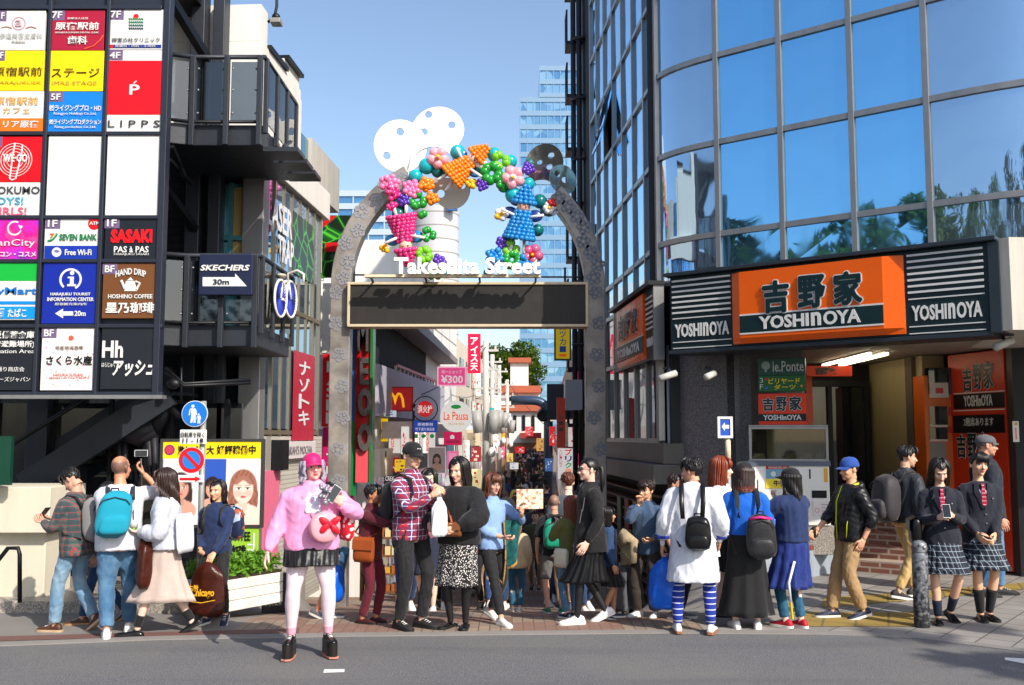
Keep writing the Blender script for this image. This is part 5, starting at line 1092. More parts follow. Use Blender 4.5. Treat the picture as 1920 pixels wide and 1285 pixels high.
for i, (x0, y0, x1, y1, d, c, c2) in enumerate(FS):
    shape = 'upright' if (y1 - y0) > (x1 - x0) * 1.4 else 'wide' if (x1 - x0) > 1.2 * (y1 - y0) else 'squarish'
    xm_, ym_ = (x0 + x1) / 2, (y0 + y1) / 2; near = min(LAND, key=lambda q: math.hypot(q[0] - xm_, q[1] - ym_)); lb = '%s %s shop sign with %s marks, %s %s' % (shape, cname(c), cname(c2), 'above' if ym_ < near[1] - 14 else 'below' if ym_ > near[1] + 14 else 'left of' if xm_ < near[0] else 'right of', near[2])
    if lb in used_: lb = lb.replace('shop sign', 'smaller shop sign' if (x1 - x0) * (y1 - y0) < used_[lb] else 'larger shop sign')
    used_[lb] = (x1 - x0) * (y1 - y0)
    it = []
    for k in range(9): ax, ay = random.uniform(.1, .7), random.uniform(.08, .8); it.append(('b', (x0 + (x1 - x0) * ax, y0 + (y1 - y0) * ay, x0 + (x1 - x0) * (ax + random.choice((.06, .22))), y0 + (y1 - y0) * (ay + random.choice((.05, .14)))), c2))
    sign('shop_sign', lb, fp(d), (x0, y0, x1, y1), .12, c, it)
GLOW[0] = 0
# utility poles, pipe arch
def upole(px, ytop, ybot, d, seed, label):
    t = thing('utility_pole', label, 'utility pole', tuple(at(px, ybot, d))); q = random.Random(seed); a, b_ = at(px, ybot, d), at(px, ytop, d); g = M('pole_concrete', (190, 188, 182), .7, 0, .1, 4)
    MB().tube([a, b_], [.12, .09], 10).build('pole', g, t, smooth=True)
    m = MB()
    for k in range(3): z = b_.z - .3 - .6 * k; m.bar((b_.x - .4, d, z), (b_.x + .4, d - .05, z), .07); [m.tube([(b_.x + s2, d - .04, z), (b_.x + s2, d - .04, z + .16)], .04, 6) for s2 in (-.36, .3)]
    m.build('cross_arms', g, t)
    for k in range(2): MB().tube([(b_.x - .22 + .44 * k, d - .2, b_.z - 2.9), (b_.x - .3 + .6 * k, d - .2, b_.z - 2.2)], .16, 12).build('transformer', M('transformer_grey', (160, 160, 158), .5), t, smooth=True)
    MB().ell((b_.x + .2, d - .2, b_.z - 3.5), (.12, .12, .16), 8, 6).build('street_lamp', WHITE2, t, smooth=True)
upole(911, 640, 930, 32, 1, 'nearest pale utility pole with transformers below the red banner'); upole(923, 665, 930, 40, 2, 'second utility pole standing just right of the nearest one'); upole(936, 685, 930, 47, 3, 'third utility pole beside the white chimney tower'); upole(951, 712, 930, 55, 4, 'farthest utility pole before the white tiled building')
PA = thing('pipe_arch', 'dark blue steel pipe arch over the middle of the street', 'arch', tuple(at(1028, 900, 42)))
d = 42; pts = [at(1028, 930, d), at(1028, 790, d)] + [at(1000 + 28 * math.cos(R(a)), 777 - 26 * math.sin(R(a)), d) for a in range(0, 91, 15)] + [at(958, 751, d)]
MB().tube(pts, .19, 14).build('pipe', M('navy_steel', (62, 80, 104), .35, .3), PA, smooth=True)
MB().tube([at(1018, 780, d - .3), at(1018, 776, d + .2)], .25, 12).box(*at(1012, 787, d - .3), *at(1024, 770, d)).build('speaker_box', STEEL_K, PA)
WR = M('cable_black', (30, 30, 34), .6)
for i, (a, b_, sag) in enumerate((((700, 745, 24), (951, 720, 55), .5), ((905, 655, 32), (936, 690, 47), .3), ((1100, 860, 26), (952, 715, 55), .3), ((702, 760, 22), (912, 650, 32), .4))):
    p, q = at(*a), at(*b_); MB().tube([p.lerp(q, k / 12) - Vec((0, 0, sag * 4 * (k / 12) * (1 - k / 12))) for k in range(13)], .012, 5).build('overhead_cable', WR, tag(thing('cable', ('cable sagging from the left shops to the far pole', 'short cable between the two nearest utility poles', 'cable crossing from the right gate leg side to the far pole', 'cable from the terrace corner to the nearest pole')[i], 'cable', tuple(p))))
LT = thing('hanging_camera', 'small lamp on a black cable hanging at the top of the picture', 'lamp', tuple(at(517, 45, 11.5)))
MB().tube([at(519, -40, 11.5), at(519, 12, 11.5), at(514, 34, 11.5), at(502, 42, 11.5)], .018, 8).build('cable', WR, LT, smooth=True)
m = MB(); a = at(519, 42, 11.5); m.box(a.x - .06, 11.4, a.z - .04, a.x + .06, 11.55, a.z + .02); m.build('lamp_head', M('grey_lamp', (140, 136, 130), .5), LT, bevel=.008); MB().ell(a + Vec((-.01, 0, .06)), (.05, .05, .05)).build('lamp_cap', STEEL_K, LT, smooth=True)
# ------------------------------------------------ beef bowl shop signs
OR = (238, 96, 8); DG = (10, 40, 44)
FS_ = FP.off(.52)
YS = thing('shop_fascia_sign', 'long orange and dark green fascia sign over the beef bowl shop', 'shop sign', tuple(FS_.pix(1540, 650)))
ua, ub = FS_.uz(1257, 600)[0], FS_.uz(1855, 540)[0]; Z0, Z1 = 2.95, 3.95
m = MB(); FS_.box(m, ua, Z0, ub, Z1, -.5, 0); m.build('sign_case', M('green_black_case', (18, 40, 46), .4, .1), YS, bevel=.01)
m = MB(); FS_.box(m, ua - .05, Z1, ub + .1, Z1 + .05, -.6, .09); FS_.box(m, ua - .02, Z0 - .05, ub + .02, Z0, -.5, .02); FS_.box(m, ub, Z0 - .02, ub + .12, Z1, -.5, .03); m.build('sign_trim', M('dark_trim', (50, 58, 66), .4, .3), YS, bevel=.006)
uo0, uo1 = FS_.uz(1375, 600)[0], FS_.uz(1697, 560)[0]
OM = M('orange_sign_panel', OR, .3, 0, .03, 1); 
m = MB(); rr = [(Z0 + .12, .0), (Z0 + .19, .1), (Z1 - .1, .1), (Z1 - .02, .02)]
def orow(u): return [FS_.at(u, Z0 + .03, .0), FS_.at(u, Z0 + .03, .04), FS_.at(u, Z0 + .1, .1), FS_.at(u, Z1 - .05, .1), FS_.at(u, Z1 - .05, .0)]
def onar(u): return [FS_.at(u, Z0 + .03, .0), FS_.at(u, Z0 + .03, .01), FS_.at(u, Z0 + .1, .02), FS_.at(u, Z1 - .05, .02), FS_.at(u, Z1 - .05, .0)]
m.loft([onar(uo0), orow(uo0 + .14), orow(uo1 - .22), onar(uo1)]); m.build('orange_panel', OM, YS)
def hz(f): return Z0 + f * (Z1 - Z0)
zb0, zb1 = hz(.16), hz(.38)
lt = MB(); lt.mat(SM(DG)); FS_.box(lt, uo0 + .14, zb0, uo1 - .22, zb1, .09, .104); lt.mat(SM(W_)); FS_.box(lt, uo0 + .14, zb1, uo1 - .22, zb1 + .02, .09, .106); FS_.box(lt, uo0 + .14, zb0 - .02, uo1 - .22, zb0, .09, .106); lt.build('green_band', None, YS)
def kanji(P, x, off, th=.006, wts=None):
    """three heavy kanji with a white outline: the strokes are thickened by layering"""
    mb = MB()
    for ch, q in zip('吉野家', x):
        u0, z0, u1, z1 = P.rect(*q) if max(abs(v) for v in q) > 30 else q
        for col, n, k, o in ((W_, 14, .085, off), (DG, 10, .046, off + th)):
            mb.mat(SM(col)); r = (u1 - u0) * k
            for i in range(n):
                a = 2 * math.pi * i / n; P.text(mb, ch, u0 + r * math.cos(a), z0 + r * math.sin(a), u1 + r * math.cos(a), z1 + r * math.sin(a), o + .0003 * i, .0, .002 + th * .3)
    return mb
kanji(FS_.off(.106), ((1432, 528, 1478, 585), (1498, 518, 1546, 576), (1565, 511, 1615, 570)), 0, .012).build('lettering', None, YS)
def word(a0, z0, a1, z1, o): mb = MB(); mb.mat(SM(W_)); [FS_.text(mb, t_, a0 + (a1 - a0) * p, z0, a0 + (a1 - a0) * q, z1, o, .03, .01) for t_, p, q in (('YOSHI', 0, .505), ('n', .53, .625), ('OYA', .65, 1))]; mb.build('lettering', None, YS)
uz0 = FS_.uz(1430, 607)[0]; uz1 = FS_.uz(1620, 600)[0]; word(uz0, zb0 + .03, uz1, zb1 - .025, .106)
for (x0, x1, a0, a1) in ((1262, 1368, ua + .04, uo0 - .03), (1707, 1850, uo1 + .04, ub - .05)):
    lt = MB(); lt.mat(SM(W_))
    for k in range(8):
        z = hz(.42 + .072 * k); FS_.box(lt, a0, z, a1, z + (.024 if k else .014), 0, .012 + .012 * (k > 0))
    FS_.box(lt, a0, hz(.1), a1, hz(.1) + .012, 0, .012); FS_.box(lt, a0, hz(.02), a1, hz(.02) + .012, 0, .012)
    lt.build('louvres', None, YS); word(a0 + .03, hz(.17), a1 - .03, hz(.35), .002)
# side sign on the street
RS_ = RP.off(.14); SS = thing('side_shop_sign', 'smaller orange shop sign with a sloping hood on the street side of the glass building', 'shop sign', tuple(RS_.pix(1200, 620)))
us = [RS_.uz(px, 560)[0] for px in (1152, 1159, 1211, 1226)] + [RS_.uz(1226, 560)[0] + .07]; Zs0, Zs1 = 2.9, 3.95
m = MB(); RS_.box(m, us[0], Zs0, us[3], Zs1, -.13, 0); m.build('sign_case', M('green_black_case', (18, 40, 46), .4, .1), SS)
m = MB(); RS_.box(m, us[3], Zs0 - .02, us[4], Zs1, -.13, .02); m.build('end_panel', ALU, SS); m = MB(); RS_.box(m, us[0] - .1, Zs1, us[4] + .03, Zs1 + .06, -.14, .1); m.build('hood', STEEL_K, SS)
m = MB(); m.loft([[RS_.at(u, Zs0 + .04, 0), RS_.at(u, Zs0 + .12, q), RS_.at(u, Zs1 - .04, q), RS_.at(u, Zs1 - .04, 0)] for u, q in ((us[1], .03), (us[2], .05))]); m.build('orange_panel', OM, SS)
m = MB(); m.mat(SM(DG)); RS_.box(m, us[1], Zs0 + .14, us[2], Zs0 + .38, .03, .056); m.mat(SM(W_)); RS_.box(m, us[1], Zs0 + .38, us[2], Zs0 + .395, .03, .058); RS_.text(m, 'YOSHInOYA', us[1] + .2, Zs0 + .18, us[2] - .25, Zs0 + .33, .057, .03, .006)
w = (us[2] - us[1]) * .2
for k, ch in enumerate('吉野家'):
    a0 = us[1] + w * (.7 + 1.25 * k); m.mat(SM(W_)); RS_.text(m, ch, a0 - .02, Zs0 + .46, a0 + w + .02, Zs1 - .16, .052, .05, .006); m.mat(SM(DG)); RS_.text(m, ch, a0, Zs0 + .48, a0 + w, Zs1 - .18, .06, .025, .006)
m.mat(SM(W_))
for k in range(7): RS_.box(m, us[2] + .05, Zs0 + .45 + .075 * k, us[3] - .02, Zs0 + .475 + .075 * k, 0, .02)
RS_.text(m, 'YOSHInOYA', us[2] + .04, Zs0 + .2, us[3] - .03, Zs0 + .33, .002, .03, .006); m.build('lettering', None, SS)
# stack of signs over the counter
PS = Pl(FP.at(FP.uz(1460, 750)[0], 0, -.1), (.93, -.36))
SK = thing('stacked_shop_signs', 'green, lime and orange tenant signs stacked above the display counter', 'shop sign', tuple(PS.pix(1465, 800)))
sign('p', None, PS, (1421, 672, 1510, 704), .1, (24, 76, 66), [('d', (1436, 686), 8, (150, 170, 165)), ('b', (1434, 690, 1438, 698), (150, 170, 165)), ('t', 'le.Ponte', (1449, 677, 1507, 697), {'bold': .01}, (190, 200, 200))], parent=SK)
sign('p', None, PS, (1422, 704, 1510, 734), .1, (20, 100, 50), [('t', '3', (1425, 709, 1431, 718), W_), ('t', 'F', (1425, 721, 1431, 730), W_), ('t', 'ビリヤード', (1441, 709, 1500, 720), {'bold': .02}, (236, 210, 40)), ('t', 'ダーツ', (1451, 721, 1492, 731), {'bold': .02}, (236, 210, 40)), ('d', (1437, 711), 2.5, RD), ('d', (1503, 724), 2.5, (230, 130, 40)), ('d', (1437, 728), 2.5, (60, 110, 200))], parent=SK)
sign('p', None, PS, (1422, 738, 1512, 797), .1, (226, 60, 24), [('b', (1422, 776, 1512, 790), (14, 20, 24)), ('t', 'YOSHInOYA', (1431, 778, 1503, 788), {'bold': .03}, W_)], parent=SK)
kanji(PS, ((1431, 747, 1450, 770), (1456, 745, 1475, 770), (1481, 744, 1502, 769)), .006, .004).build('lettering', None, SK)
PI_ = fp(15.2)
sign('lintel_sign', 'orange lintel sign with black characters over the inner entrance', PI_, (1512, 686, 1598, 706), .1, (226, 60, 20), [('t', '吉野家', (1529, 689, 1569, 703), {'bold': .05}, DG)])
sign('orange_jamb', 'orange upright panel beside the entrance door', fp(15.4), (1512, 706, 1524, 800), .08, (190, 60, 24), cat='panel')
# display counter
CP = Pl(FP.at(FP.uz(1480, 900)[0], 0, -.12), (.985, -.17))
DC = thing('display_counter', 'white sales counter with a glazed showcase on top under the stacked signs', 'counter', tuple(CP.pix(1480, 990)))
u0, z0, u1, z1 = CP.rect(1404, 800, 1553, 866)
m = MB(); fw = .035
for q in ((u0, z0, u0 + fw, z1), (u1 - fw, z0, u1, z1), (u0 + fw, z0, u1 - fw, z0 + fw), (u0 + fw, z1 - fw, u1 - fw, z1)): CP.box(m, *q, -.03, .02)
CP.box(m, u0, z1, u1, z1 + .02, -.6, .03); CP.box(m, u1 - fw, z0, u1, z1, -.6, -.03); m.build('showcase_frame', ALU, DC, bevel=.004)
m = MB(); CP.box(m, u0 + fw, z0 + fw, u1 - fw, z1 - fw, -.012, -.004); m.build('showcase_glass', G_CASE, DC)
m = MB(); CP.box(m, u0, z0, u1, z1, -.62, -.6); CP.box(m, u0, z0 + .001, u1 - .04, z0 + .02, -.6, -.03); m.build('showcase_lining', M('cream_lining', (206, 196, 160), .6, 0, .1, 3), DC)
m = MB(); m.mat(M('food_cream', (216, 206, 180), .7)); q = random.Random(2)
for k in range(5): p = CP.at(u0 + .15 + .2 * k, z0 + .05, -.3); m.ell(p, (.09, .09, .035), 12, 6); m.tube([p + Vec((0, 0, .0)), p + Vec((0, 0, .05))], [.05, .075], 12)
m.build('food_samples', None, DC, smooth=True)
m = MB(); CP.pbox(m, 1402, 866, 1556, 985, -.6, .0); m.build('body', M('white_counter', (232, 232, 226), .35, 0, .04, 2), DC, bevel=.01)
m = MB(); CP.pbox(m, 1402, 864, 1557, 874, -.6, .02); m.build('counter_band', M('blue_grey_band', (90, 100, 116), .4), DC)
marks(CP, [('b', (1436, 873, 1480, 880), RD), ('t', '期間限定', (1440, 875, 1476, 879), W_), ('b', (1436, 880, 1480, 898), (110, 160, 190)), ('d', (1450, 889), 5, W_), ('d', (1466, 890), 4, (230, 140, 110)), ('b', (1436, 898, 1480, 916), (240, 214, 60)), ('t', '牛丼', (1450, 901, 1472, 912), {'bold': .03}, K_), ('b', (1517, 880, 1520, 898), K_), ('b', (1545, 878, 1552, 904), (230, 170, 40))], DC, 0)
m = MB(); CP.pbox(m, 1400, 985, 1565, 1040, -.55, -.02); m.build('granite_plinth', GRAN_L, DC, bevel=.008); 
sign('notice', 'small white notice with a pink mark under the counter end', CP.off(.01), (1524, 939, 1562, 968), .01, (232, 226, 222), [('r', (1532, 957), 3.5, 4.5, (210, 80, 120)), ('b', (1540, 946, 1556, 947), (150, 130, 130)), ('b', (1540, 952, 1556, 953), (150, 130, 130)), ('b', (1540, 958, 1552, 959), (150, 130, 130))])
m = MB(); CP.pbox(m, 1522, 920, 1550, 934, -.01, .004); m.build('vent_slot', STEEL_K, DC)
sign('yellow_notice', 'small yellow notice on the cream inner wall', Pl((5.9, 16.0, 0), (.066, -1)) if False else Pl(Vec((5.885, 16.4, 0)), (.065, -1)), (1672, 754, 1690, 790), .006, (206, 186, 30), [('b', (1675, 762, 1687, 764), K_), ('b', (1675, 770, 1686, 772), K_), ('b', (1680, 780, 1688, 782), K_)])
# vending machine
VP_ = fp(14.5); VM = thing('vending_machine', 'orange drinks vending machine in the shop recess', 'vending machine', tuple(VP_.pix(1765, 1060)))
m = MB(); VP_.pbox(m, 1738, 704, 1792, 1062, -.4, 0); m.build('cabinet', M('orange_vending_paint', (206, 96, 26), .35), VM, bevel=.015)
m = MB(); VP_.pbox(m, 1740, 690, 1790, 740, -.1, .03); VP_.pbox(m, 1742, 762, 1776, 798, -.02, .012); VP_.pbox(m, 1742, 802, 1776, 824, -.02, .012); m.build('display_window', G_BLACK, VM)
m = MB(); m.mat(SM((200, 196, 190))); VP_.pbox(m, 1742, 718, 1776, 746, -.02, .04); m.mat(SM((190, 60, 60))); VP_.pbox(m, 1752, 728, 1766, 738, -.0, .046); m.mat(SM((220, 210, 200)))
for y in (797, 824):
    for k in range(9): VP_.pbox(m, 1743 + 3.7 * k, y, 1745.6 + 3.7 * k, y + 4, .0, .03)
m.mat(SM((180, 30, 30))); VP_.pbox(m, 1778, 764, 1784, 780, 0, .012); VP_.pbox(m, 1776, 800, 1784, 812, 0, .015); m.build('front_details', None, VM)
m = MB(); VP_.pbox(m, 1744, 830, 1774, 866, -.02, .01); m.build('delivery_flap', M('grey_flap', (130, 126, 120), .4), VM)
# poster wall
PW = Pl(Vec((6.3, 14.4, 0)), (.24, -1)); PO = thing('poster_wall', 'orange and black shop poster wall beside the end pillar', 'poster', tuple(PW.pix(1838, 1060)))
sign('p', None, PW, (1784, 660, 1890, 1062), .08, (206, 54, 22), [], parent=PO)
def pwp(x0, y0, x1, y1): return (x0, y0, x1, y1)
it = [('b', (1788, 738, 1884, 766), (16, 18, 22)), ('t', 'YOSHInOYA', (1808, 741, 1862, 762), {'bold': .02}, W_), ('b', (1788, 735, 1884, 737), W_), ('b', (1788, 768, 1884, 770), W_), ('b', (1788, 778, 1884, 812), (16, 16, 20)), ('t', '2階席あります', (1808, 783, 1864, 799), W_)]
marks(PW, it, PO); kanji(PW, ((1807, 690, 1823, 734), (1827, 684, 1842, 730), (1845, 678, 1862, 728)), .006, .004).build('lettering', None, PO); kanji(PW, ((1796, 816, 1812, 858), (1816, 814, 1832, 858), (1836, 812, 1854, 858)), .006, .004).build('lettering', None, PO)
# strip lights, cctv, one way sign, bollard
SLm = NT('strip_light_glow'); SLm.set(col=(1, .9, .7, 1), Emission_Color=(1, .85, .55, 1), Emission_Strength=4.5); SLm = SLm.m
for k, (a, b_) in enumerate((((1543, 686), (1582, 676)), ((1584, 676), (1632, 664)), ((1574, 686), (1614, 676)), ((1616, 676), (1664, 664)))):
    def hit(px, py): d = ray(px, py); return Vec((0, 0, CAMZ)) + d * ((2.93 - CAMZ) / d.z)
    p, q = hit(*a), hit(*b_); t = thing('strip_light', ('far left strip light under the shop soffit', 'near left strip light under the shop soffit', 'far right strip light under the shop soffit', 'near right strip light under the shop soffit')[k], 'ceiling lamp', tuple((p + q) / 2), 'fluorescent strips under the soffit')
    MB().tube([p, q], .02, 8).build('lamp_tube', SLm, t, smooth=True); MB().bar(p + Vec((0, 0, .035)), q + Vec((0, 0, .035)), .06, .02).build('lamp_batten', WHITE2, t)
def cctv(px, py, d, dirn, label):
    p = at(px, py, d); t = thing('security_camera', label, 'camera', tuple(p)); dv = Vec(dirn).normalized()
    MB().tube([p - dv * .13, p + dv * .13], .045, 12).build('camera_body', M('cctv_white', (190, 188, 182), .4), t, smooth=True); MB().tube([p - dv * .05, p - dv * .05 + Vec((.0, .15, .1)), p + Vec((0, .3, .12))], .02, 8).build('arm', STEEL_D, t, smooth=True)
cctv(1882, 645, 11.3, (-.9, -.3, -.35), 'grey security camera under the right end of the fascia'); cctv(1332, 704, 13.2, (-.5, -.7, -.2), 'dark security camera under the left end of the fascia'); cctv(1252, 705, 13.6, (-.9, -.3, -.3), 'small camera on a bracket at the drain pipe')
OWP = fp(12.2); OW = thing('one_way_sign', 'blue one way sign with a white left arrow on a short pole', 'road sign', tuple(foot(1366, 1050)))
sign('p', None, OWP, (1350, 786, 1369, 817), .01, (30, 80, 180), [('p', [(1353, 800), (1359, 792), (1359, 797), (1367, 797), (1367, 804), (1359, 804), (1359, 809)], W_)], parent=OW, rim=W_)
x = OWP.pix(1366, 830).x; MB().tube([(x, 12.24, 0), (x, 12.24, OWP.pix(1366, 790).z)], .03, 10).build('pole', M('sign_pole_grey', (150, 150, 148), .5, .2, .12, 6), OW, smooth=True)
MB().tube([(x, 12.24, OWP.pix(1366, 870).z), (x, 12.24, OWP.pix(1366, 822).z)], .034, 10).build('sticker_band', M('torn_stickers', (210, 200, 170), .6, 0, .5, 30), OW, smooth=True)
q = foot(1729, 1176); BO = thing('bollard', 'worn black steel bollard with a domed top at the kerb', 'bollard', tuple(q)); h = 158 / 1908 * q.y; r_ = 14.2 / 1908 * q.y
def worn():
    t = NT('worn_black_paint'); n = t.noise(26, 5); x, y, z = t.sep(); f = t.math('ADD', n, t.math('MULTIPLY', z, .28)); c = t.ramp(f, [(.52, lin((34, 34, 36))), (.6, lin((84, 86, 90))), (.75, lin((128, 130, 134)))]); t.set(col=c, rough=.5, metal=.3); t.bump(n, .3, .004); return t.m
def rev(cx, cy, prof, n=20): return [[(cx + r * math.cos(2 * math.pi * k / n), cy + r * math.sin(2 * math.pi * k / n), z) for k in range(n)] for r, z in prof]
MB().loft(rev(q.x, q.y, [(r_, 0), (r_, h * .84), (r_ * .96, h * .85)])).build('post', worn(), BO, angle=40)
MB().loft(rev(q.x, q.y, [(r_ * .9, h * .85), (r_ * .9, h * .865), (r_ * .98, h * .87), (r_ * .98, h * .92), (r_ * .9, h * .96), (r_ * .6, h * .99), (r_ * .1, h)])).build('cap', worn(), BO, angle=40)
MB().loft(rev(q.x, q.y, [(r_ * 1.03, h * .8), (r_ * 1.03, h * .83)])).build('reflector_band', M('grey_band', (120, 124, 130), .4), BO, angle=40)
MB().ell((q.x + r_ * .3, q.y - r_ * .94, h * .92), (.02, .012, .02), 10, 6).build('bolt', ALU, BO, smooth=True)
sign('vertical_notice', 'narrow white notice strip on the dark end pillar', fp(12.98), (1899, 790, 1911, 829), .008, (214, 210, 204), [('d', (1905, 795), 3, (200, 150, 60)), ('b', (1904, 802, 1906, 824), (200, 90, 90))])
# black horse sculpture glimpsed behind the stairs
HO = thing('horse_sculpture', 'black horse sculpture in the shade behind the stair', 'sculpture', tuple(at(250, 900, 12.2)))
m = MB(); d = 12.2
m.tube([at(215, 800, d), at(262, 812, d), at(292, 800, d)], [(.14, .16), (.17, .18), (.13, .14)], 12); m.tube([at(285, 805, d), at(305, 780, d), at(312, 765, d)], [.12, .08, .06], 10); m.tube([at(312, 762, d), at(326, 770, d), at(338, 785, d)], [.06, .05, .035], 10)
for x in (222, 232, 278, 288): m.tube([at(x, 815, d), at(x + 3, 870, d), at(x, 905, d)], [.06, .035, .03], 8)
m.tube([at(210, 800, d), at(198, 815, d), at(196, 850, d)], [.04, .035, .01], 8); m.build('sculpture', HS, HO, smooth=True)
# ================================================================== PEOPLE
def remesh(mb, vox, smooth=5, fac=.5):
    me = mb.mesh('tmp'); o = bpy.data.objects.new('tmp', me); COL.objects.link(o)
    r = o.modifiers.new('r', 'REMESH'); r.mode = 'VOXEL'; r.voxel_size = vox; r.use_smooth_shade = True
    if smooth: s = o.modifiers.new('s', 'SMOOTH'); s.factor = fac; s.iterations = smooth
    nm = bpy.data.meshes.new_from_object(o.evaluated_get(bpy.context.evaluated_depsgraph_get()))
    bpy.data.objects.remove(o); bpy.data.meshes.remove(me); return nm
def vco(me):
    a = np.zeros(len(me.vertices) * 3, np.float32); me.vertices.foreach_get('co', a); return a.reshape(-1, 3).astype(float)
def vno(me):
    a = np.zeros(len(me.vertices) * 3, np.float32); me.vertices.foreach_get('normal', a); return a.reshape(-1, 3).astype(float)
def setco(me, P): me.vertices.foreach_set('co', P.astype(np.float32).ravel()); me.update()
def faces_of(me): return [tuple(p.vertices) for p in me.polygons]
def folds(P, amp, freq, seed, stretch=(1, 1, .6)):
    r = np.random.default_rng(seed); q = P * np.array(stretch) * freq; w = np.zeros(len(P))
    for k in range(4):
        d = r.normal(size=3); d /= np.linalg.norm(d); e = r.normal(size=3); e /= np.linalg.norm(e); f = 1 + .7 * k
        w += (1 - 2 * np.abs(np.sin(q @ d * f + 1.5 * np.sin(q @ e * .8 * f + k) + r.uniform(0, 6)))) / (1 + .5 * k)
    return amp * w * .5
# ---------------- cloth materials
def C_(name, c, pat=None, c2=None, c3=None, rough=.8, scale=1.0, sheen=.15, bump=.25, metal=0, k=1.0):
    key = ('cloth', name)
    if key in _mc: return _mc[key]
    t = NT(name); base = lin(c); x, y, z = t.sep()
    col = t.mix(t.noise(6, 4), mul(base, .82), mul(base, 1.12))
    if pat == 'plaid':
        def band(v, f, w, ph=0.0): return t.math('LESS_THAN', t.math('FRACT', t.math('MULTIPLY_ADD', v, f, ph)), w)
        u = t.math('ADD', x, t.math('MULTIPLY', y, .8)); f = 9 * scale
        col = t.mix(t.math('MULTIPLY', band(u, f, .45), .75), col, lin(c2)); col = t.mix(t.math('MULTIPLY', band(z, f, .45), .6), col, lin(c2))
        col = t.mix(t.math('MULTIPLY', band(u, f, .1, .28), .9), col, lin(c3)); col = t.mix(t.math('MULTIPLY', band(z, f, .1, .28), .9), col, lin(c3))
        if k != 1.0: col = t.mix(t.math('MULTIPLY', t.math('MULTIPLY', band(u, f, .12, .72), band(z, f, .5, .6)), .9), col, lin((200, 30, 40)))
    elif pat == 'dots':
        v = t.new('TexVoronoi'); v.inputs['Scale'].default_value = 34 * scale; t.link(t.obj(), v.inputs['Vector'])
        col = t.mix(t.math('LESS_THAN', v.outputs['Distance'], .36), col, lin(c2))
    elif pat == 'stripes': col = t.mix(t.math('LESS_THAN', t.math('FRACT', t.math('MULTIPLY', z, 19 * scale)), .16), col, lin(c2))
    elif pat == 'patch':
        v = t.new('TexVoronoi'); v.inputs['Scale'].default_value = 12 * scale; t.link(t.obj(), v.inputs['Vector'])
        col = t.mix(t.ramp(v.outputs['Color'], [(.5, (0, 0, 0)), (.55, (1, 1, 1))], 'CONSTANT'), col, lin(c2)); 
        if c3: col = t.mix(t.ramp(t.noise(9 * scale, 2), [(.55, (0, 0, 0)), (.58, (1, 1, 1))]), col, lin(c3))
    elif pat == 'denim':
        n = t.noise(5, 5); col = t.mix(t.ramp(n, [(.4, (0, 0, 0)), (.7, (.8, .8, .8))]), col, lin(c2)); w = t.noise(420, 2, stretch=(1, 1, .1)); col = t.mix(t.math('MULTIPLY', w, .35), col, mul(base, .55))
    elif pat == 'grad': col = t.mix(t.ramp(z, [(c3[0], (0, 0, 0)), (c3[1], (1, 1, 1))]), col, lin(c2))
    wv = t.noise(260, 3); big = t.noise(14, 4)
    t.set(col=col, rough=rough, metal=metal, spec=.3, Sheen_Weight=sheen, Sheen_Roughness=.5)
    t.bump(t.math('ADD', t.math('MULTIPLY', wv, .35), t.math('MULTIPLY', big, 1.6)), bump, .012); _mc[key] = t.m; return t.m
def hair_mat(c, c2=None, zr=None):
    key = ('hair', c, c2)
    if key in _mc: return _mc[key]
    t = NT('hair_' + '_'.join(map(str, c))); n = t.noise(90, 3, stretch=(1, 1, .08)); col = t.mix(n, mul(lin(c), .5), mul(lin(c), 1.5))
    if c2: z = t.math('MULTIPLY', t.sep()[2], .5); col = t.mix(t.ramp(z, [(zr[0] / 2, (1, 1, 1)), (zr[1] / 2, (0, 0, 0))]), col, lin(c2))
    t.set(col=col, rough=.38, spec=.45); t.bump(n, .5, .006); _mc[key] = t.m; return t.m
SKINM = vcol_mat('skin_and_tights', .5); SKINM.node_tree.nodes['Principled BSDF'].inputs['Subsurface Weight'].default_value = .06; SKINM.node_tree.nodes['Principled BSDF'].inputs['Subsurface Scale'].default_value = .01
BLK = lambda: C_('black_cotton', (22, 22, 25))
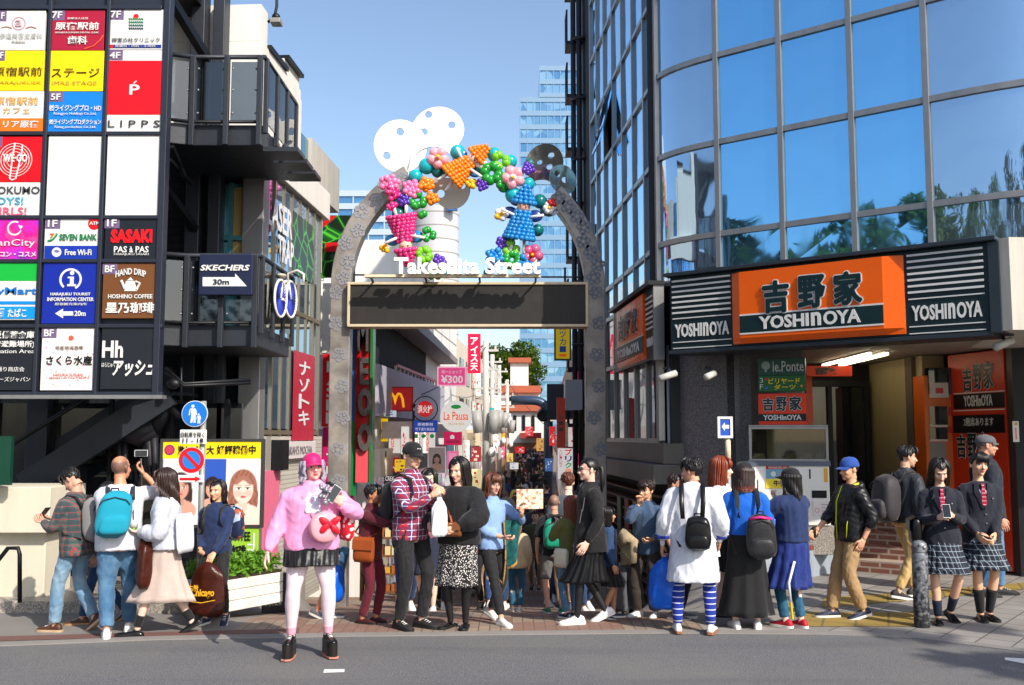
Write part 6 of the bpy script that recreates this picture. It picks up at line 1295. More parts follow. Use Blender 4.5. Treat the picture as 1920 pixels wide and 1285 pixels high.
# ---------------- heads and hands, made once and reused
_heads = {}
def head_mesh(sex, vox=.005):
    if (sex, vox) in _heads: return _heads[(sex, vox)]
    f = sex == 'f'; mb = MB(); jw = .044 if f else .051
    mb.ell((0, .012, .028), (.073, .090, .084), 20, 14); mb.ell((0, -.022, -.02), (.061 if f else .063, .066, .088), 20, 14); mb.ell((0, -.033, -.062), (jw, .05, .044), 16, 10); mb.ell((0, -.064, -.09), (.021, .02, .019), 12, 8)
    mb.tube([(0, -.082, .012), (0, -.094, -.014), (0, -.106, -.033), (0, -.09, -.042)], [.007, .009, .0135, .009], 10); 
    for s in (-1, 1): mb.ell((s * .011, -.094, -.036), (.009, .011, .008), 8, 6); mb.ell((s * .034, -.055, -.028), (.026, .026, .026), 10, 8); mb.ell((s * .074, .014, -.006), (.009, .02, .032), 10, 8, Matrix.Rotation(s * -.35, 3, 'Z'))
    mb.ell((0, -.068, .024), (.05, .02, .012), 12, 8); mb.ell((0, -.084, -.057), (.021, .01, .006), 10, 6); mb.ell((0, -.082, -.067), (.018, .011, .007), 10, 6)
    mb.tube([(0, .018, -.04), (0, .022, -.1)], [.05, .046 if f else .053], 16)
    me = remesh(mb, vox, 3); P = vco(me)
    for s in (-1, 1):
        d = ((P[:, 0] - s * .031) / .017) ** 2 + ((P[:, 2] + .001) / .011) ** 2; P[:, 1] += np.where(P[:, 1] < -.04, .007 * np.exp(-d), 0)
        d = ((P[:, 0] - s * .031) / .012) ** 2 + ((P[:, 2] + .001) / .006) ** 2; P[:, 1] -= np.where(P[:, 1] < -.04, .004 * np.exp(-d), 0)
    F_ = faces_of(me); bpy.data.meshes.remove(me); _heads[(sex, vox)] = (P, F_); return P, F_
def face_colors(P, skin, lips, brow, sex, stubble=None, blush=.25, shade=None):
    L = lambda c: np.array(lin(c)[:3]); C = np.ones((len(P), 3)) * L(skin); x, y, z = P.T; fr = y < -.045
    def lay(m, c): C[:] = C * (1 - m[:, None]) + L(c) * m[:, None]
    g = lambda cx, cz, rx, rz, p=2.0: np.exp(-(np.abs((x - cx) / rx) ** p + np.abs((z - cz) / rz) ** p)) * fr
    for s in (-1, 1):
        lay(g(s * .036, -.03, .02, .018) * blush, (226, 120, 110)); lay(g(s * .031, .0005, .0165, .0068, 4), (232, 228, 224)); lay(np.clip(1.5 * g(s * .031, .0005, .0062, .0066, 4), 0, 1), (34, 22, 18))
        lay(np.clip(g(s * .031, .0068, .0185, .0032, 4) * 1.2, 0, 1), (40, 28, 26)); lay(g(s * .031, -.008, .016, .004, 2) * .25, mul8(skin, .7)); lay(g(s * .032, .0225, .019, .0042, 4) * .85, brow)
    lay(g(0, -.058, .020, .0055, 3), lips); lay(g(0, -.067, .017, .006, 3) * .95, lips); lay(g(0, -.062, .02, .002, 3) * .8, mul8(lips, .5))
    for s in (-1, 1): lay(g(s * .008, -.041, .005, .003) * .6, mul8(skin, .5))
    if sex == 'm': lay(g(0, -.085, .05, .03) * .18, (90, 80, 76))
    if stubble:   # close cropped hair painted on the scalp: everywhere behind and above the hairline except an optional bald crown
        h = np.clip(np.clip((y + .02) / .02, 0, 1) * (z > -.05) * 1.0 + (z > .075), 0, 1); bald = np.exp(-(((x) / .05) ** 2 + ((y - .02) / .07) ** 4)) * (z > .06)
        lay(np.clip(h - (bald * 1.3 if stubble[1] else 0), 0, 1) * .8, stubble[0])
    return C
def hand_mb(side, curl, spread=.0, n=8):
    """one hand, fingers along -Z, thumb towards -Y, palm towards the body's middle; five separate fingers"""
    mb = MB(); sx = 1
    mb.loft([[(.0 + a * math.cos(t), b_ * math.sin(t), z) for t in [2 * math.pi * k / 12 for k in range(12)]] for z, a, b_ in ((.012, .019, .026), (-.02, .018, .034), (-.055, .0165, .04), (-.085, .014, .039), (-.094, .008, .034))])
    for i, (y, L) in enumerate(((-.029, .072), (-.0095, .081), (.0105, .075), (.029, .058))):
        p = Vec((0, y, -.082)); a = 0; pts = [p.copy()]; rr = [.0092]
        for j, (q, w) in enumerate(((.44, .5), (.32, 1.0), (.24, .8))):
            a += curl * w * (1 + .06 * i); p = p + Vec((-math.sin(a), spread * (i - 1.5) * .2, -math.cos(a))) * L * q; pts.append(p.copy()); rr.append(.0088 - .001 * j)
        pts.append(p + (pts[-1] - pts[-2]).normalized() * .005); rr.append(.004); mb.tube(pts, rr, n)
    c = curl * .5; mb.tube([(-.002, -.02, -.02), (-.012, -.045, -.045), (-.022 - .012 * c, -.056 + .01 * c, -.072), (-.03 - .022 * c, -.056 + .02 * c, -.094), (-.031 - .023 * c, -.055 + .02 * c, -.099)], [.015, .0125, .0102, .0085, .004], n)
    if side < 0: mb.v = [(-x, y, z) for x, y, z in mb.v]; mb.f = [tuple(reversed(f)) for f in mb.f]
    return mb
FEM = [(-.16, .140, .105), (-.10, .165, .118), (-.02, .166, .12), (.12, .130, .1), (.28, .15, .114), (.36, .156, .106), (.41, .132, .09), (.445, .098, .076), (.48, .068, .062), (.53, .055, .056)]
MAL = [(-.16, .140, .105), (-.10, .160, .115), (-.02, .160, .115), (.12, .146, .106), (.28, .17, .122), (.36, .18, .112), (.41, .152, .094), (.445, .112, .08), (.48, .078, .066), (.53, .06, .06)]
class Fig:
    def __init__(s, label, px, py, top, yaw, sex='f', skin=(226, 176, 148), w=1.0, adj=1.0, lean=0, tilt=0, twist=0, head=(0, 0, 0), lf=(.09, 0, 0, 8, 0), rf=(-.09, 0, 0, -8, 0), lh=None, rh=None, lpole=None, rpole=None, lhand={}, rhand={},
                 drop=0, lips=(190, 96, 92), brow=(50, 38, 34), stubble=None, legs=None, blush=.25, vox=.011, legk=1.0, group=None, loc=None, H=None, lift=0, headk=1.0, shift=(0, 0)):
        s.legk = legk; s.loc = loc or foot(px, py); s.yaw = yaw; s.sex = sex; s.w = w * (.95 if w < 1.2 else 1); s.vox = vox; s.seed = int(abs(px) * 7 + py) % 9973
        if H is None:
            d = ray(px, top); H = (CAMZ + d.z / d.y * s.loc.y - s.loc.z) * adj
        s.H = H; s.s = H / 1.70; k = s.s; s.tab = MAL if sex == 'm' else FEM
        s.root = thing('person', label, 'person', tuple(s.loc), group, R(yaw), world_children=False)
        s.M = Matrix.Translation(s.loc) @ Matrix.Rotation(R(yaw), 4, 'Z')
        s.C = Vec((shift[0], -shift[1], .93 - drop + lift / k)) * k
        s.Rt = Matrix.Rotation(R(twist), 3, 'Z') @ Matrix.Rotation(R(lean), 3, 'X') @ Matrix.Rotation(R(tilt), 3, 'Y')
        s.Rh = s.Rt @ Matrix.Rotation(R(head[0]), 3, 'Z') @ Matrix.Rotation(R(head[1]), 3, 'X') @ Matrix.Rotation(R(head[2]), 3, 'Y')
        s.hk = k * headk * 1.03; s.hc = s.T(0, -.014, .618) + s.Rh @ Vec((0, -.004, .022)) * k
        s.feet = {}; s.legs = {}; s.arms = {}; s.lift = lift
        for side, f in ((1, lf), (-1, rf)):
            Ry = Matrix.Rotation(R(f[3]), 3, 'Z'); Rp = Matrix.Rotation(R(f[4]), 3, 'X')
            o = Vec((f[0], -f[1], f[2])) * k + Vec((0, 0, lift)); ball = Vec((0, -.115, .02)) * k
            A = Ry @ (ball + Rp @ (Vec((0, 0, .085)) * k - ball)) + o
            s.feet[side] = (o, Ry, Rp, ball); hip = s.C + Vec((side * .085, 0, -.04)) * k
            s.legs[side] = s.ik(hip, A, .42 * k, .41 * k, Ry @ Vec((side * .12, -1, 0)))
        for side, t, pole, hd in ((1, lh, lpole, lhand), (-1, rh, rpole, rhand)):
            sh = s.T(side * (.185 if sex == 'm' else .163) * (.5 + .5 * w), 0, .392)
            if t is None: wr = sh + (s.Rt @ Vec((side * .075, -.02, -.53))) * k * .97 if False else sh + Vec((side * .06, -.05, -.5)) * k
            else: wr = Vec((t[0], -t[1], t[2])) * k
            pl = Vec((pole[0], -pole[1], pole[2])) if pole else Vec((side * .5, .8, -.35))
            s.arms[side] = s.ik(sh, wr, .285 * k, .25 * k, pl); s.arms[side] += (hd,)
        s.body(skin, lips, brow, stubble, legs, blush)
    def T(s, x, y, h): return s.C + s.Rt @ (Vec((x, y, h)) * s.s)
    def ik(s, a, t, l1, l2, pole):
        v = t - a; d = v.length
        if d > (l1 + l2) * .998: t = a + v * ((l1 + l2) * .998 / d); v = t - a; d = v.length
        d = max(d, abs(l1 - l2) * 1.05); c = (l1 * l1 + d * d - l2 * l2) / (2 * d); h = math.sqrt(max(0, l1 * l1 - c * c)); n = v.normalized()
        p = pole - n * pole.dot(n); p = p.normalized() if p.length > 1e-5 else Vec((0, -1, 0))
        return (a, a + n * c + p * h, t)
    def sec(s, h):
        t = s.tab; hs = [q[0] for q in t]; return float(np.interp(h, hs, [q[1] for q in t])) * s.w, float(np.interp(h, hs, [q[2] for q in t])) * s.w
    def ring(s, h, ea=0, eb=0, n=24, boxy=0, yo=0):
        a, b_ = s.sec(h)
        if boxy and h < .3: ca, cb = s.sec(.3); f = boxy; a = a * (1 - f) + max(a, ca) * f; b_ = b_ * (1 - f) + max(b_, cb) * f
        return [s.T((a + ea) * math.copysign(abs(math.cos(t)) ** .85, math.cos(t)), (b_ + eb) * math.copysign(abs(math.sin(t)) ** .9, math.sin(t)) + yo, h) for t in [2 * math.pi * k / n for k in range(n)]]
    def limb(s, mb, pts, rr, n=12):
        """a tapered tube along joints, rounded at the bends"""
        P = []; Q = []
        for i in range(len(pts) - 1):
            for k in range(4): f = k / 4; P.append(pts[i].lerp(pts[i + 1], f)); Q.append(rr[i] + (rr[i + 1] - rr[i]) * f)
        P.append(pts[-1]); Q.append(rr[-1])
        for _ in range(2):
            P = [P[0]] + [(P[i - 1] + P[i] * 2 + P[i + 1]) / 4 for i in range(1, len(P) - 1)] + [P[-1]]
        mb.tube(P, Q, n)
    def body(s, skin, lips, brow, stubble, legs, blush):
        k = s.s; mb = MB(); mb.loft([s.ring(h, -.02, -.02, 18) for h in (-.15, -.08, 0, .12, .28, .38, .44, .485, .53)])
        nk = s.hc + s.Rh @ Vec((0, .02, -.06)) * s.hk; nb = s.T(0, .012, .43); mb.tube([nb, nb.lerp(nk, .5), nk, nk.lerp(s.hc, .5)], [.066 * k, (.048 if s.sex == 'f' else .055) * k, .047 * k, .05 * k], 16)
        for sd in (1, -1):
            a, e, w_, hd = s.arms[sd]; s.limb(mb, [s.T(sd * .09, 0, .39), a, e, w_], [.05 * k, .046 * k, .037 * k, .0265 * k])
            h, kn, an = s.legs[sd]; m_ = kn.lerp(an, .32) + Vec((0, .012 * k, 0)); s.limb(mb, [h + Vec((0, 0, .03 * k)), h.lerp(kn, .5), kn, m_, an], [q * k * s.legk for q in (.07 * s.w, .064 * s.w, .049 * (.6 + .4 * s.w), .051 * (.6 + .4 * s.w), .033)])
            mb.ell(an + Vec((0, 0, -.02 * k)), (.035 * k,) * 3, 10, 8)
        me = remesh(mb, s.vox, 3); V_ = vco(me); F_ = faces_of(me); bpy.data.meshes.remove(me)
        Cc = np.ones((len(V_), 3)) * np.array(lin(skin)[:3])
        if legs: m = V_[:, 2] < s.C.z - .02; Cc[m] = np.array(lin(legs)[:3]) * (1 + .06 * np.sin(V_[m][:, 2:3] * 40))
        n0 = len(V_); hp, hf = head_mesh(s.sex, .005 if s.vox < .015 else .011); Mh = np.array(s.Rh)
        allv = [V_]; allf = list(F_); cols = [Cc]
        allv.append((hp * s.hk) @ Mh.T + np.array(s.hc)); allf += [tuple(i + n0 for i in f) for f in hf]; cols.append(face_colors(hp, skin, lips, brow, s.sex, stubble, blush)); n0 += len(hp)
        s.hands = {}
        for sd in (1, -1):
            a, e, w_, hd = s.arms[sd]; d = Vec(hd['dir']) if 'dir' in hd else (w_ - e).normalized(); d = Vec((d.x, -d.y, d.z)) if 'dir' in hd else d; d.normalize()
            th = hd.get('thumb', (0, 1, 0)); th = Vec((th[0], -th[1], th[2])); th = th - d * th.dot(d)
            th = th.normalized() if th.length > 1e-4 else d.orthogonal().normalized()
            zz = -d; yy = -th; xx = yy.cross(zz); Rm = Matrix((xx, yy, zz)).transposed(); hm = hand_mb(sd, hd.get('curl', .35), hd.get('spread', .1), 8 if s.vox < .015 else 5)
            hv = np.array(hm.v) * k * hd.get('k', 1.0) @ np.array(Rm).T + np.array(w_); allv.append(hv); allf += [tuple(i + n0 for i in f) for f in hm.f]; cols.append(np.ones((len(hv), 3)) * np.array(lin(skin)[:3])); n0 += len(hv)
            s.hands[sd] = (w_ + d * .075 * k + Rm @ Vec((-sd * .025 * k, 0, 0)), d, Rm)
        mb = MB(); mb.v = [tuple(q) for q in np.concatenate(allv)]; mb.f = allf; mb.m = [0] * len(allf); mb.mats = [SKINM]
        s.bodyo = painted(mb, np.concatenate(cols), 'body', s.root, SKINM); s.bodyo.data.polygons.foreach_set('use_smooth', [True] * len(s.bodyo.data.polygons))
    # ---- clothing
    def finish(s, me, name, mat, wr, seed, freq=26, parent=None, label=None, smooth=True, stretch=(1, 1, .6)):
        if wr:
            P = vco(me); N = vno(me); P += N * folds(P, wr * s.s, freq / s.s, seed, stretch)[:, None]; setco(me, P)
        me.name = name; me.materials.clear(); me.materials.append(mat); me.polygons.foreach_set('use_smooth', [True] * len(me.polygons))
        o = bpy.data.objects.new(name, me); COL.objects.link(o); o.parent = parent or s.root
        if label: o['label'] = label
        return o
    def top(s, name, mat, h0=-.1, loose=.02, boxy=.4, sleeve=1.0, sl=1.0, neck=.485, collar=0, hood=False, wr=.0045, hemflare=0, freq=24, cuff=True, puff=0, label=None, extra=None):
        mb = MB(); k = s.s; hs = [h0, h0 + .03] + [h for h in (-.1, -.02, .06, .14, .22, .3, .36) if h > h0 + .04] + [.41, .45, neck]
        mb.loft([s.ring(h, loose + (hemflare * max(0, (.1 - h)) if hemflare else 0) - (.01 if h > .45 else 0), loose + (hemflare * max(0, .1 - h) if hemflare else 0) - (.008 if h > .45 else 0), 24, boxy) for h in hs])
        for sd in (1, -1):
            a, e, w_, hd = s.arms[sd]; inn = s.T(sd * .08, 0, .385)
            if sleeve > 0:
                if sleeve <= .55:
                    f = sleeve / .5; s.limb(mb, [inn, a, a.lerp(e, f)], [.066 * k * sl, .066 * k * sl, .062 * k * sl])
                else:
                    f = (sleeve - .5) / .5; end = e.lerp(w_, f); s.limb(mb, [inn, a, a.lerp(e, .55), e, e.lerp(end, .6), end], [.066 * k * sl, .068 * k * sl, .06 * k * sl + puff * k * .5, .055 * k * sl + puff * k, .05 * k * sl + puff * k, (.036 if cuff else .046) * k * sl])
        if collar: mb.loft([s.ring(h, .012, .012, 18) for h in (.45, .49, .49 + collar)])
        if hood: c = s.T(0, .085, .45); mb.ell(c, (.11 * k, .06 * k, .075 * k), 14, 10, s.Rt); mb.ell(s.T(0, .03, .47), (.095 * k, .085 * k, .045 * k), 14, 8, s.Rt)
        if extra: extra(mb)
        return s.finish(remesh(mb, s.vox * 1.1, 5), name, mat, wr, s.seed + len(name), freq, label=label)
    def trousers(s, mat, name='trousers', loose=1.0, end=1.0, wide=1.0, wr=.006, h1=.12, freq=28):
        mb = MB(); k = s.s; mb.loft([s.ring(h, .016, .018, 22) for h in (-.13, -.08, -.02, .05, h1)])
        for sd in (1, -1):
            h, kn, an = s.legs[sd]; q = kn.lerp(an, min(.97, end)) if end <= 1 else an; w = s.w * loose
            s.limb(mb, [h + Vec((0, 0, .02 * k)), h.lerp(kn, .5), kn, kn.lerp(q, .5), q], [.096 * k * w, .086 * k * w, .066 * k * w * (.5 + .5 * wide), .06 * k * loose * wide, .052 * k * loose * wide])
        return s.finish(remesh(mb, s.vox * 1.1, 4), name, mat, wr, s.seed + 5, freq)
    def legwear(s, mat, name, z0, z1, r=1.06, wr=0):
        """socks or stockings between two fractions of the shin (0 = knee, 1 = ankle)"""
        for sd in (1, -1):
            mb = MB(); h, kn, an = s.legs[sd]; k = s.s; P = []; Q = []
            for i in range(9):
                f = z0 + (z1 - z0) * i / 8; p = h.lerp(kn, 1 + f) if f < 0 else kn.lerp(an, f); rad = np.interp(f, [-1, -.5, 0, .32, 1], [.086, .072, .053, .054, .036]); P.append(p + Vec((0, .012 * k * math.exp(-((f - .32) / .3) ** 2), 0)) - (h + Vec((0, 0, 0)) - h)); Q.append(float(rad) * k * r)
            P = [p for p in P]; mb.tube(P, Q, 16); mb.build(name, mat, s.root, smooth=True)
    def skirt(s, mat, name='skirt', h1=.08, zend=.45, flare=.06, pleats=12, amp=.012, hem=None, wr=.003, ea=.01, ctr=None, n=96, label=None):
        k = s.s; top = s.ring(h1, ea, ea, n); c0 = s.T(0, 0, h1); zt = c0.z; zb = zend * k + s.lift
        kn = (s.legs[1][1] + s.legs[-1][1]) / 2; cx = ctr or (kn.x * .7, kn.y * .7); a, b_ = s.sec(-.05); A, B_ = hem or (a + flare, b_ + flare); rings = []; N = 16
        rr = random.Random(s.seed); ph = [rr.uniform(-.5, .5) for _ in range(pleats + 1)]
        for i in range(N + 1):
            f = i / N; z = zt + (zb - zt) * f; g = min(1, f * 1.0); hip = math.sin(min(1, f / .35) * math.pi / 2); ring = []
            for j in range(n):
                t = 2 * math.pi * j / n; ct, st = math.cos(t), math.sin(t); a0 = math.hypot(0, 0)
                ha, hb = a + ea + .006, b_ + ea + .01; wa, wb = s.sec(h1); wa += ea; wb += ea
                ra = (wa + (ha - wa) * hip) * (1 - g) + ((ha if f < .35 else ha) + (A - ha) * f) * g; rb = (wb + (hb - wb) * hip) * (1 - g) + (hb + (B_ - hb) * f) * g
                q = 1 + amp * f ** .8 * 9 * math.sin(pleats * t + ph[int(t / 6.29 * pleats)] * 1.4 + f) * (1 if amp else 0)
                ring.append(Vec((c0.x * (1 - f) + cx[0] * f + ra * k * ct * q, c0.y * (1 - f) + cx[1] * f + rb * k * st * q, z + .006 * k * math.sin(3 * t) * f)))
            rings.append(ring)
        inner = [[p + (Vec((c0.x, c0.y, p.z)) - p).normalized() * .006 for p in r] for r in reversed(rings)]
        mb = MB(); mb.loft(rings + inner, cap=False); me = mb.mesh(name); o = s.finish(me, name, mat, wr, s.seed + 9, 26, label=label); return o
    def shoes(s, upper, sole=None, style='sneaker', t=.026, names=('shoe',), L=1.0, upper2=None):
        sole = sole or M('white_rubber', (226, 224, 218), .6); k = s.s
        prof = [(-.082, .020, .05), (-.07, .031, .078), (-.045, .035, .092), (-.01, .035, .096), (.03, .036, .086), (.07, .041, .066), (.11, .045, .054), (.15, .043, .047), (.18, .033, .040), (.197, .014, .030)]
        if style == 'slipper': prof = [(q[0], q[1], max(.03, q[2] * (.38 if q[0] < .06 else .8))) for q in prof]
        if style == 'loafer': prof = [(q[0], q[1] * .96, q[2] * (.72 if q[0] < .05 else .82)) for q in prof]
        if style == 'boot': prof = [(q[0], q[1], q[2] * (1.5 if q[0] < .04 else 1)) for q in prof]
        for sd in (1, -1):
            o, Ry, Rp, ball = s.feet[sd]
            X = lambda x, f, z: Ry @ (ball + Rp @ (Vec((x, -f * L, z)) * k - ball)) + o
            mb = MB(); rings = []
            for f, w, h in prof:
                rings.append([X(w * math.copysign(abs(math.cos(a)) ** .8, math.cos(a)), f, t * .8 + max(0, math.sin(a)) ** .8 * (h - t * .8) if math.sin(a) > 0 else t * .8 + .004 * math.sin(a)) for a in [2 * math.pi * j / 16 for j in range(16)]])
            mb.loft(rings); so_ = mb.build('shoe', upper, s.root, smooth=True); mb = MB(); pf = [(f, w + .004) for f, w, h in prof]; pf[0] = (-.088, .02); pf[-1] = (.203, .014)
            out = [(w, f) for f, w in pf] + [(-w, f) for f, w in reversed(pf)]; z0 = -s.lift / k if style == 'platform' else 0
            mb.loft([[X(x * .98, f, z0) for x, f in out], [X(x, f, z0 + .006) for x, f in out], [X(x, f, t) for x, f in out]]); mb.build('sole', sole, so_, angle=50)
            if style in ('sneaker', 'platform'):
                mb = MB()
                for q in range(4): f = .03 + .022 * q; h = float(np.interp(f, [p[0] for p in prof], [p[2] for p in prof])); mb.tube([X(-.02, f, h * .93), X(0, f + .004, h + .003), X(.02, f, h * .93)], .0035 * k, 5)
                mb.build('laces', upper2 or M('white_lace', (228, 226, 222), .7), so_, smooth=True)
    # ---- head things
    def HM(s): return Matrix.Translation(s.hc) @ s.Rh.to_4x4() @ Matrix.Scale(s.hk, 4)
    def hair(s, mat, style='short', L=.3, vol=1.0, bangs=True, n=46, front=75, line=.052, wave=.004, part=0, strands=True, tail=None, cap=False):
        mb = MB(); rx, ry, rz = .079 * vol, .097 * vol, .091 * vol; c = Vec((0, .013, .028)); n_, m_ = 40, 26; vs = []; rr = random.Random(s.seed)
        zlow = -.012 if style == 'short' else -.06
        T0 = 1.25 if cap else .25
        if cap: rx, ry, rz = rx * .97, ry * .97, rz * .93
        for i in range(m_ + 1):
            t = math.pi * i / m_
            for j in range(n_):
                a = 2 * math.pi * j / n_; d = Vec((math.sin(t) * math.cos(a), math.sin(t) * math.sin(a), math.cos(t))); p = Vec((d.x * rx, d.y * ry, d.z * rz)); az = abs(math.degrees(math.atan2(d.x, -d.y)))
                hl = line - .012 * math.cos(az * .05) + (0 if az < 45 else -(az - 45) / 45 * .085); keep = 1.0
                if az < 95 and p.z + c.z < hl: keep = .0
                back = zlow if az < 140 else zlow - .045
                if p.z + c.z < back: keep = 0
                q = 1 + .025 * math.sin(a * 11 + 3 * math.sin(t * 3)) * (1 if style != 'bald' else 0) + rr.uniform(-.006, .006)
                vs.append(c + p * (q if keep else .80))
        mb.add(vs, [(i * n_ + j, i * n_ + (j + 1) % n_, (i + 1) * n_ + (j + 1) % n_, (i + 1) * n_ + j) for i in range(m_) for j in range(n_)])
        def strand(phi, L_, r0=.016, jit=1.0, t0=None, out=1.03):
            t0 = t0 or T0
            pts = []; phi += rr.uniform(-.06, .06)
            for q in range(7):
                t = t0 + (1.75 - t0) * q / 6; d = Vec((math.sin(t) * math.sin(phi), math.sin(t) * math.cos(phi), math.cos(t))); pts.append(c + Vec((d.x * rx * out, d.y * ry * out, d.z * rz * out)))
            e = pts[-1]; zt = -L_ * rr.uniform(.9, 1.06); m = max(2, int((e.z - zt) / .035))
            for q in range(1, m + 1):
                f = q / m; w = wave * math.sin(f * 9 + phi * 5) * min(1, f * 3); pts.append(Vec((e.x * (1 + .1 * f) + w, e.y + (.012 * f if e.y > 0 else .02 * f) + w, e.z + (zt - e.z) * f)))
            N = len(pts); mb.tube(pts, [(r0 * (1.15 if i > 2 else .8) * (1 - .75 * max(0, (i - N + 4) / 4)), r0 * .55) for i in range(N)], 7, hint=(0, 0, 1) if False else None)
        if style in ('long', 'bob'):
            for i in range(n): f = -1 + 2 * i / (n - 1); strand(R(f * (180 - front * .72)), L)
            for i in range(n // 2): f = -1 + 2 * i / (n // 2 - 1); strand(R(f * (180 - front)), L * .92, .018, out=1.09)
        if style == 'short' and not cap and strands:
            for i in range(70):
                phi = rr.uniform(-2.3, 2.3); t = rr.uniform(.2, 1.35) if abs(phi) < 1.7 else rr.uniform(.2, .95); pts = [c + Vec((math.sin(t + q * .16) * math.sin(phi) * rx, math.sin(t + q * .16) * math.cos(phi) * ry, math.cos(t + q * .16) * rz)) * (1.0 + .014 * math.sin(q * 1.2)) for q in range(4)]
                mb.tube(pts, [(.010, .005), (.012, .006), (.010, .005), (.003, .003)], 6)
        if bangs:
            for i in range(13):
                a = -1 + 2 * i / 12; x = a * .058; z1 = (.026 if bangs is True else bangs) - .02 * a * a + rr.uniform(-.006, .006)
                mb.tube([(x * .35, -.03, .117 * vol), (x * .8, -.075, .098), (x, -.096 + .02 * a * a, .065), (x * 1.04, -.100 + .03 * a * a, z1)], [(.012, .007), (.015, .008), (.014, .007), (.004, .003)], 7)
        if tail:
            x, y, z = 0, .105, tail[0]; mb.ell((x, y, z), (.022, .02, .02), 8, 6); mb.tube([(x, y, z), (x, y + .035, z - .01), (x, y + .045, z - tail[1] * .5), (x, y + .03, z - tail[1])], [.018, .028, .026, .006], 10)
        Mx = s.HM(); mb.v = [tuple(Mx @ Vec(v)) for v in mb.v]; mb.build('hair', mat, s.root, smooth=True)
    def cap(s, mat, brim=None, style='baseball', turn=0, logo=None):
        brim = brim or mat; Mx = s.HM() @ Matrix.Translation((0, 0, .012)) @ Matrix.Rotation(R(turn), 4, 'Z'); mb = MB(); rings = []
        for i in range(9):
            f = i / 8; t = math.pi / 2 * f; rings.append([(math.cos(t) ** .7 * .0855 * math.cos(a) if f < 1 else .002 * math.cos(a), math.cos(t) ** .7 * .104 * math.sin(a) + .01 if f < 1 else .002 * math.sin(a) + .01, .022 + .095 * math.sin(t) * (1 if style == 'baseball' else .75)) for a in [2 * math.pi * j / 28 for j in range(28)]])
        rings = [[(x * .97, (y - .01) * .97 + .01, .012) for x, y, z in rings[0]]] + rings
        mb.loft(rings); mb.ell((0, .01, .117 if style == 'baseball' else .093), .007, 8, 6); mb.v = [tuple(Mx @ Vec(v)) for v in mb.v]; o = mb.build('cap', mat, s.root, smooth=True)
        mb = MB(); top = []; n = 14; ext = .078 if style == 'baseball' else .04
        A = [R(-62 + 124 * i / n) for i in range(n + 1)]; ins = [(.084 * math.sin(a), -.094 * math.cos(a) + .01, .024) for a in A]; out = [(.079 * math.sin(a) * 1.0, -(.092 + ext * math.cos(a * 1.25) ** .7 if abs(a * 1.25) < 1.57 else .092) * math.cos(a * .9) + .01, .018 - .03 * (1 - math.cos(a)) - .012) for a in A]
        mb.loft([[i, o_, (o_[0], o_[1], o_[2] - .005), (i[0], i[1], i[2] - .005)] for i, o_ in zip(ins, out)]); mb.v = [tuple(Mx @ Vec(v)) for v in mb.v]; mb.build('brim', brim, o, angle=50)
        if logo:
            mb = MB(); mb.tube([Mx @ Vec((-.02, -.089, .062)), Mx @ Vec((-.008, -.092, .068)), Mx @ Vec((.006, -.092, .06)), Mx @ Vec((.02, -.089, .066))], .003, 6); mb.build('emblem', logo, o)
        return o
    def glasses(s, mat, dark=False):
        Mx = s.HM(); mb = MB()
        for sd in (-1, 1):
            ring = [Mx @ Vec((sd * .033 + .023 * math.cos(a), -.099 + .006 * abs(math.cos(a)), -.002 + .017 * math.sin(a))) for a in [2 * math.pi * i / 16 for i in range(16)]]
            mb.tube(ring, .0022 * s.hk, 6, closed=True); mb.tube([Mx @ Vec((sd * .056, -.092, .003)), Mx @ Vec((sd * .076, -.05, .004)), Mx @ Vec((sd * .078, .01, 0))], .002 * s.hk, 6)
            if dark: mb.add([Mx @ Vec((sd * .033, -.1, -.002))] + [q for q in ring], [(0, 1 + i, 1 + (i + 1) % 16) for i in range(16)])
        mb.tube([Mx @ Vec((-.011, -.102, .002)), Mx @ Vec((.011, -.102, .002))], .002 * s.hk, 6); mb.build('sunglasses' if dark else 'glasses', mat, s.root, smooth=True)
    # ---- things carried (top-level)
    def W(s, p): return s.M @ Vec(p)
    def carry(s, name, label, cat, base, group=None): return thing(name, label, cat, tuple(s.W(base)), group, R(s.yaw))
    def put(s, mb, name, mat, t, **k):
        mb.v = [tuple(s.M @ Vec(v)) for v in mb.v]; return mb.build(name, mat, t, **k)
    def backpack(s, label, mat, w=.29, h=.42, d=.16, hc=.25, strap=None, pocket=None, back=.02, sx=0, roll=0, taper=.85, two=True, ease=.012):
        k = s.s; strap = strap or C_('black_webbing', (26, 26, 28)); a, b_ = s.sec(.28); y0 = b_ + back; t = s.carry('backpack', label, 'backpack', s.T(sx, y0 + d / 2, hc - h / 2))
        def body(mb, w, h, d, hc, y0, n=28):
            rr = []
            for i in range(13):
                f = -1 + 2 * i / 12; q = (1 - abs(f) ** 3.2) ** .4 if abs(f) < 1 else .12; tp = 1 + (taper - 1) * (f + 1) / 2
                rr.append([s.T(sx + w / 2 * tp * (.25 + .75 * q) * math.copysign(abs(math.cos(a)) ** .55, math.cos(a)) + roll * f * h / 2, y0 + d / 2 + d / 2 * q * math.copysign(abs(math.sin(a)) ** .6, math.sin(a)), hc + f * h / 2) for a in [2 * math.pi * j / n for j in range(n)]])
            mb.loft(rr)
        mb = MB(); body(mb, w, h, d, hc, y0); me = mb.mesh(); P = vco(me); N = vno(me); P += N * folds(P, .0035, 34, s.seed + 3)[:, None]; mb.v = [tuple(q) for q in P]; bo = s.put(mb, 'bag_body', mat, t, smooth=True)
        mb = MB(); body(mb, w * .8, h * .42, d * .5, hc - h * .22, y0 + d * .72); s.put(mb, 'pocket', pocket or mat, t, smooth=True)
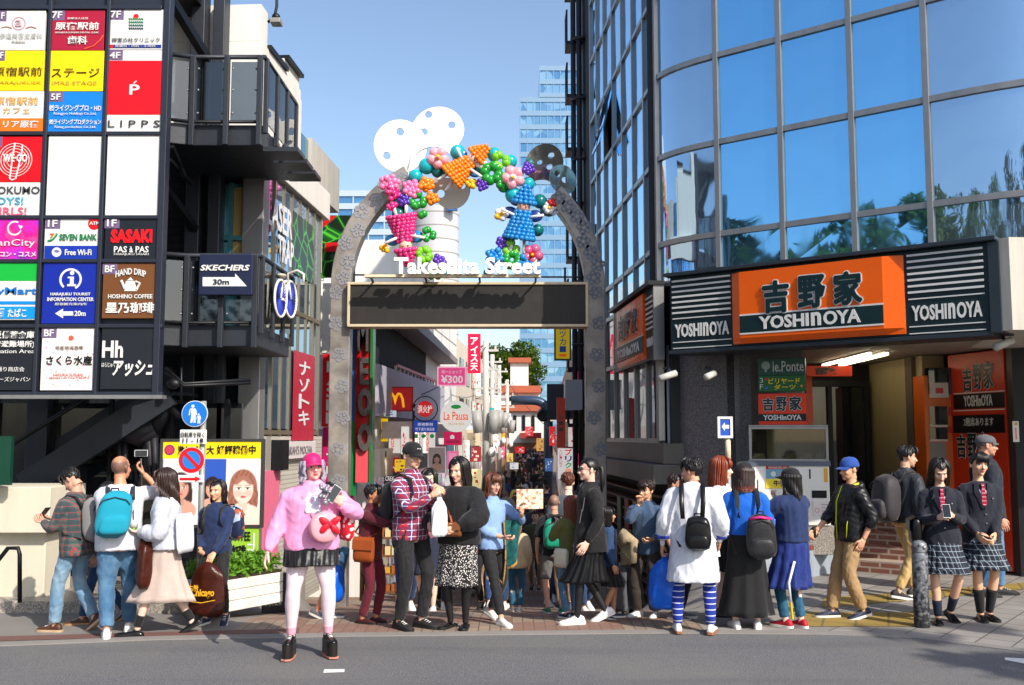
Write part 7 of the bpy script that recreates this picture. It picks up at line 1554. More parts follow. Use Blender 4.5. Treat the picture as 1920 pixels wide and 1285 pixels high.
        mb = MB(); yb = y0 + d; mb.tube([s.T(sx - w * .4, yb * .99, hc + h * .2), s.T(sx - w * .3, yb + .003, hc + h * .3), s.T(sx, yb - .005, hc + h * .36), s.T(sx + w * .3, yb + .003, hc + h * .3), s.T(sx + w * .4, yb * .99, hc + h * .2)], .005 * k, 6); mb.tube([s.T(sx - .035, y0 + .03, hc + h * .47), s.T(sx - .03, y0 + .04, hc + h * .54), s.T(sx + .03, y0 + .04, hc + h * .54), s.T(sx + .035, y0 + .03, hc + h * .47)], .009 * k, 6); s.put(mb, 'zip_and_handle', strap, bo, smooth=True)
        for sd in ((1, -1) if two else (1,)):
            x = sd * .105 * (.5 + .5 * s.w); mb = MB(); sa, sb = s.sec(.3)
            mb.tube([s.T(x * .9, y0 + .01 + ease, hc + h * .4), s.T(x, b_ * .9 + .05 + ease, .34), s.T(x, .075 + ease, .44 + ease), s.T(x, 0, .463 + ease), s.T(x * 1.02, -sb * .8 - ease, .42 + ease), s.T(x * 1.1, -sb - .03 - ease, .3), s.T(x * 1.35, -sb * .75, .17), s.T(sa * sd + sd * .035, 0, .08), s.T(x * 1.2, y0 + .01, hc - h * .4)], [(.007 * k, .024 * k)] * 7 + [(.006 * k, .014 * k)] * 2, 8, hint=s.Rt @ Vec((0, 0, 1))); s.put(mb, 'strap', strap, t, smooth=True)
        return t
    def strapbag(s, label, mat, side, pos, size, cross=True, strapm=None, name='shoulder_bag', cat='bag', flap=True, rnd=False):
        """a bag on a strap: pos = (x, y, h) of its middle on the torso frame"""
        k = s.s; w, d, h = size; c = s.T(*pos); t = s.carry(name, label, cat, s.T(pos[0], pos[1], pos[2] - h / 2)); mb = MB(); yaw_ = math.atan2(pos[0], -pos[1]) ; ux = Vec((math.cos(yaw_), math.sin(yaw_), 0)); uy = Vec((-math.sin(yaw_), math.cos(yaw_), 0))
        q = lambda x, y, z: c + s.Rt @ ((ux * x + uy * y + Vec((0, 0, z))) * k); rr = []
        for i in range(9):
            f = -1 + 2 * i / 8; e = (1 - abs(f) ** 4) ** .35 if abs(f) < 1 else .3; ww = math.sqrt(max(.01, 1 - f * f)) if rnd else .8 + .2 * e
            rr.append([q(w / 2 * ww * math.copysign(abs(math.cos(a)) ** .45, math.cos(a)), d / 2 * e * math.copysign(abs(math.sin(a)) ** .6, math.sin(a)), f * h / 2) for a in [2 * math.pi * j / 20 for j in range(20)]])
        mb.loft(rr); s.put(mb, 'bag_body', mat, t, smooth=True)
        if flap: mb = MB(); mb.loft([[q(x, y, z) for x in (-w / 2 * .98, w / 2 * .98) for _ in (0,)] + [q(w / 2 * .98, y - .006, z), q(-w / 2 * .98, y - .006, z)] for y, z in ((d / 2 * .6, h * .47), (0, h * .53), (-d / 2 - .006, h * .42), (-d / 2 - .012, h * .02))]); s.put(mb, 'flap', mat, t, bevel=.004)
        if strapm is not False:
            sx = -side if cross else side; mb = MB(); sa, sb = s.sec(.35); pts = [q(-w / 2 * side if cross else 0, 0, h * .45)]
            P1 = s.T(pos[0] * .5 + sx * .05, -(sb + .045), .2) if cross else s.T(side * .12, -sb - .02, .3)
            P3 = s.T(sx * .105, .0, .475); mb.tube([q(0, -.01, h * .42), P1, s.T(sx * .09, -(sb + .02), .38), P3, s.T(sx * .09, sb + .02, .36), s.T(pos[0] * .6, sb + .04, .18), q(0, .02, h * .42)], [(.005 * k, .014 * k)] * 7, 6, hint=s.Rt @ Vec((0, 0, 1))); s.put(mb, 'strap', strapm or mat, t, smooth=True)
        return t, q
    def plastic_bag(s, label, mat, side, size, seed=1, off=(0, 0, 0), name='plastic_bag', text=None, puff=.55):
        k = s.s; w, h = size; c = s.hands[side][0] + Vec(off); t = s.carry(name, label, 'bag', c - Vec((0, 0, h + .1))); mb = MB(); n = 30; rr = []
        for i in range(14):
            f = i / 13; z = c.z - .04 - f * h; wd = w * np.interp(f, [0, .08, .25, .75, .95, 1], [.16, .5, .9, 1, .98, .8]); dp = wd * np.interp(f, [0, .3, .8, 1], [.8, puff, puff, .4])
            rr.append([Vec((c.x + wd / 2 * math.cos(a) * (1 + .05 * math.sin(a * 5 + f * 4)), c.y + dp / 2 * math.sin(a) * (1 + .08 * math.sin(a * 7 + f * 3)), z)) for a in [2 * math.pi * j / n for j in range(n)]])
        mb.loft(rr); me = mb.mesh(); P = vco(me); N = vno(me); P += N * folds(P, .005, 52, seed, (1, 1, .3))[:, None]; mb.v = [tuple(q) for q in P]; s.put(mb, 'bag_body', mat, t, smooth=True)
        mb = MB()
        for dx in (-.012, .012): mb.tube([c + Vec((dx, .01, .0)), c + Vec((dx * 1.4, 0, -.06))], [.008, .02], 8)
        s.put(mb, 'handles', mat, t, smooth=True); return t, c
    def phone(s, label, pos, rot, mat=None, screen=None, size=(.072, .148)):
        t = s.carry('phone', label, 'phone', Vec(pos)); mb = MB(); Rm = Matrix.Rotation(R(rot[2]), 3, 'Z') @ Matrix.Rotation(R(rot[0]), 3, 'X') @ Matrix.Rotation(R(rot[1]), 3, 'Y'); w, h = size
        bx = lambda x0, y0, z0, x1, y1, z1: mb.hexa([Vec(pos) + Rm @ Vec(p) for p in ((x0, y0, z0), (x1, y0, z0), (x1, y1, z0), (x0, y1, z0), (x0, y0, z1), (x1, y0, z1), (x1, y1, z1), (x0, y1, z1))])
        bx(-w / 2, -.004, -h / 2, w / 2, .004, h / 2); s.put(mb, 'case', mat or M('phone_black', (26, 26, 28), .3), t, bevel=.002); mb = MB(); bx(-w / 2 * .92, -.0055, -h / 2 * .93, w / 2 * .92, -.0042, h / 2 * .93); s.put(mb, 'screen', screen or M('phone_screen', (40, 44, 50), .15), t); return t
L3 = lambda l, f, u, k=1: Vec((l, -f, u)) * k
# ------------------------------------------------------------------ the people in front, each in its place and pose
BLKH = hair_mat((26, 22, 22)); DKBR = hair_mat((48, 32, 28)); BRN = hair_mat((92, 48, 32)); SILV = hair_mat((158, 148, 166)); GREYB = hair_mat((60, 54, 50))
JLIGHT = C_('light_blue_denim', (104, 142, 172), 'denim', (168, 192, 208)); JMID = C_('mid_blue_denim', (62, 104, 142), 'denim', (112, 150, 180)); JDARK = C_('dark_blue_denim', (34, 60, 100), 'denim', (52, 84, 128)); JTEAL = C_('teal_blue_denim', (32, 84, 112), 'denim', (50, 106, 132))
BLACKC = C_('black_cotton', (24, 24, 27)); BLACKT = C_('black_twill', (30, 30, 33)); LEATH = C_('black_leather', (22, 22, 24), rough=.32, sheen=0, bump=.15); KHAKI = C_('khaki_cotton', (168, 136, 96)); TANC = C_('tan_cotton', (196, 164, 106))
NAVYB = C_('navy_blazer', (26, 29, 42)); NAVY = C_('navy_sweat', (30, 46, 84)); WHITEC = C_('white_cotton', (226, 228, 236)); BROWNP = C_('brown_plastic', (64, 26, 16), rough=.22, sheen=0, bump=.3); BLUEP = C_('blue_plastic', (16, 90, 200), rough=.22, sheen=0, bump=.3); WHITEP = C_('white_plastic', (222, 226, 230), rough=.3, sheen=0)
BRSOLE = M('brown_leather_shoe', (76, 46, 32), .45); BLSHOE = M('black_patent', (18, 18, 20), .18, 0, .05); WSHOE = M('white_shoe', (228, 228, 228), .5, 0, .05); BKSHOE = M('black_mesh_shoe', (36, 36, 38), .7); NVSHOE = M('navy_shoe', (34, 42, 66), .6); RDSHOE = M('red_shoe', (176, 24, 44), .6); GYSHOE = M('grey_shoe', (96, 96, 100), .6); BKSOLE = M('black_rubber', (30, 30, 30), .6); GNSHOE = M('green_shoe', (40, 120, 80), .6); TANLEA = C_('tan_leather', (150, 72, 32), rough=.4, sheen=0, bump=.15); BRLEA = C_('brown_leather', (120, 72, 44), rough=.4, sheen=0, bump=.15)
grip = dict(curl=.95); hold = dict(curl=.7)
ASIAN = (226, 178, 150); TAN = (196, 140, 108); PALE = (236, 196, 176)
# 1 man in green plaid, looking at his phone
f = Fig('man in a green and red plaid shirt looking down at his phone, walking left', 138, 1184, 889, -104, 'm', (206, 156, 132), adj=1.05, lean=6, head=(0, 38, 0), lf=(.08, .17, 0, 5, 0), rf=(-.08, -.24, .0, -8, 38), lh=(.1, .34, 1.12), rh=(-.1, .36, 1.13), lhand=hold, rhand=hold)
f.top('plaid_shirt', C_('green_red_plaid', (74, 96, 92), 'plaid', (50, 60, 66), (150, 60, 66), scale=1.9), -.16, .03, .9, 1, 1.05, collar=.02, hemflare=.05); f.trousers(JLIGHT, 'jeans', 1.05, .97, 1.15); f.shoes(BRSOLE, M('cream_sole', (190, 160, 130), .7)); f.hair(BLKH, 'short')
f.backpack('slim grey backpack with a black edge on the plaid shirt man', C_('grey_shell', (134, 132, 132)), .3, .46, .17, .2, pocket=C_('dark_grey_panel', (46, 46, 50))); f.phone('dark phone in the hands of the plaid shirt man', L3(0, .42, 1.2, f.s), (-40, 0, 0))
# 2 woman half hidden behind him
f = Fig('dark haired woman in dark jeans, half hidden behind the plaid shirt man', 192, 1168, 911, -78, 'f', (206, 150, 122), adj=1.03, lf=(.08, .22, 0, 5, 0), rf=(-.08, -.3, 0, -5, 35), head=(-5, 4, 0)); f.top('black_top', BLACKC, -.08, .015, .3); f.trousers(JDARK, 'jeans', 1.02); f.shoes(BRSOLE, M('tan_sole', (170, 130, 90), .7)); f.hair(BLKH, 'long', .24, bangs=False, front=90)
# 3 balding man with teal backpack
f = Fig('balding man in a white t-shirt with a teal backpack, holding up a selfie stick', 216, 1191, 862, -158, 'm', (206, 140, 108), w=1.1, adj=1.03, lean=2, head=(-40, -6, 0), stubble=((74, 62, 56), True), lf=(.08, -.12, 0, 0, 0), rf=(-.12, .16, 0, -8, 0), rh=(-.22, .3, 1.5), lh=(-.16, .34, 1.26), lhand=grip, rhand=hold, rpole=(-.9, .1, -.6), lpole=(.3, .3, -1))
f.top('white_tshirt', C_('white_jersey', (214, 214, 222)), -.14, .036, .75, .42, 1.12, wr=.005); f.trousers(JMID, 'jeans', 1.14, .97, 1.1, wr=.007); f.shoes(WSHOE)
f.backpack('bright teal backpack with navy straps on the balding man', C_('teal_canvas', (14, 142, 168)), .34, .44, .17, .21, strap=C_('navy_webbing', (34, 38, 54)), sx=.05, roll=-.12)
p = f.hands[-1][0]; t = f.carry('selfie_stick', 'thin selfie stick carrying a small white phone', 'selfie stick', f.hands[1][0]); mb = MB(); q = p + Vec((0, -.02, .08)); mb.tube([f.hands[1][0], q], .006, 8); f.put(mb, 'stick', ALU, t); f.phone('small white phone on the selfie stick', q + Vec((0, 0, .05)), (0, 90, 180), WHITE2, size=(.062, .12))
# 4 woman in pale sweatshirt and long skirt
f = Fig('woman in a pale grey sweatshirt and long beige skirt striding left with a green drink', 308, 1190, 896, -82, 'f', (238, 198, 178), adj=1.06, lean=3, head=(0, 2, 0), lf=(.06, .27, 0, 3, -6), rf=(-.07, -.3, 0, -3, 28), lh=(.1, .26, 1.06), rh=(-.12, .24, .98), lhand=grip, rhand=grip, lips=(196, 90, 90))
f.top('sweatshirt', C_('pale_grey_sweat', (192, 194, 206)), -.06, .05, 1, 1, 1.35, puff=.02, wr=.008); f.skirt(C_('beige_rib', (196, 176, 166), bump=.35), h1=.1, zend=.34, hem=(.17, .34), pleats=9, amp=.006, wr=.005)
f.legwear(BLACKC, 'sock', .72, 1.0, 1.12); f.shoes(BLSHOE, BKSOLE, 'loafer'); f.hair(DKBR, 'long', .28, 1.04, bangs=.02, wave=.012, front=85)
t = f.carry('drink_cup', 'clear cup of green iced drink in the striding woman\'s hand', 'cup', f.hands[1][0]); c = f.hands[1][0] + Vec((0, -.0, .01)); mb = MB(); mb.loft([[c + Vec((r_ * math.cos(a), r_ * math.sin(a), z)) for a in [2 * math.pi * j / 18 for j in range(18)]] for r_, z in ((.028, -.05), (.036, .0))]); f.put(mb, 'drink', M('green_tea', (88, 120, 34), .3), t, smooth=True)
mb = MB(); mb.loft([[c + Vec((r_ * math.cos(a), r_ * math.sin(a), z)) for a in [2 * math.pi * j / 18 for j in range(18)]] for r_, z in ((.0365, .001), (.043, .06), (.03, .066))]); f.put(mb, 'cup', M('clear_plastic', (200, 204, 200), .15), t, smooth=True); mb = MB(); mb.tube([c, c + Vec((.02, .0, .16))], .005, 6); f.put(mb, 'straw', M('red_straw', (190, 40, 36), .4), t)
f.plastic_bag('glossy brown shopping bag hanging from the striding woman\'s arm', BROWNP, 1, (.3, .46), 4, (0, .12, -.03), 'shopping_bag'); t, q = f.strapbag('white tote bag behind the striding woman', WHITEC, -1, (.1, .2, .1), (.27, .05, .4), False, False, 'tote_bag', flap=False)
# 5 woman in navy hoodie with the brown bag
f = Fig('smiling woman in a navy hoodie holding a big brown bag, facing the camera', 402, 1170, 905, -12, 'f', (222, 168, 132), adj=1.02, head=(-6, 2, 0), lf=(.12, -.05, 0, 15, 25), rf=(-.1, .05, 0, -8, 0), lh=(.1, .24, .86), rh=(-.12, .16, .9), lhand=dict(curl=.5, thumb=(-1, .2, 0)), rhand=grip)
f.top('hoodie', NAVY, -.12, .03, .8, 1, 1.12, hood=True, collar=.02, wr=.006); f.trousers(BLACKT, end=.95); f.shoes(NVSHOE, upper2=WSHOE); f.hair(BLKH, 'long', .16, .97, bangs=False, front=104, line=.066, n=20)
f.backpack('busy patterned navy, white and orange backpack of the hoodie woman', C_('patterned_nylon', (28, 40, 72), 'patch', (170, 190, 214), (190, 84, 40), rough=.5), .3, .42, .16, .24, sx=.1)
t, c = f.plastic_bag('glossy dark brown plastic bag with gold script writing held in front of the hoodie woman', BROWNP, 1, (.36, .5), 8, (-.02, -.02, .02), 'shopping_bag', puff=.3)
mb = MB(); wp = f.W(c + Vec((0, -.11, -.36))); PG = Pl((wp.x, wp.y, 0), (1, .0)); mb.mat(M('gold_print', (222, 168, 40), .35)); u = 0
PG.text(mb, 'Chicago', -.1, wp.z - .005, .12, wp.z + .085, .0, .03, th=.006, slant=.02); PG.text(mb, '古着', -.13, wp.z + .06, -.03, wp.z + .12, .0, .02, th=.006); mb.tube([PG.at(-.12, wp.z - .03, .004), PG.at(0, wp.z - .045, .004), PG.at(.13, wp.z - .02, .004)], .004, 5); mb.build('lettering', None, t)
# 6 the person in pink
f = Fig('person in a pink satin jacket and cap with black platform shoes on the road', 580, 1229, 848, 14, 'm', (244, 186, 172), w=1.27, legk=1.22, adj=.93, lift=.105, head=(12, -6, -4), lf=(.165, .0, 0, 12, 0), rf=(-.165, 0, 0, -14, 0), rh=(-.4, .1, .9), lh=(.24, .2, 1.36), lpole=(1, .1, -.8), lhand=dict(curl=.6, thumb=(-1, .2, .2), dir=(-.25, .2, 1)), rhand=dict(curl=.4), lips=(196, 40, 60), brow=(110, 80, 76), legs=(236, 212, 220), blush=.85, headk=1.04)
SAT = C_('pink_satin', (238, 156, 202), rough=.34, sheen=.1, bump=.12); f.top('satin_jacket', SAT, -.1, .04, .6, 1, 1.16, puff=.012, collar=.045, wr=.009, freq=17)
f.top('white_blouse', C_('white_ruffle', (226, 222, 238)), .2, .02, .5, 0, neck=.5, wr=.006) if False else None
mb = MB(); [mb.ell(f.T(x, -.165 - .01 * k, .36 - .05 * k), (.03, .018, .03), 8, 6) for k in range(3) for x in (-.045, 0, .045)]; f.finish(remesh(mb, .009, 2), 'ruffled_collar', C_('white_ruffle', (226, 222, 238)), .003, 3)
f.skirt(C_('black_satin', (20, 20, 22), rough=.3), 'ruffled_skirt', h1=-.06, zend=.70, flare=.035, pleats=20, amp=.007, ea=.03)
f.shoes(BLSHOE, M('black_platform', (34, 30, 28), .35), 'platform', t=.02, upper2=M('white_lace', (228, 226, 222), .7)); f.legwear(C_('pink_sock', (236, 168, 190)), 'sock', .82, 1.0, 1.12)
mb = MB(); 
for sd in (1, -1):
    o_, Ry, Rp, ball = f.feet[sd]; mb.loft([[Ry @ (Vec((x * 1.08, -y * 1.05, z)) * f.s) + o_ for x, y in ((.03, -.09), (.045, 0), (.05, .1), (.04, .19), (0, .21), (-.04, .19), (-.05, .1), (-.045, 0), (-.03, -.09))] for z in (-.105 / f.s, -.092 / f.s)])
mb.build('pink_outsole', M('pink_outsole', (196, 130, 110), .6), f.root)
f.hair(SILV, 'long', .13, 1.12, bangs=False, wave=.022, front=84, cap=True, n=30); f.cap(C_('magenta_cap', (206, 20, 108), rough=.5), logo=None)
f.phone('silver phone raised in the hand of the person in pink', f.hands[1][0] + Vec((-.05, -.05, .03)), (-10, 35, 10), M('silver_phone', (196, 196, 200), .3, .4))
mb = MB(); t = f.carry('charm_bundle', 'bundle of glittery grey charms dangling from the raised phone', 'charm', f.hands[1][0] + Vec((-.14, -.06, .0))); rr_ = random.Random(3)
for k in range(16): mb.ell(f.hands[1][0] + Vec((-.13 + rr_.uniform(-.05, .05), -.06 + rr_.uniform(-.03, .03), .03 + rr_.uniform(-.07, .07))), rr_.uniform(.012, .026), 8, 6)
f.put(mb, 'charms', M('glitter_grey', (150, 150, 158), .3, .4, .5, 60), t, smooth=True)
t, q = f.strapbag('round pink bag with a big red bow worn across the pink jacket', C_('pink_pvc', (236, 158, 170), rough=.3), 1, (.1, -.26, .12), (.29, .1, .29), True, C_('pink_strap', (220, 130, 160)), flap=False, rnd=True)
mb = MB()
for sx_, a in ((-1, .5), (1, .5), (-1, -.6), (1, -.9)): mb.ell(q(sx_ * .05 + .02, -.065, .03 + .05 * a), (.055, .014, .028), 10, 6, Matrix.Rotation(sx_ * -.6 * (1 if a > 0 else -1.4), 3, 'Y'))
mb.ell(q(.02, -.07, .03), (.022, .02, .022), 10, 6); f.put(mb, 'bow', C_('red_ribbon', (206, 14, 44), rough=.4), t, smooth=True)
t, q = f.strapbag('red tote bag with white hearts at the pink jacket\'s side', C_('red_heart_print', (196, 18, 36), 'dots', (240, 220, 224), scale=.7), 1, (.31, .08, .14), (.3, .12, .34), False, BLACKC, 'tote_bag', flap=False)
# 7 person hidden behind
f = Fig('bare legged person in denim shorts mostly hidden behind the person in pink', 612, 1160, 905, 80, 'f', (190, 128, 92), lf=(.08, .0, 0, 5, 0), rf=(-.08, -.12, 0, -5, 20), rh=(-.2, .16, .82), rhand=grip); f.top('black_jacket', BLACKT, -.1, .03, .6, 1, 1.1); f.trousers(JMID, 'denim_shorts', 1.15, -1, 1); f.shoes(GYSHOE); f.hair(BLKH, 'long', .25, bangs=False)
[c for c in f.root.children if c.name.startswith('denim_shorts')]
f.plastic_bag('blue plastic bag hanging between the person in pink and the maroon man', BLUEP, -1, (.25, .36), 3, (0, 0, .0))
# 8 maroon man
f = Fig('man dressed all in maroon stretching out an arm, tan satchel at his hip', 692, 1168, 908, 72, 'm', (190, 128, 92), head=(8, -2, 0), lean=2, lf=(.07, .06, 0, 4, 0), rf=(-.07, -.06, 0, -4, 0), lh=(.12, .52, 1.34), rh=(-.1, .5, 1.3), lhand=grip, rhand=grip)
MAR = C_('maroon_wool', (86, 22, 36)); f.top('maroon_sweater', MAR, -.16, .025, .7, 1, 1.1, collar=.05, wr=.006); f.trousers(C_('maroon_trousers', (100, 24, 42)), loose=1.02); f.shoes(M('oxblood_shoe', (72, 28, 28), .4), BKSOLE, 'loafer'); f.hair(BLKH, 'short', vol=1.05)
f.strapbag('tan leather satchel on a long strap worn by the maroon man', TANLEA, -1, (-.21, -.02, -.02), (.27, .1, .3), True)
# 9 plaid shirt man in black cap
f = Fig('tall man in a red and blue plaid shirt and black cap', 768, 1178, 829, 48, 'm', ASIAN, head=(-6, 6, 0), lf=(.1, .05, 0, 10, 0), rf=(-.09, -.04, 0, -6, 0), lh=(.06, .3, 1.24), rh=(-.06, .34, 1.22), lhand=dict(curl=1.0, thumb=(-.6, 0, 1)), rhand=dict(curl=.8, thumb=(.6, 0, 1)))
f.top('plaid_shirt', C_('red_blue_plaid', (54, 58, 120), 'plaid', (140, 36, 56), (226, 222, 226), scale=1.9, k=.9), -.13, .022, .6, .97, 1.02, collar=.035, wr=.005); f.trousers(BLACKT, loose=1.02, wide=1.05, wr=.008); f.shoes(BKSHOE, BKSOLE); f.hair(BLKH, 'short', bangs=False, cap=True); f.cap(BLACKC, logo=WSHOE); f.glasses(M('dark_frames', (40, 34, 30), .4))
f.backpack('black studded backpack worn by the tall man in the cap', C_('black_nylon', (30, 30, 34), rough=.45), .3, .42, .18, .2)
f.plastic_bag('thin white plastic bag dangling from the tall man\'s hand', WHITEP, -1, (.19, .34), 5, (0, 0, -.02), puff=.4)
# 10 woman in black sweater
f = Fig('long haired woman in a loose black sweater and spotted skirt holding a phone', 860, 1176, 858, -18, 'f', ASIAN, w=1.12, head=(-14, 10, 0), lf=(.08, .02, 0, 12, 0), rf=(-.08, .02, 0, -12, 0), lh=(.08, .26, 1.02), rh=(-.2, .3, 1.04), lhand=dict(curl=.5, thumb=(-.2, .2, 1)), rhand=dict(curl=.7, thumb=(.3, .2, 1)), legs=(28, 26, 28), lpole=(1, .3, -.5))
f.top('black_sweater', BLACKC, -.1, .05, 1, .97, 1.45, puff=.03, wr=.006); f.skirt(C_('spotted_cotton', (24, 23, 25), 'dots', (220, 214, 210), scale=2.1), h1=.02, zend=.43, flare=.04, pleats=9, amp=.007); f.shoes(BLSHOE, BKSOLE, 'slipper'); f.hair(BLKH, 'long', .27, 1.03, bangs=False, front=84, line=.082)
f.strapbag('small brown crossbody purse on a tan strap worn by the woman in black', BRLEA, 1, (.02, -.24, .06), (.2, .09, .14), True, TANLEA, 'crossbody_bag'); f.phone('pale phone in the right hand of the woman in black', f.hands[-1][0] + Vec((.03, -.02, .03)), (-60, 0, 30), M('pink_phone', (196, 150, 140), .35))
# 11 woman with a map and teal shawl
f = Fig('woman in glasses and a blue shirt holding up a map, teal shawl on her arm', 922, 1166, 893, 38, 'f', (222, 168, 140), adj=1.02, head=(-4, 3, 0), lf=(.08, -.16, 0, 8, 20), rf=(-.06, .26, 0, -4, 0), lh=(.2, .3, 1.24), rh=(-.02, .24, .98), lhand=dict(curl=.5, dir=(0, .2, 1), thumb=(-1, 0, 0)), rhand=hold)
f.top('blue_shirt', C_('pale_blue_shirt', (132, 164, 214)), -.1, .025, .6, .85, 1.1, collar=.02); f.trousers(BLACKT, end=.96, loose=1.03); f.shoes(WSHOE); f.hair(hair_mat((96, 56, 40)), 'bob', .15, 1.05, bangs=.03, front=80); f.glasses(M('thin_frames', (120, 90, 70), .4, .4))
t = f.carry('folded_map', 'open pale tourist map held up beside the woman in glasses', 'map', f.hands[1][0]); mb = MB(); c = f.hands[1][0] + Vec((.05, -.02, .08)); PGm = f.W(c); Pm = Pl((PGm.x, PGm.y, 0), (1, .1)); mb.mat(C_('map_print', (226, 216, 200), 'patch', (214, 190, 150), (200, 120, 100), rough=.6, scale=3.2, bump=.05)); Pm.box(mb, -.12, PGm.z - .09, .14, PGm.z + .1, -.004, .004); mb.build('sheet', None, t)
t = f.carry('shawl', 'teal shawl with a gold border hanging from the map woman\'s arm', 'shawl', L3(.2, .1, .5, f.s)); mb = MB(); rows = []
for i in range(15):
    v = i / 14; row = []
    for j in range(19):
        u = j / 18; row.append(L3(.05 + .26 * u + .03 * math.sin(6 * u + 3 * v), .16 + .06 * math.sin(9 * u + 2 * v) * (.4 + v) - .1 * v, 1.16 - .72 * v * (1 - .45 * u) , f.s))
    rows.append(row)
mb.loft(rows + [[p + Vec((0, .012, 0)) for p in r] for r in reversed(rows)], cap=False, close=False); TEALS = C_('teal_brocade', (10, 78, 80), 'patch', (16, 96, 92), rough=.5, scale=2); f.put(mb, 'cloth', TEALS, t, smooth=True)
mb = MB(); mb.tube(rows[-1], .012, 8); mb.tube([r[-1] for r in rows], .01, 8); mb.tube([r[0] for r in rows], .008, 8); f.put(mb, 'gold_border', C_('gold_trim', (172, 130, 60), 'dots', (110, 70, 30)), t, smooth=True)
# 12 long hair from behind
f = Fig('girl with very long black hair seen from behind in a beige cardigan and jeans', 968, 1147, 968, 172, 'f', ASIAN, lf=(.06, 0, 0, 5, 0), rf=(-.06, 0, 0, -5, 0)); f.top('beige_cardigan', C_('beige_knit', (206, 180, 146), bump=.5), -.16, .045, 1, 1, 1.3, wr=.006); f.trousers(JTEAL, 'jeans', 1.03, .95); f.shoes(M('cream_shoe', (206, 196, 180), .6)); f.hair(BLKH, 'long', .5, 1.05, bangs=False)
# 13 bald man with green backpack
f = Fig('bald man in a black t-shirt and grey shorts seen from behind on the slope', 1040, 1150, 926, -172, 'm', (206, 150, 124), stubble=((120, 96, 84), False), head=(-10, 4, 0), lf=(.1, 0, 0, 8, 0), rf=(-.1, -.02, 0, -8, 0)); f.top('black_tshirt', BLACKC, -.12, .02, .6, .45, 1.15); f.trousers(C_('grey_shorts', (112, 110, 108)), 'shorts', 1.12, .02, 1.2); f.shoes(GNSHOE)
f.backpack('emerald green backpack worn by the bald man', C_('emerald_nylon', (14, 142, 112), rough=.5), .3, .44, .15, .22, sx=.06)
# 14 red haired woman
f = Fig('woman with long auburn hair in an olive jacket photographing the street', 1072, 1160, 930, -152, 'f', PALE, head=(10, 0, 0), lh=(.08, .3, 1.26), rh=(-.08, .3, 1.26), lhand=hold, rhand=hold, lf=(.08, 0, 0, 5, 0), rf=(-.08, .03, 0, -5, 0)); f.top('olive_jacket', C_('olive_cotton', (96, 96, 50)), -.2, .035, .9, 1, 1.2, hemflare=.1, wr=.007); f.trousers(JMID, 'jeans', 1.03); f.shoes(NVSHOE); f.hair(hair_mat((124, 58, 36)), 'long', .34, 1.03, bangs=False)
f.phone('phone held up by the auburn haired woman', L3(0, .38, 1.34, f.s), (0, 90, 180)); f.strapbag('cream cloth bag at the auburn haired woman\'s hip', C_('cream_canvas', (216, 206, 186)), 1, (.2, .06, -.08), (.24, .1, .26), False, False, 'tote_bag', flap=False)
# 15 woman in black with sunglasses
f = Fig('woman in black with sunglasses and a pleated leather skirt striding left', 1108, 1168, 869, -80, 'f', (232, 186, 164), adj=1.04, head=(2, 0, 0), lf=(.06, .16, 0, 4, 0), rf=(-.07, -.2, 0, -4, 22), lips=(170, 60, 66), legs=(24, 24, 26), lh=(.24, .1, .84))
f.top('black_jacket', C_('black_wool', (22, 22, 24)), -.2, .03, .7, .97, 1.1, collar=.03, hemflare=.12, wr=.006); f.skirt(LEATH, 'leather_skirt', h1=-.05, zend=.42, hem=(.19, .26), pleats=16, amp=.008); f.shoes(WSHOE); f.hair(BLKH, 'short', bangs=False, vol=1.0, line=.058, strands=False, tail=(.03, .3)); f.glasses(M('black_lens', (10, 10, 12), .12), True)
mb = MB(); [mb.tube([f.T(.17 * sg + .0, -.1 - .03 * k, .36 - .12 * k), f.T(.15, -.12 - .03 * k, .22 - .12 * k)], .004, 6) for k in range(2) for sg in (1,)]; mb.build('zip', ALU, f.root)
# 16 person behind her
f = Fig('person in dark denim mostly hidden behind the woman in sunglasses', 1140, 1160, 950, 95, 'f', TAN, lf=(.08, .1, 0, 5, 0), rf=(-.08, -.1, 0, -5, 10)); f.top('denim_jacket', JDARK, -.15, .03, .8); f.skirt(BLACKC, h1=.05, zend=.5); f.shoes(M('yellow_navy_shoe', (40, 50, 80), .6), upper2=M('yellow_lace', (210, 200, 60), .6)); f.hair(BLKH, 'long', .2)
# 17 boy with his hand at his mouth
f = Fig('young man in a blue grey sweater with his hand raised to his mouth', 1216, 1157, 905, -34, 'm', (226, 172, 134), adj=1.02, head=(-12, 4, 0), rh=(-.03, .16, 1.4), lh=(.16, .2, .98), rhand=dict(curl=.9, dir=(.15, .1, 1), thumb=(1, 0, .2)), lhand=hold, rpole=(-.6, .3, -1), lf=(.1, 0, 0, 10, 0), rf=(-.12, .04, 0, -12, 0))
f.top('grey_blue_sweater', C_('grey_blue_knit', (70, 92, 120)), -.16, .03, .8, .97, 1.2, collar=.03, wr=.006); f.trousers(C_('brown_wool', (60, 52, 46)), loose=1.12, wide=1.45, end=.95); f.shoes(WSHOE); f.hair(DKBR, 'short', bangs=.018, vol=1.1)
t = f.carry('folded_coat', 'beige coat folded over the forearm of the young man', 'coat', L3(-.2, .2, .7, f.s)); mb = MB(); c = L3(-.19, .18, .98, f.s)
for k in range(4): mb.tube([c + Vec((-.09, .02 * k, -.02 - .03 * k)), c + Vec((-.02 + .02 * k, -.05 - .012 * k, .05 - .01 * k)), c + Vec((.09, -.04 + .01 * k, -.03)), c + Vec((.07 - .03 * k, -.02, -.22 + .03 * k)), c + Vec((-.06, .0, -.26 + .03 * k))], [.04, .05, .05, .045, .03], 10)
f.put(mb, 'coat', C_('beige_coat', (176, 156, 124), bump=.5), t, smooth=True)
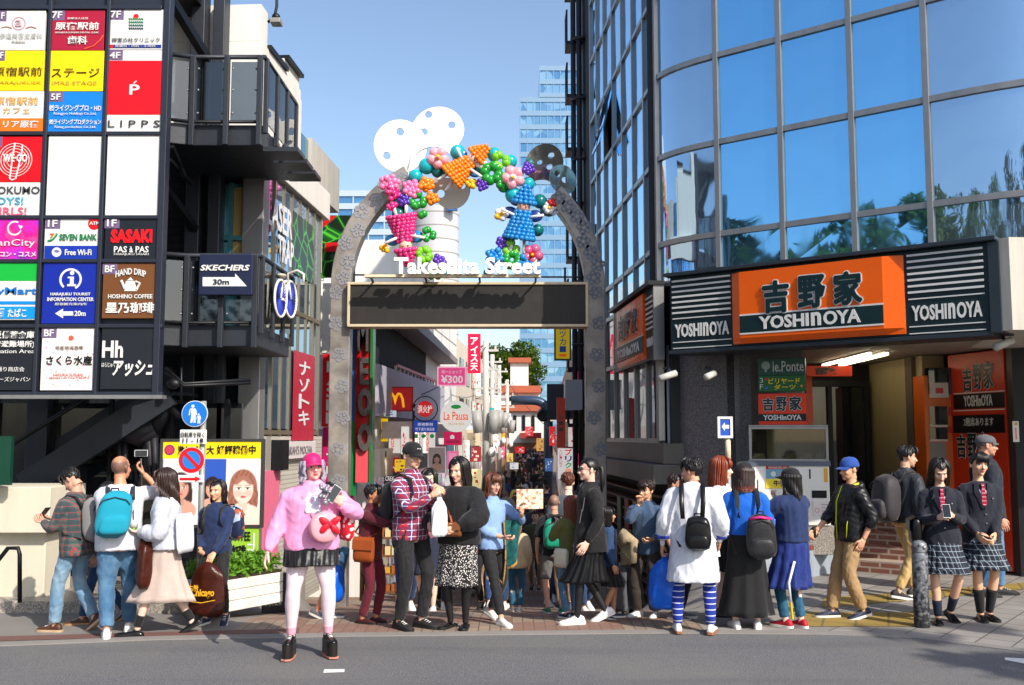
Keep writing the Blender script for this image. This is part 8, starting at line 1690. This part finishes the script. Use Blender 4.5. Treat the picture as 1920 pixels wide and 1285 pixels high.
t = f.carry('suitcase', 'grey suitcase with a silver pull handle beside the young man', 'suitcase', L3(-.3, .1, 0, f.s)); mb = MB(); c = L3(-.3, .05, 0)
bx = lambda m_, x0, y0, z0, x1, y1, z1: m_.box(c.x + x0, c.y + y0, z0, c.x + x1, c.y + y1, z1)
bx(mb, -.12, -.11, .05, .12, .11, .52); f.put(mb, 'shell', M('grey_suitcase', (92, 94, 100), .4), t, bevel=.03); mb = MB(); mb.tube([c + Vec((-.08, .08, .5)), c + Vec((-.08, .08, .86)), c + Vec((.08, .08, .86)), c + Vec((.08, .08, .5))], .009, 8); f.put(mb, 'pull_handle', ALU, t, smooth=True); mb = MB(); [mb.ell(c + Vec((x, y, .03)), .03, 10, 6) for x in (-.09, .09) for y in (-.08, .08)]; f.put(mb, 'wheels', BKSOLE, t, smooth=True)
# 18 long white baseball jersey
f = Fig('person in a long white jersey and striped blue stockings seen from behind', 1302, 1187, 858, 170, 'm', (216, 158, 128), adj=1.0, head=(58, 4, 0), lf=(.16, 0, 0, 10, 0), rf=(-.16, 0, 0, -10, 0), lh=(.3, .06, .83), rh=(-.26, .1, .87), lhand=grip, rhand=hold, legs=(230, 230, 234))
f.top('white_jersey', C_('white_satin', (212, 214, 224), rough=.5), -.43, .035, .95, .8, 1.5, hood=False, hemflare=.13, wr=.008, cuff=False, extra=lambda mb: mb.ell(f.T(0, .09, .42), (.13, .05, .12), 14, 10))
BLS = C_('blue_stripe_knit', (26, 50, 150), 'stripes', (214, 216, 230)); f.legwear(BLS, 'stocking', -.35, .99, 1.2); f.shoes(WSHOE, M('gum_sole', (150, 100, 70), .7)); f.hair(BLKH, 'short', vol=1.1, bangs=.03)
mb = MB()
for sd in (1, -1): a, e, w_, hd = f.arms[sd]; mb.tube([e.lerp(w_, .45), e.lerp(w_, .62)], [.078 * f.s, .07 * f.s], 16); 
mb.build('blue_cuffs', BLS, f.root, smooth=True)
f.backpack('small black leather backpack on the white jersey', C_('shiny_black_leather', (20, 20, 22), rough=.25, sheen=0, bump=.1), .27, .34, .14, .05, strap=LEATH, sx=-.05, ease=.06, back=.05)
f.plastic_bag('large blue plastic bag held low beside the white jersey', BLUEP, 1, (.3, .46), 6, (0, 0, -.02))
f.phone('white phone in the right hand of the person in the jersey', f.hands[-1][0] + Vec((0, -.02, -.02)), (10, 0, 40), WHITE2)
# 27 hidden person at his left
f = Fig('person in a black t-shirt just visible behind the white jersey', 1270, 1160, 888, 60, 'm', TAN, lf=(.1, 0, 0, 5, 0)); f.top('black_tshirt', BLACKC, -.1, .02, .6, .45, 1.1); f.trousers(BLACKT); f.shoes(GYSHOE); f.hair(DKBR, 'short')
# 19 woman with auburn hair facing right
f = Fig('auburn haired woman in a white top facing right beside the black cap', 1356, 1156, 857, 62, 'f', PALE, head=(10, 2, 0), lf=(.07, 0, 0, 5, 0), rf=(-.07, -.05, 0, -5, 0), lh=(.05, .25, 1.1), rh=(-.05, .25, 1.08), lhand=hold, rhand=hold); f.top('white_top', WHITEC, -.05, .03, .7, .5, 1.25); f.skirt(BLACKC, h1=.1, zend=.5, flare=.05); f.shoes(M('grey_boot', (96, 92, 100), .5), BKSOLE, 'boot'); f.hair(hair_mat((128, 58, 34)), 'long', .27, 1.06, bangs=.02, front=70)
# 20 black cap, blue top, maxi skirt
f = Fig('woman in a black cap, blue top and long black skirt seen from behind', 1402, 1178, 866, 176, 'f', PALE, w=1.04, adj=1.0, head=(-20, 4, 0), lf=(.12, 0, 0, 8, 0), rf=(-.1, 0, 0, -8, 0), lh=(.14, .22, 1.05), rh=(-.14, .22, 1.05), lhand=hold, rhand=hold)
f.top('blue_top', C_('cobalt_jersey', (16, 96, 200)), .02, .02, .5, 1, 1.2, neck=.455, wr=.005); f.skirt(BLACKC, 'maxi_skirt', h1=.12, zend=.13, hem=(.29, .22), pleats=9, amp=.007); f.shoes(WSHOE); f.hair(hair_mat((46, 30, 28), (206, 120, 104), (1.38 * f.s, 1.46 * f.s)), 'bob', .17, 1.06, bangs=False, cap=True); f.cap(BLACKC, turn=-15)
f.backpack('big black backpack with a pink top edge hanging low on the blue top', C_('black_nylon', (30, 30, 34), rough=.45), .32, .46, .17, .02, sx=-.12, roll=.05, ease=.03)
mb = MB(); mb.tube([f.T(-.22, .26, .2), f.T(-.1, .3, .22), f.T(.0, .26, .2)], .014, 8); mb.build('pink_trim', M('pink_trim', (206, 40, 120), .5), f.root, smooth=True)
# 21 girl in navy sweatshirt drinking
f = Fig('girl in a black cap and navy sweatshirt, jacket tied at her waist', 1490, 1177, 877, -150, 'f', PALE, adj=1.0, head=(20, -2, 0), lf=(.08, .05, 0, 10, 0), rf=(-.07, -.03, 0, -2, 0), lh=(.12, .34, 1.3), rh=(-.06, .26, 1.32), lhand=dict(curl=.8, dir=(0, .3, 1), thumb=(-1, 0, 0)), rhand=hold)
f.top('navy_sweatshirt', C_('navy_fleece', (26, 44, 86)), -.02, .045, .9, 1, 1.4, puff=.015, wr=.008); f.skirt(C_('navy_nylon', (26, 46, 116), rough=.45), 'tied_jacket', h1=.03, zend=.42, flare=.1, pleats=11, amp=.012, wr=.008, ea=.03); f.trousers(JTEAL, 'jeans', 1.03, .94); f.shoes(RDSHOE); f.hair(BLKH, 'long', .32, 1.03, bangs=False, wave=.01, cap=True); f.cap(BLACKC)
c = f.hands[1][0]; t = f.carry('drink_cup', 'pale drink cup with a dark straw held by the girl in the cap', 'cup', c); mb = MB(); mb.loft([[c + Vec((r_ * math.cos(a), r_ * math.sin(a), z)) for a in [2 * math.pi * j / 18 for j in range(18)]] for r_, z in ((.03, -.06), (.042, .05), (.03, .056))]); f.put(mb, 'cup', M('milky_plastic', (190, 176, 160), .3), t, smooth=True); mb = MB(); mb.tube([c, c + Vec((0, 0, .17))], .006, 6); f.put(mb, 'straw', M('navy_straw', (40, 40, 80), .4), t)
t = f.carry('folded_umbrella', 'white handled umbrella with a yellow tip hanging beside the tied jacket', 'umbrella', L3(.16, -.12, .1, f.s)); mb = MB(); mb.tube([L3(.12, -.14, .72, f.s), L3(.2, -.13, .5, f.s), L3(.17, -.12, .3, f.s)], .012, 8); f.put(mb, 'handle', WSHOE, t, smooth=True); mb = MB(); mb.tube([L3(.17, -.12, .3, f.s), L3(.14, -.11, .12, f.s)], .012, 8); f.put(mb, 'tip', M('yellow_tip', (214, 180, 20), .5), t)
# 22 boy in blue cap
f = Fig('boy in a blue cap and shiny black jacket with lime piping walking left', 1600, 1159, 869, -80, 'm', (216, 160, 126), adj=1.04, head=(6, 6, 0), lf=(.08, -.08, 0, 4, 12), rf=(-.08, .2, 0, -4, 0), lh=(.22, -.02, .84), rh=(-.2, .3, .9), rhand=grip, lean=-2)
f.top('shiny_jacket', C_('shiny_black_nylon', (26, 26, 30), rough=.28, sheen=0), -.12, .04, .8, .72, 1.3, hood=True, wr=.009, cuff=False); f.trousers(KHAKI, loose=1.08, wide=1.2, wr=.008); f.shoes(NVSHOE, upper2=M('grey_lace', (150, 150, 156), .6)); f.cap(C_('blue_cap', (34, 72, 150))); f.hair(BLKH, 'short', bangs=False, vol=.99, cap=True)
LIME = M('lime_piping', (190, 210, 20), .5); mb = MB(); mb.tube([f.T(.0, -.155, -.1), f.T(.0, -.17, .1), f.T(0, -.165, .3), f.T(0, -.1, .46)], .006, 6); mb.tube([f.T(.13, -.12, -.08), f.T(.14, -.12, .06), f.T(.15, -.1, .16)], .005, 6); mb.build('lime_piping', LIME, f.root, smooth=True); mb = MB(); mb.tube([f.T(.085 * math.cos(a), .08 * math.sin(a) - .005, .475 + .02 * math.sin(a)) for a in [2 * math.pi * k / 20 for k in range(20)]], .014, 8, closed=True); mb.build('lime_collar', LIME, f.root, smooth=True)
f.strapbag('small black pouch in the boy\'s leading hand', LEATH, -1, (-.24, -.3, -.06), (.14, .07, .12), False, False, 'pouch', flap=False)
# 23 man with big backpack
f = Fig('man in a dark jacket and tan trousers walking right with a large backpack', 1702, 1122, 843, 108, 'm', (222, 168, 140), adj=1.03, head=(-14, 2, 0), lf=(.08, .14, 0, 5, 0), rf=(-.08, -.2, 0, -5, 10), lean=4); f.top('dark_jacket', C_('charcoal_nylon', (42, 46, 54), rough=.5), -.1, .035, .7, 1, 1.2, collar=.03, wr=.007); f.trousers(TANC, loose=1.05, end=.93); f.shoes(BKSHOE, WSHOE); f.hair(BLKH, 'short', vol=1.06)
f.backpack('very large dark grey backpack on the man in tan trousers', C_('worn_grey_nylon', (52, 48, 52), rough=.6), .34, .54, .24, .16)
# 24, 25 school girls
def uniform(f, tie=(150, 20, 50)):
    f.top('blazer', NAVYB, -.14, .022, .5, 1, 1.0, collar=.0, hemflare=.1, wr=.005, neck=.475); f.skirt(C_('plaid_skirt', (28, 34, 50), 'plaid', (22, 27, 40), (150, 164, 174), scale=2.2), 'plaid_skirt', h1=-.02, zend=.52, flare=.085, pleats=22, amp=.007)
    P_ = lambda x, h, o=.0: f.T(x, -f.sec(h)[1] - .031 - o + abs(x) * .25, h)
    mb = MB(); mb.add([P_(-.055, .46, -.02), P_(.055, .46, -.02), P_(.03, .36, .0), P_(0, .22, .002), P_(-.03, .36, .0)], [(0, 1, 2, 3, 4)]); mb.add([P_(-.055, .46, -.03), P_(.055, .46, -.03), P_(0, .2, -.02)], [(0, 1, 2)]); mb.build('shirt_front', WHITEC, f.root)
    mb = MB(); mb.loft([[P_(-w, h, .006), P_(w, h, .006), P_(w, h, .012), P_(-w, h, .012)] for h, w in ((.455, .016), (.43, .012), (.36, .02), (.25, .024), (.225, .004))]); mb.build('tie', C_('striped_tie_%d' % tie[0], tie, 'stripes', (214, 160, 170), scale=1.4), f.root)
    mb = MB()
    for sd in (1, -1): mb.loft([[P_(sd * x0, h, .004), P_(sd * x1, h, .004), P_(sd * x1, h, .011), P_(sd * x0, h, .011)] for h, x0, x1 in ((.46, .05, .075), (.36, .034, .088), (.32, .028, .07), (.2, .001, .02))])
    mb.build('lapels', NAVYB, f.root); mb = MB(); [mb.ell(P_(.012, h, .006), .009, 8, 6) for h in (.14, .05)]; mb.ell(P_(.09, .3, .004), .01, 8, 6); mb.build('buttons', M('brass_button', (150, 146, 140), .3, .6), f.root)
    f.shoes(BLSHOE, BKSOLE, 'loafer')
f = Fig('schoolgirl with long black hair looking down at a phone, in blazer and plaid skirt', 1772, 1167, 868, -14, 'f', ASIAN, adj=1.03, head=(6, 30, 0), lf=(.06, -.1, 0, 18, 20), rf=(-.08, .1, 0, -6, 0), lh=(.07, .27, 1.12), rh=(-.07, .28, 1.1), lhand=dict(curl=.7, thumb=(-.5, .2, 1)), rhand=dict(curl=.7, thumb=(.5, .2, 1)))
uniform(f, (170, 20, 60)); f.legwear(C_('navy_sock', (28, 34, 56)), 'sock', .62, 1.0, 1.08); f.hair(BLKH, 'long', .32, 1.03, bangs=False, front=80, line=.066); f.phone('white phone held in both hands by the schoolgirl', L3(0, .36, 1.17, f.s), (-35, 0, 0), WHITE2); f.strapbag('black school bag with dangling charms at the reading schoolgirl\'s side', LEATH, -1, (-.26, .0, .0), (.3, .12, .3), False, None, 'school_bag')
f = Fig('schoolgirl with a fringe frowning at the camera, hands clasped over a phone', 1846, 1162, 851, -6, 'f', (228, 174, 138), adj=1.01, head=(8, 0, 4), lf=(.05, .0, 0, 6, 0), rf=(-.05, .04, 0, -6, 0), lh=(.06, .22, .88), rh=(-.1, .2, .88), lhand=dict(curl=.6, thumb=(0, .4, 1)), rhand=dict(curl=.6, thumb=(0, .4, 1)))
uniform(f); f.legwear(BLACKC, 'sock', .42, 1.0, 1.1); f.hair(BLKH, 'short', bangs=.022, vol=1.04, strands=False, tail=(.02, .22)); f.phone('cream phone clasped by the frowning schoolgirl', L3(-.02, .25, .86, f.s), (-70, 0, 90), M('cream_phone', (206, 196, 160), .4))
# 26 man in flat cap
f = Fig('older man in a grey flat cap and glasses passing behind the schoolgirls', 1858, 1118, 812, 84, 'm', (206, 150, 124), head=(0, 2, 0), lf=(.08, .12, 0, 5, 0), rf=(-.08, -.12, 0, -5, 10)); f.top('dark_coat', C_('dark_navy_wool', (26, 32, 44)), -.2, .04, .8, 1, 1.15, collar=.05, hemflare=.08); f.trousers(JMID, 'jeans'); f.shoes(BKSHOE, BKSOLE); f.cap(C_('grey_tweed', (92, 92, 98)), style='flat'); f.hair(hair_mat((90, 84, 80)), 'short', bangs=False, vol=.985, cap=True); f.glasses(M('dark_frames', (40, 34, 30), .4))
# ------------------------------------------------------------------ the crowd down the street
def merged(f):
    """one light mesh out of a finished figure, for people too small to show their parts"""
    mb = MB(); cols = []
    def walk(o):
        for c in o.children:
            if c.type == 'MESH':
                me = c.data; b = len(mb.v); P = vco(me); mb.v.extend([tuple(p) for p in P]); mt = me.materials[0]; mb.mat(mt); a = me.color_attributes.get('col')
                if a: q = np.zeros(len(P) * 4, np.float32); a.data.foreach_get('color', q); cols.append(q.reshape(-1, 4)[:, :3])
                else: cols.append(np.full((len(P), 3), .5))
                for p in me.polygons: mb.f.append(tuple(b + i for i in p.vertices)); mb.m.append(mb.cur)
            walk(c)
    walk(f.root); me = mb.mesh('person', True); at_ = me.color_attributes.new('col', 'FLOAT_COLOR', 'POINT'); C = np.concatenate(cols); at_.data.foreach_set('color', np.concatenate([C, np.ones((len(C), 1))], 1).ravel().astype(np.float32))
    def kill(o):
        for c in list(o.children): kill(c)
        bpy.data.objects.remove(o)
    kill(f.root); return me
TPL = []; rr_ = random.Random(77)
TC = [(24, 24, 28), (34, 40, 60), (200, 200, 204), (60, 58, 60), (180, 160, 130), (120, 30, 40), (44, 70, 110), (90, 94, 70), (226, 222, 220), (30, 30, 34), (150, 90, 100), (70, 80, 90), (26, 26, 30), (210, 190, 90)]
for i, c in enumerate(TC):
    sx = 'fm'[i % 2]; w_ = rr_.uniform(.05, .16) * (1 if i % 3 else -1)
    f = Fig('template', 0, 0, 0, 0, sx, rr_.choice([ASIAN, TAN, PALE]), loc=Vec((0, 0, 0)), H=1.66 if sx == 'f' else 1.73, vox=.024, lf=(.08, w_, 0, 4, 0 if w_ > 0 else 20), rf=(-.08, -w_, 0, -4, 20 if w_ > 0 else 0), lh=None if i % 3 else (.1, .3, 1.15), rh=None if i % 4 else (-.08, .3, 1.2))
    f.top('top', C_('crowd_top_%d' % i, c), -.14, .035, .7, 1, 1.2, wr=.004)
    if i % 4 == 2: f.skirt(C_('crowd_skirt_%d' % i, TC[(i + 5) % 14]), zend=.45, n=40)
    else: f.trousers([JDARK, BLACKT, JMID, KHAKI][i % 4])
    f.shoes([WSHOE, BKSHOE][i % 2]); f.hair([BLKH, DKBR, BLKH, BRN][i % 4], 'long' if sx == 'f' else 'short', rr_.uniform(.18, .34), bangs=i % 3 == 0, n=16)
    if i in (3, 8): f.cap(C_('crowd_cap_%d' % i, (30, 30, 34)))
    TPL.append(merged(f))
GRP = 'pedestrians packed down the shopping street'; PL = 'one of the pedestrians packed down the shopping street beyond the front row'
def pedestrian(x, y, i, yaw, sc):
    o = bpy.data.objects.new('person', TPL[i]); COL.objects.link(o); o.location = (x, y, ground(x, y)); o.rotation_euler = (0, 0, R(yaw)); o.scale = (sc, sc, sc); tag(o, PL, 'person', GRP)
def street_x(y): return (-3.2 + .058 * (y - 13) + .7 if y > 19.5 else -2.1), (2.18 - .0737 * (y - 14.3) - .45 if y < 23 else 1.1 + .033 * (y - 23.2))
put_ = [(x, y) for x, y in ()]
y = 12.6
while y < 62:
    a, b_ = street_x(y)
    if y < 17: a, b_ = -1.7, 1.3
    n = max(2, int((b_ - a) / (.95 if y < 20 else .8)))
    for k in range(n):
        if rr_.random() < .12: continue
        x = a + (b_ - a) * (k + .5) / n + rr_.uniform(-.2, .2); yy = y + rr_.uniform(-.3, .3)
        if y < 14 and abs(x * 1908 / yy + 960 - 1000) < 45: continue
        pedestrian(x, yy, rr_.randrange(len(TPL)), rr_.choice([180, 180, 0, 165, 195, 20, -20]) + rr_.uniform(-20, 20), rr_.uniform(.94, 1.03))
    y += .85 if y < 30 else 1.0 if y < 45 else 1.15
# everything farther away reads as one mass
mb = MB(); y = 63
cm = [C_('mass_%d' % i, c) for i, c in enumerate(((30, 28, 32), (50, 52, 66), (190, 186, 184), (110, 60, 60), (90, 80, 74)))]; hm = M('mass_hair', (30, 26, 26), .6); sk = M('mass_skin', (210, 160, 135), .6)
while y < 84:
    a, b_ = street_x(min(y, 70)); 
    for k in range(8):
        x = a + (b_ - a) * (k + .5) / 8 + rr_.uniform(-.2, .2); z = ground(x, y); h = rr_.uniform(.95, 1.04)
        mb.mat(rr_.choice(cm)); mb.tube([(x, y, z), (x, y, z + .8 * h), (x, y, z + 1.3 * h), (x, y, z + 1.45 * h)], [.1, .17, .21, .08], 8); mb.mat(rr_.choice([hm, hm, hm, sk])); mb.ell((x, y, z + 1.58 * h), (.09, .1, .12), 8, 6)
    y += 1.1
tag(mb.build('crowd', None, smooth=True), 'distant crowd filling the far end of the street', 'crowd', kind='stuff')
# goods rack by the left shops
RK = thing('goods_rack', 'wooden rack of small golden and brown goods outside the left shop', 'rack', tuple(at(712, 1120, 14.5)))
q = at(712, 1125, 14.5); mb = MB()
for k in range(4): mb.box(q.x - .25, 14.4, q.z + .1 + .25 * k, q.x + .25, 14.75, q.z + .13 + .25 * k)
for sx in (-.25, .25): mb.box(q.x + sx - .02, 14.4, q.z, q.x + sx + .02, 14.75, q.z + .95)
mb.build('shelf', M('rack_wood', (110, 74, 44), .6), RK); mb = MB(); GM = [M('goods_%d' % i, c, .5) for i, c in enumerate(((200, 150, 50), (160, 90, 40), (210, 190, 140), (120, 50, 30)))]
for k in range(4):
    for j in range(5): mb.mat(rr_.choice(GM)); x = q.x - .21 + .095 * j; mb.box(x, 14.42, q.z + .13 + .25 * k, x + .075, 14.6, q.z + .13 + .25 * k + rr_.uniform(.07, .17))
tag(mb.build('goods', None, RK), kind='stuff')
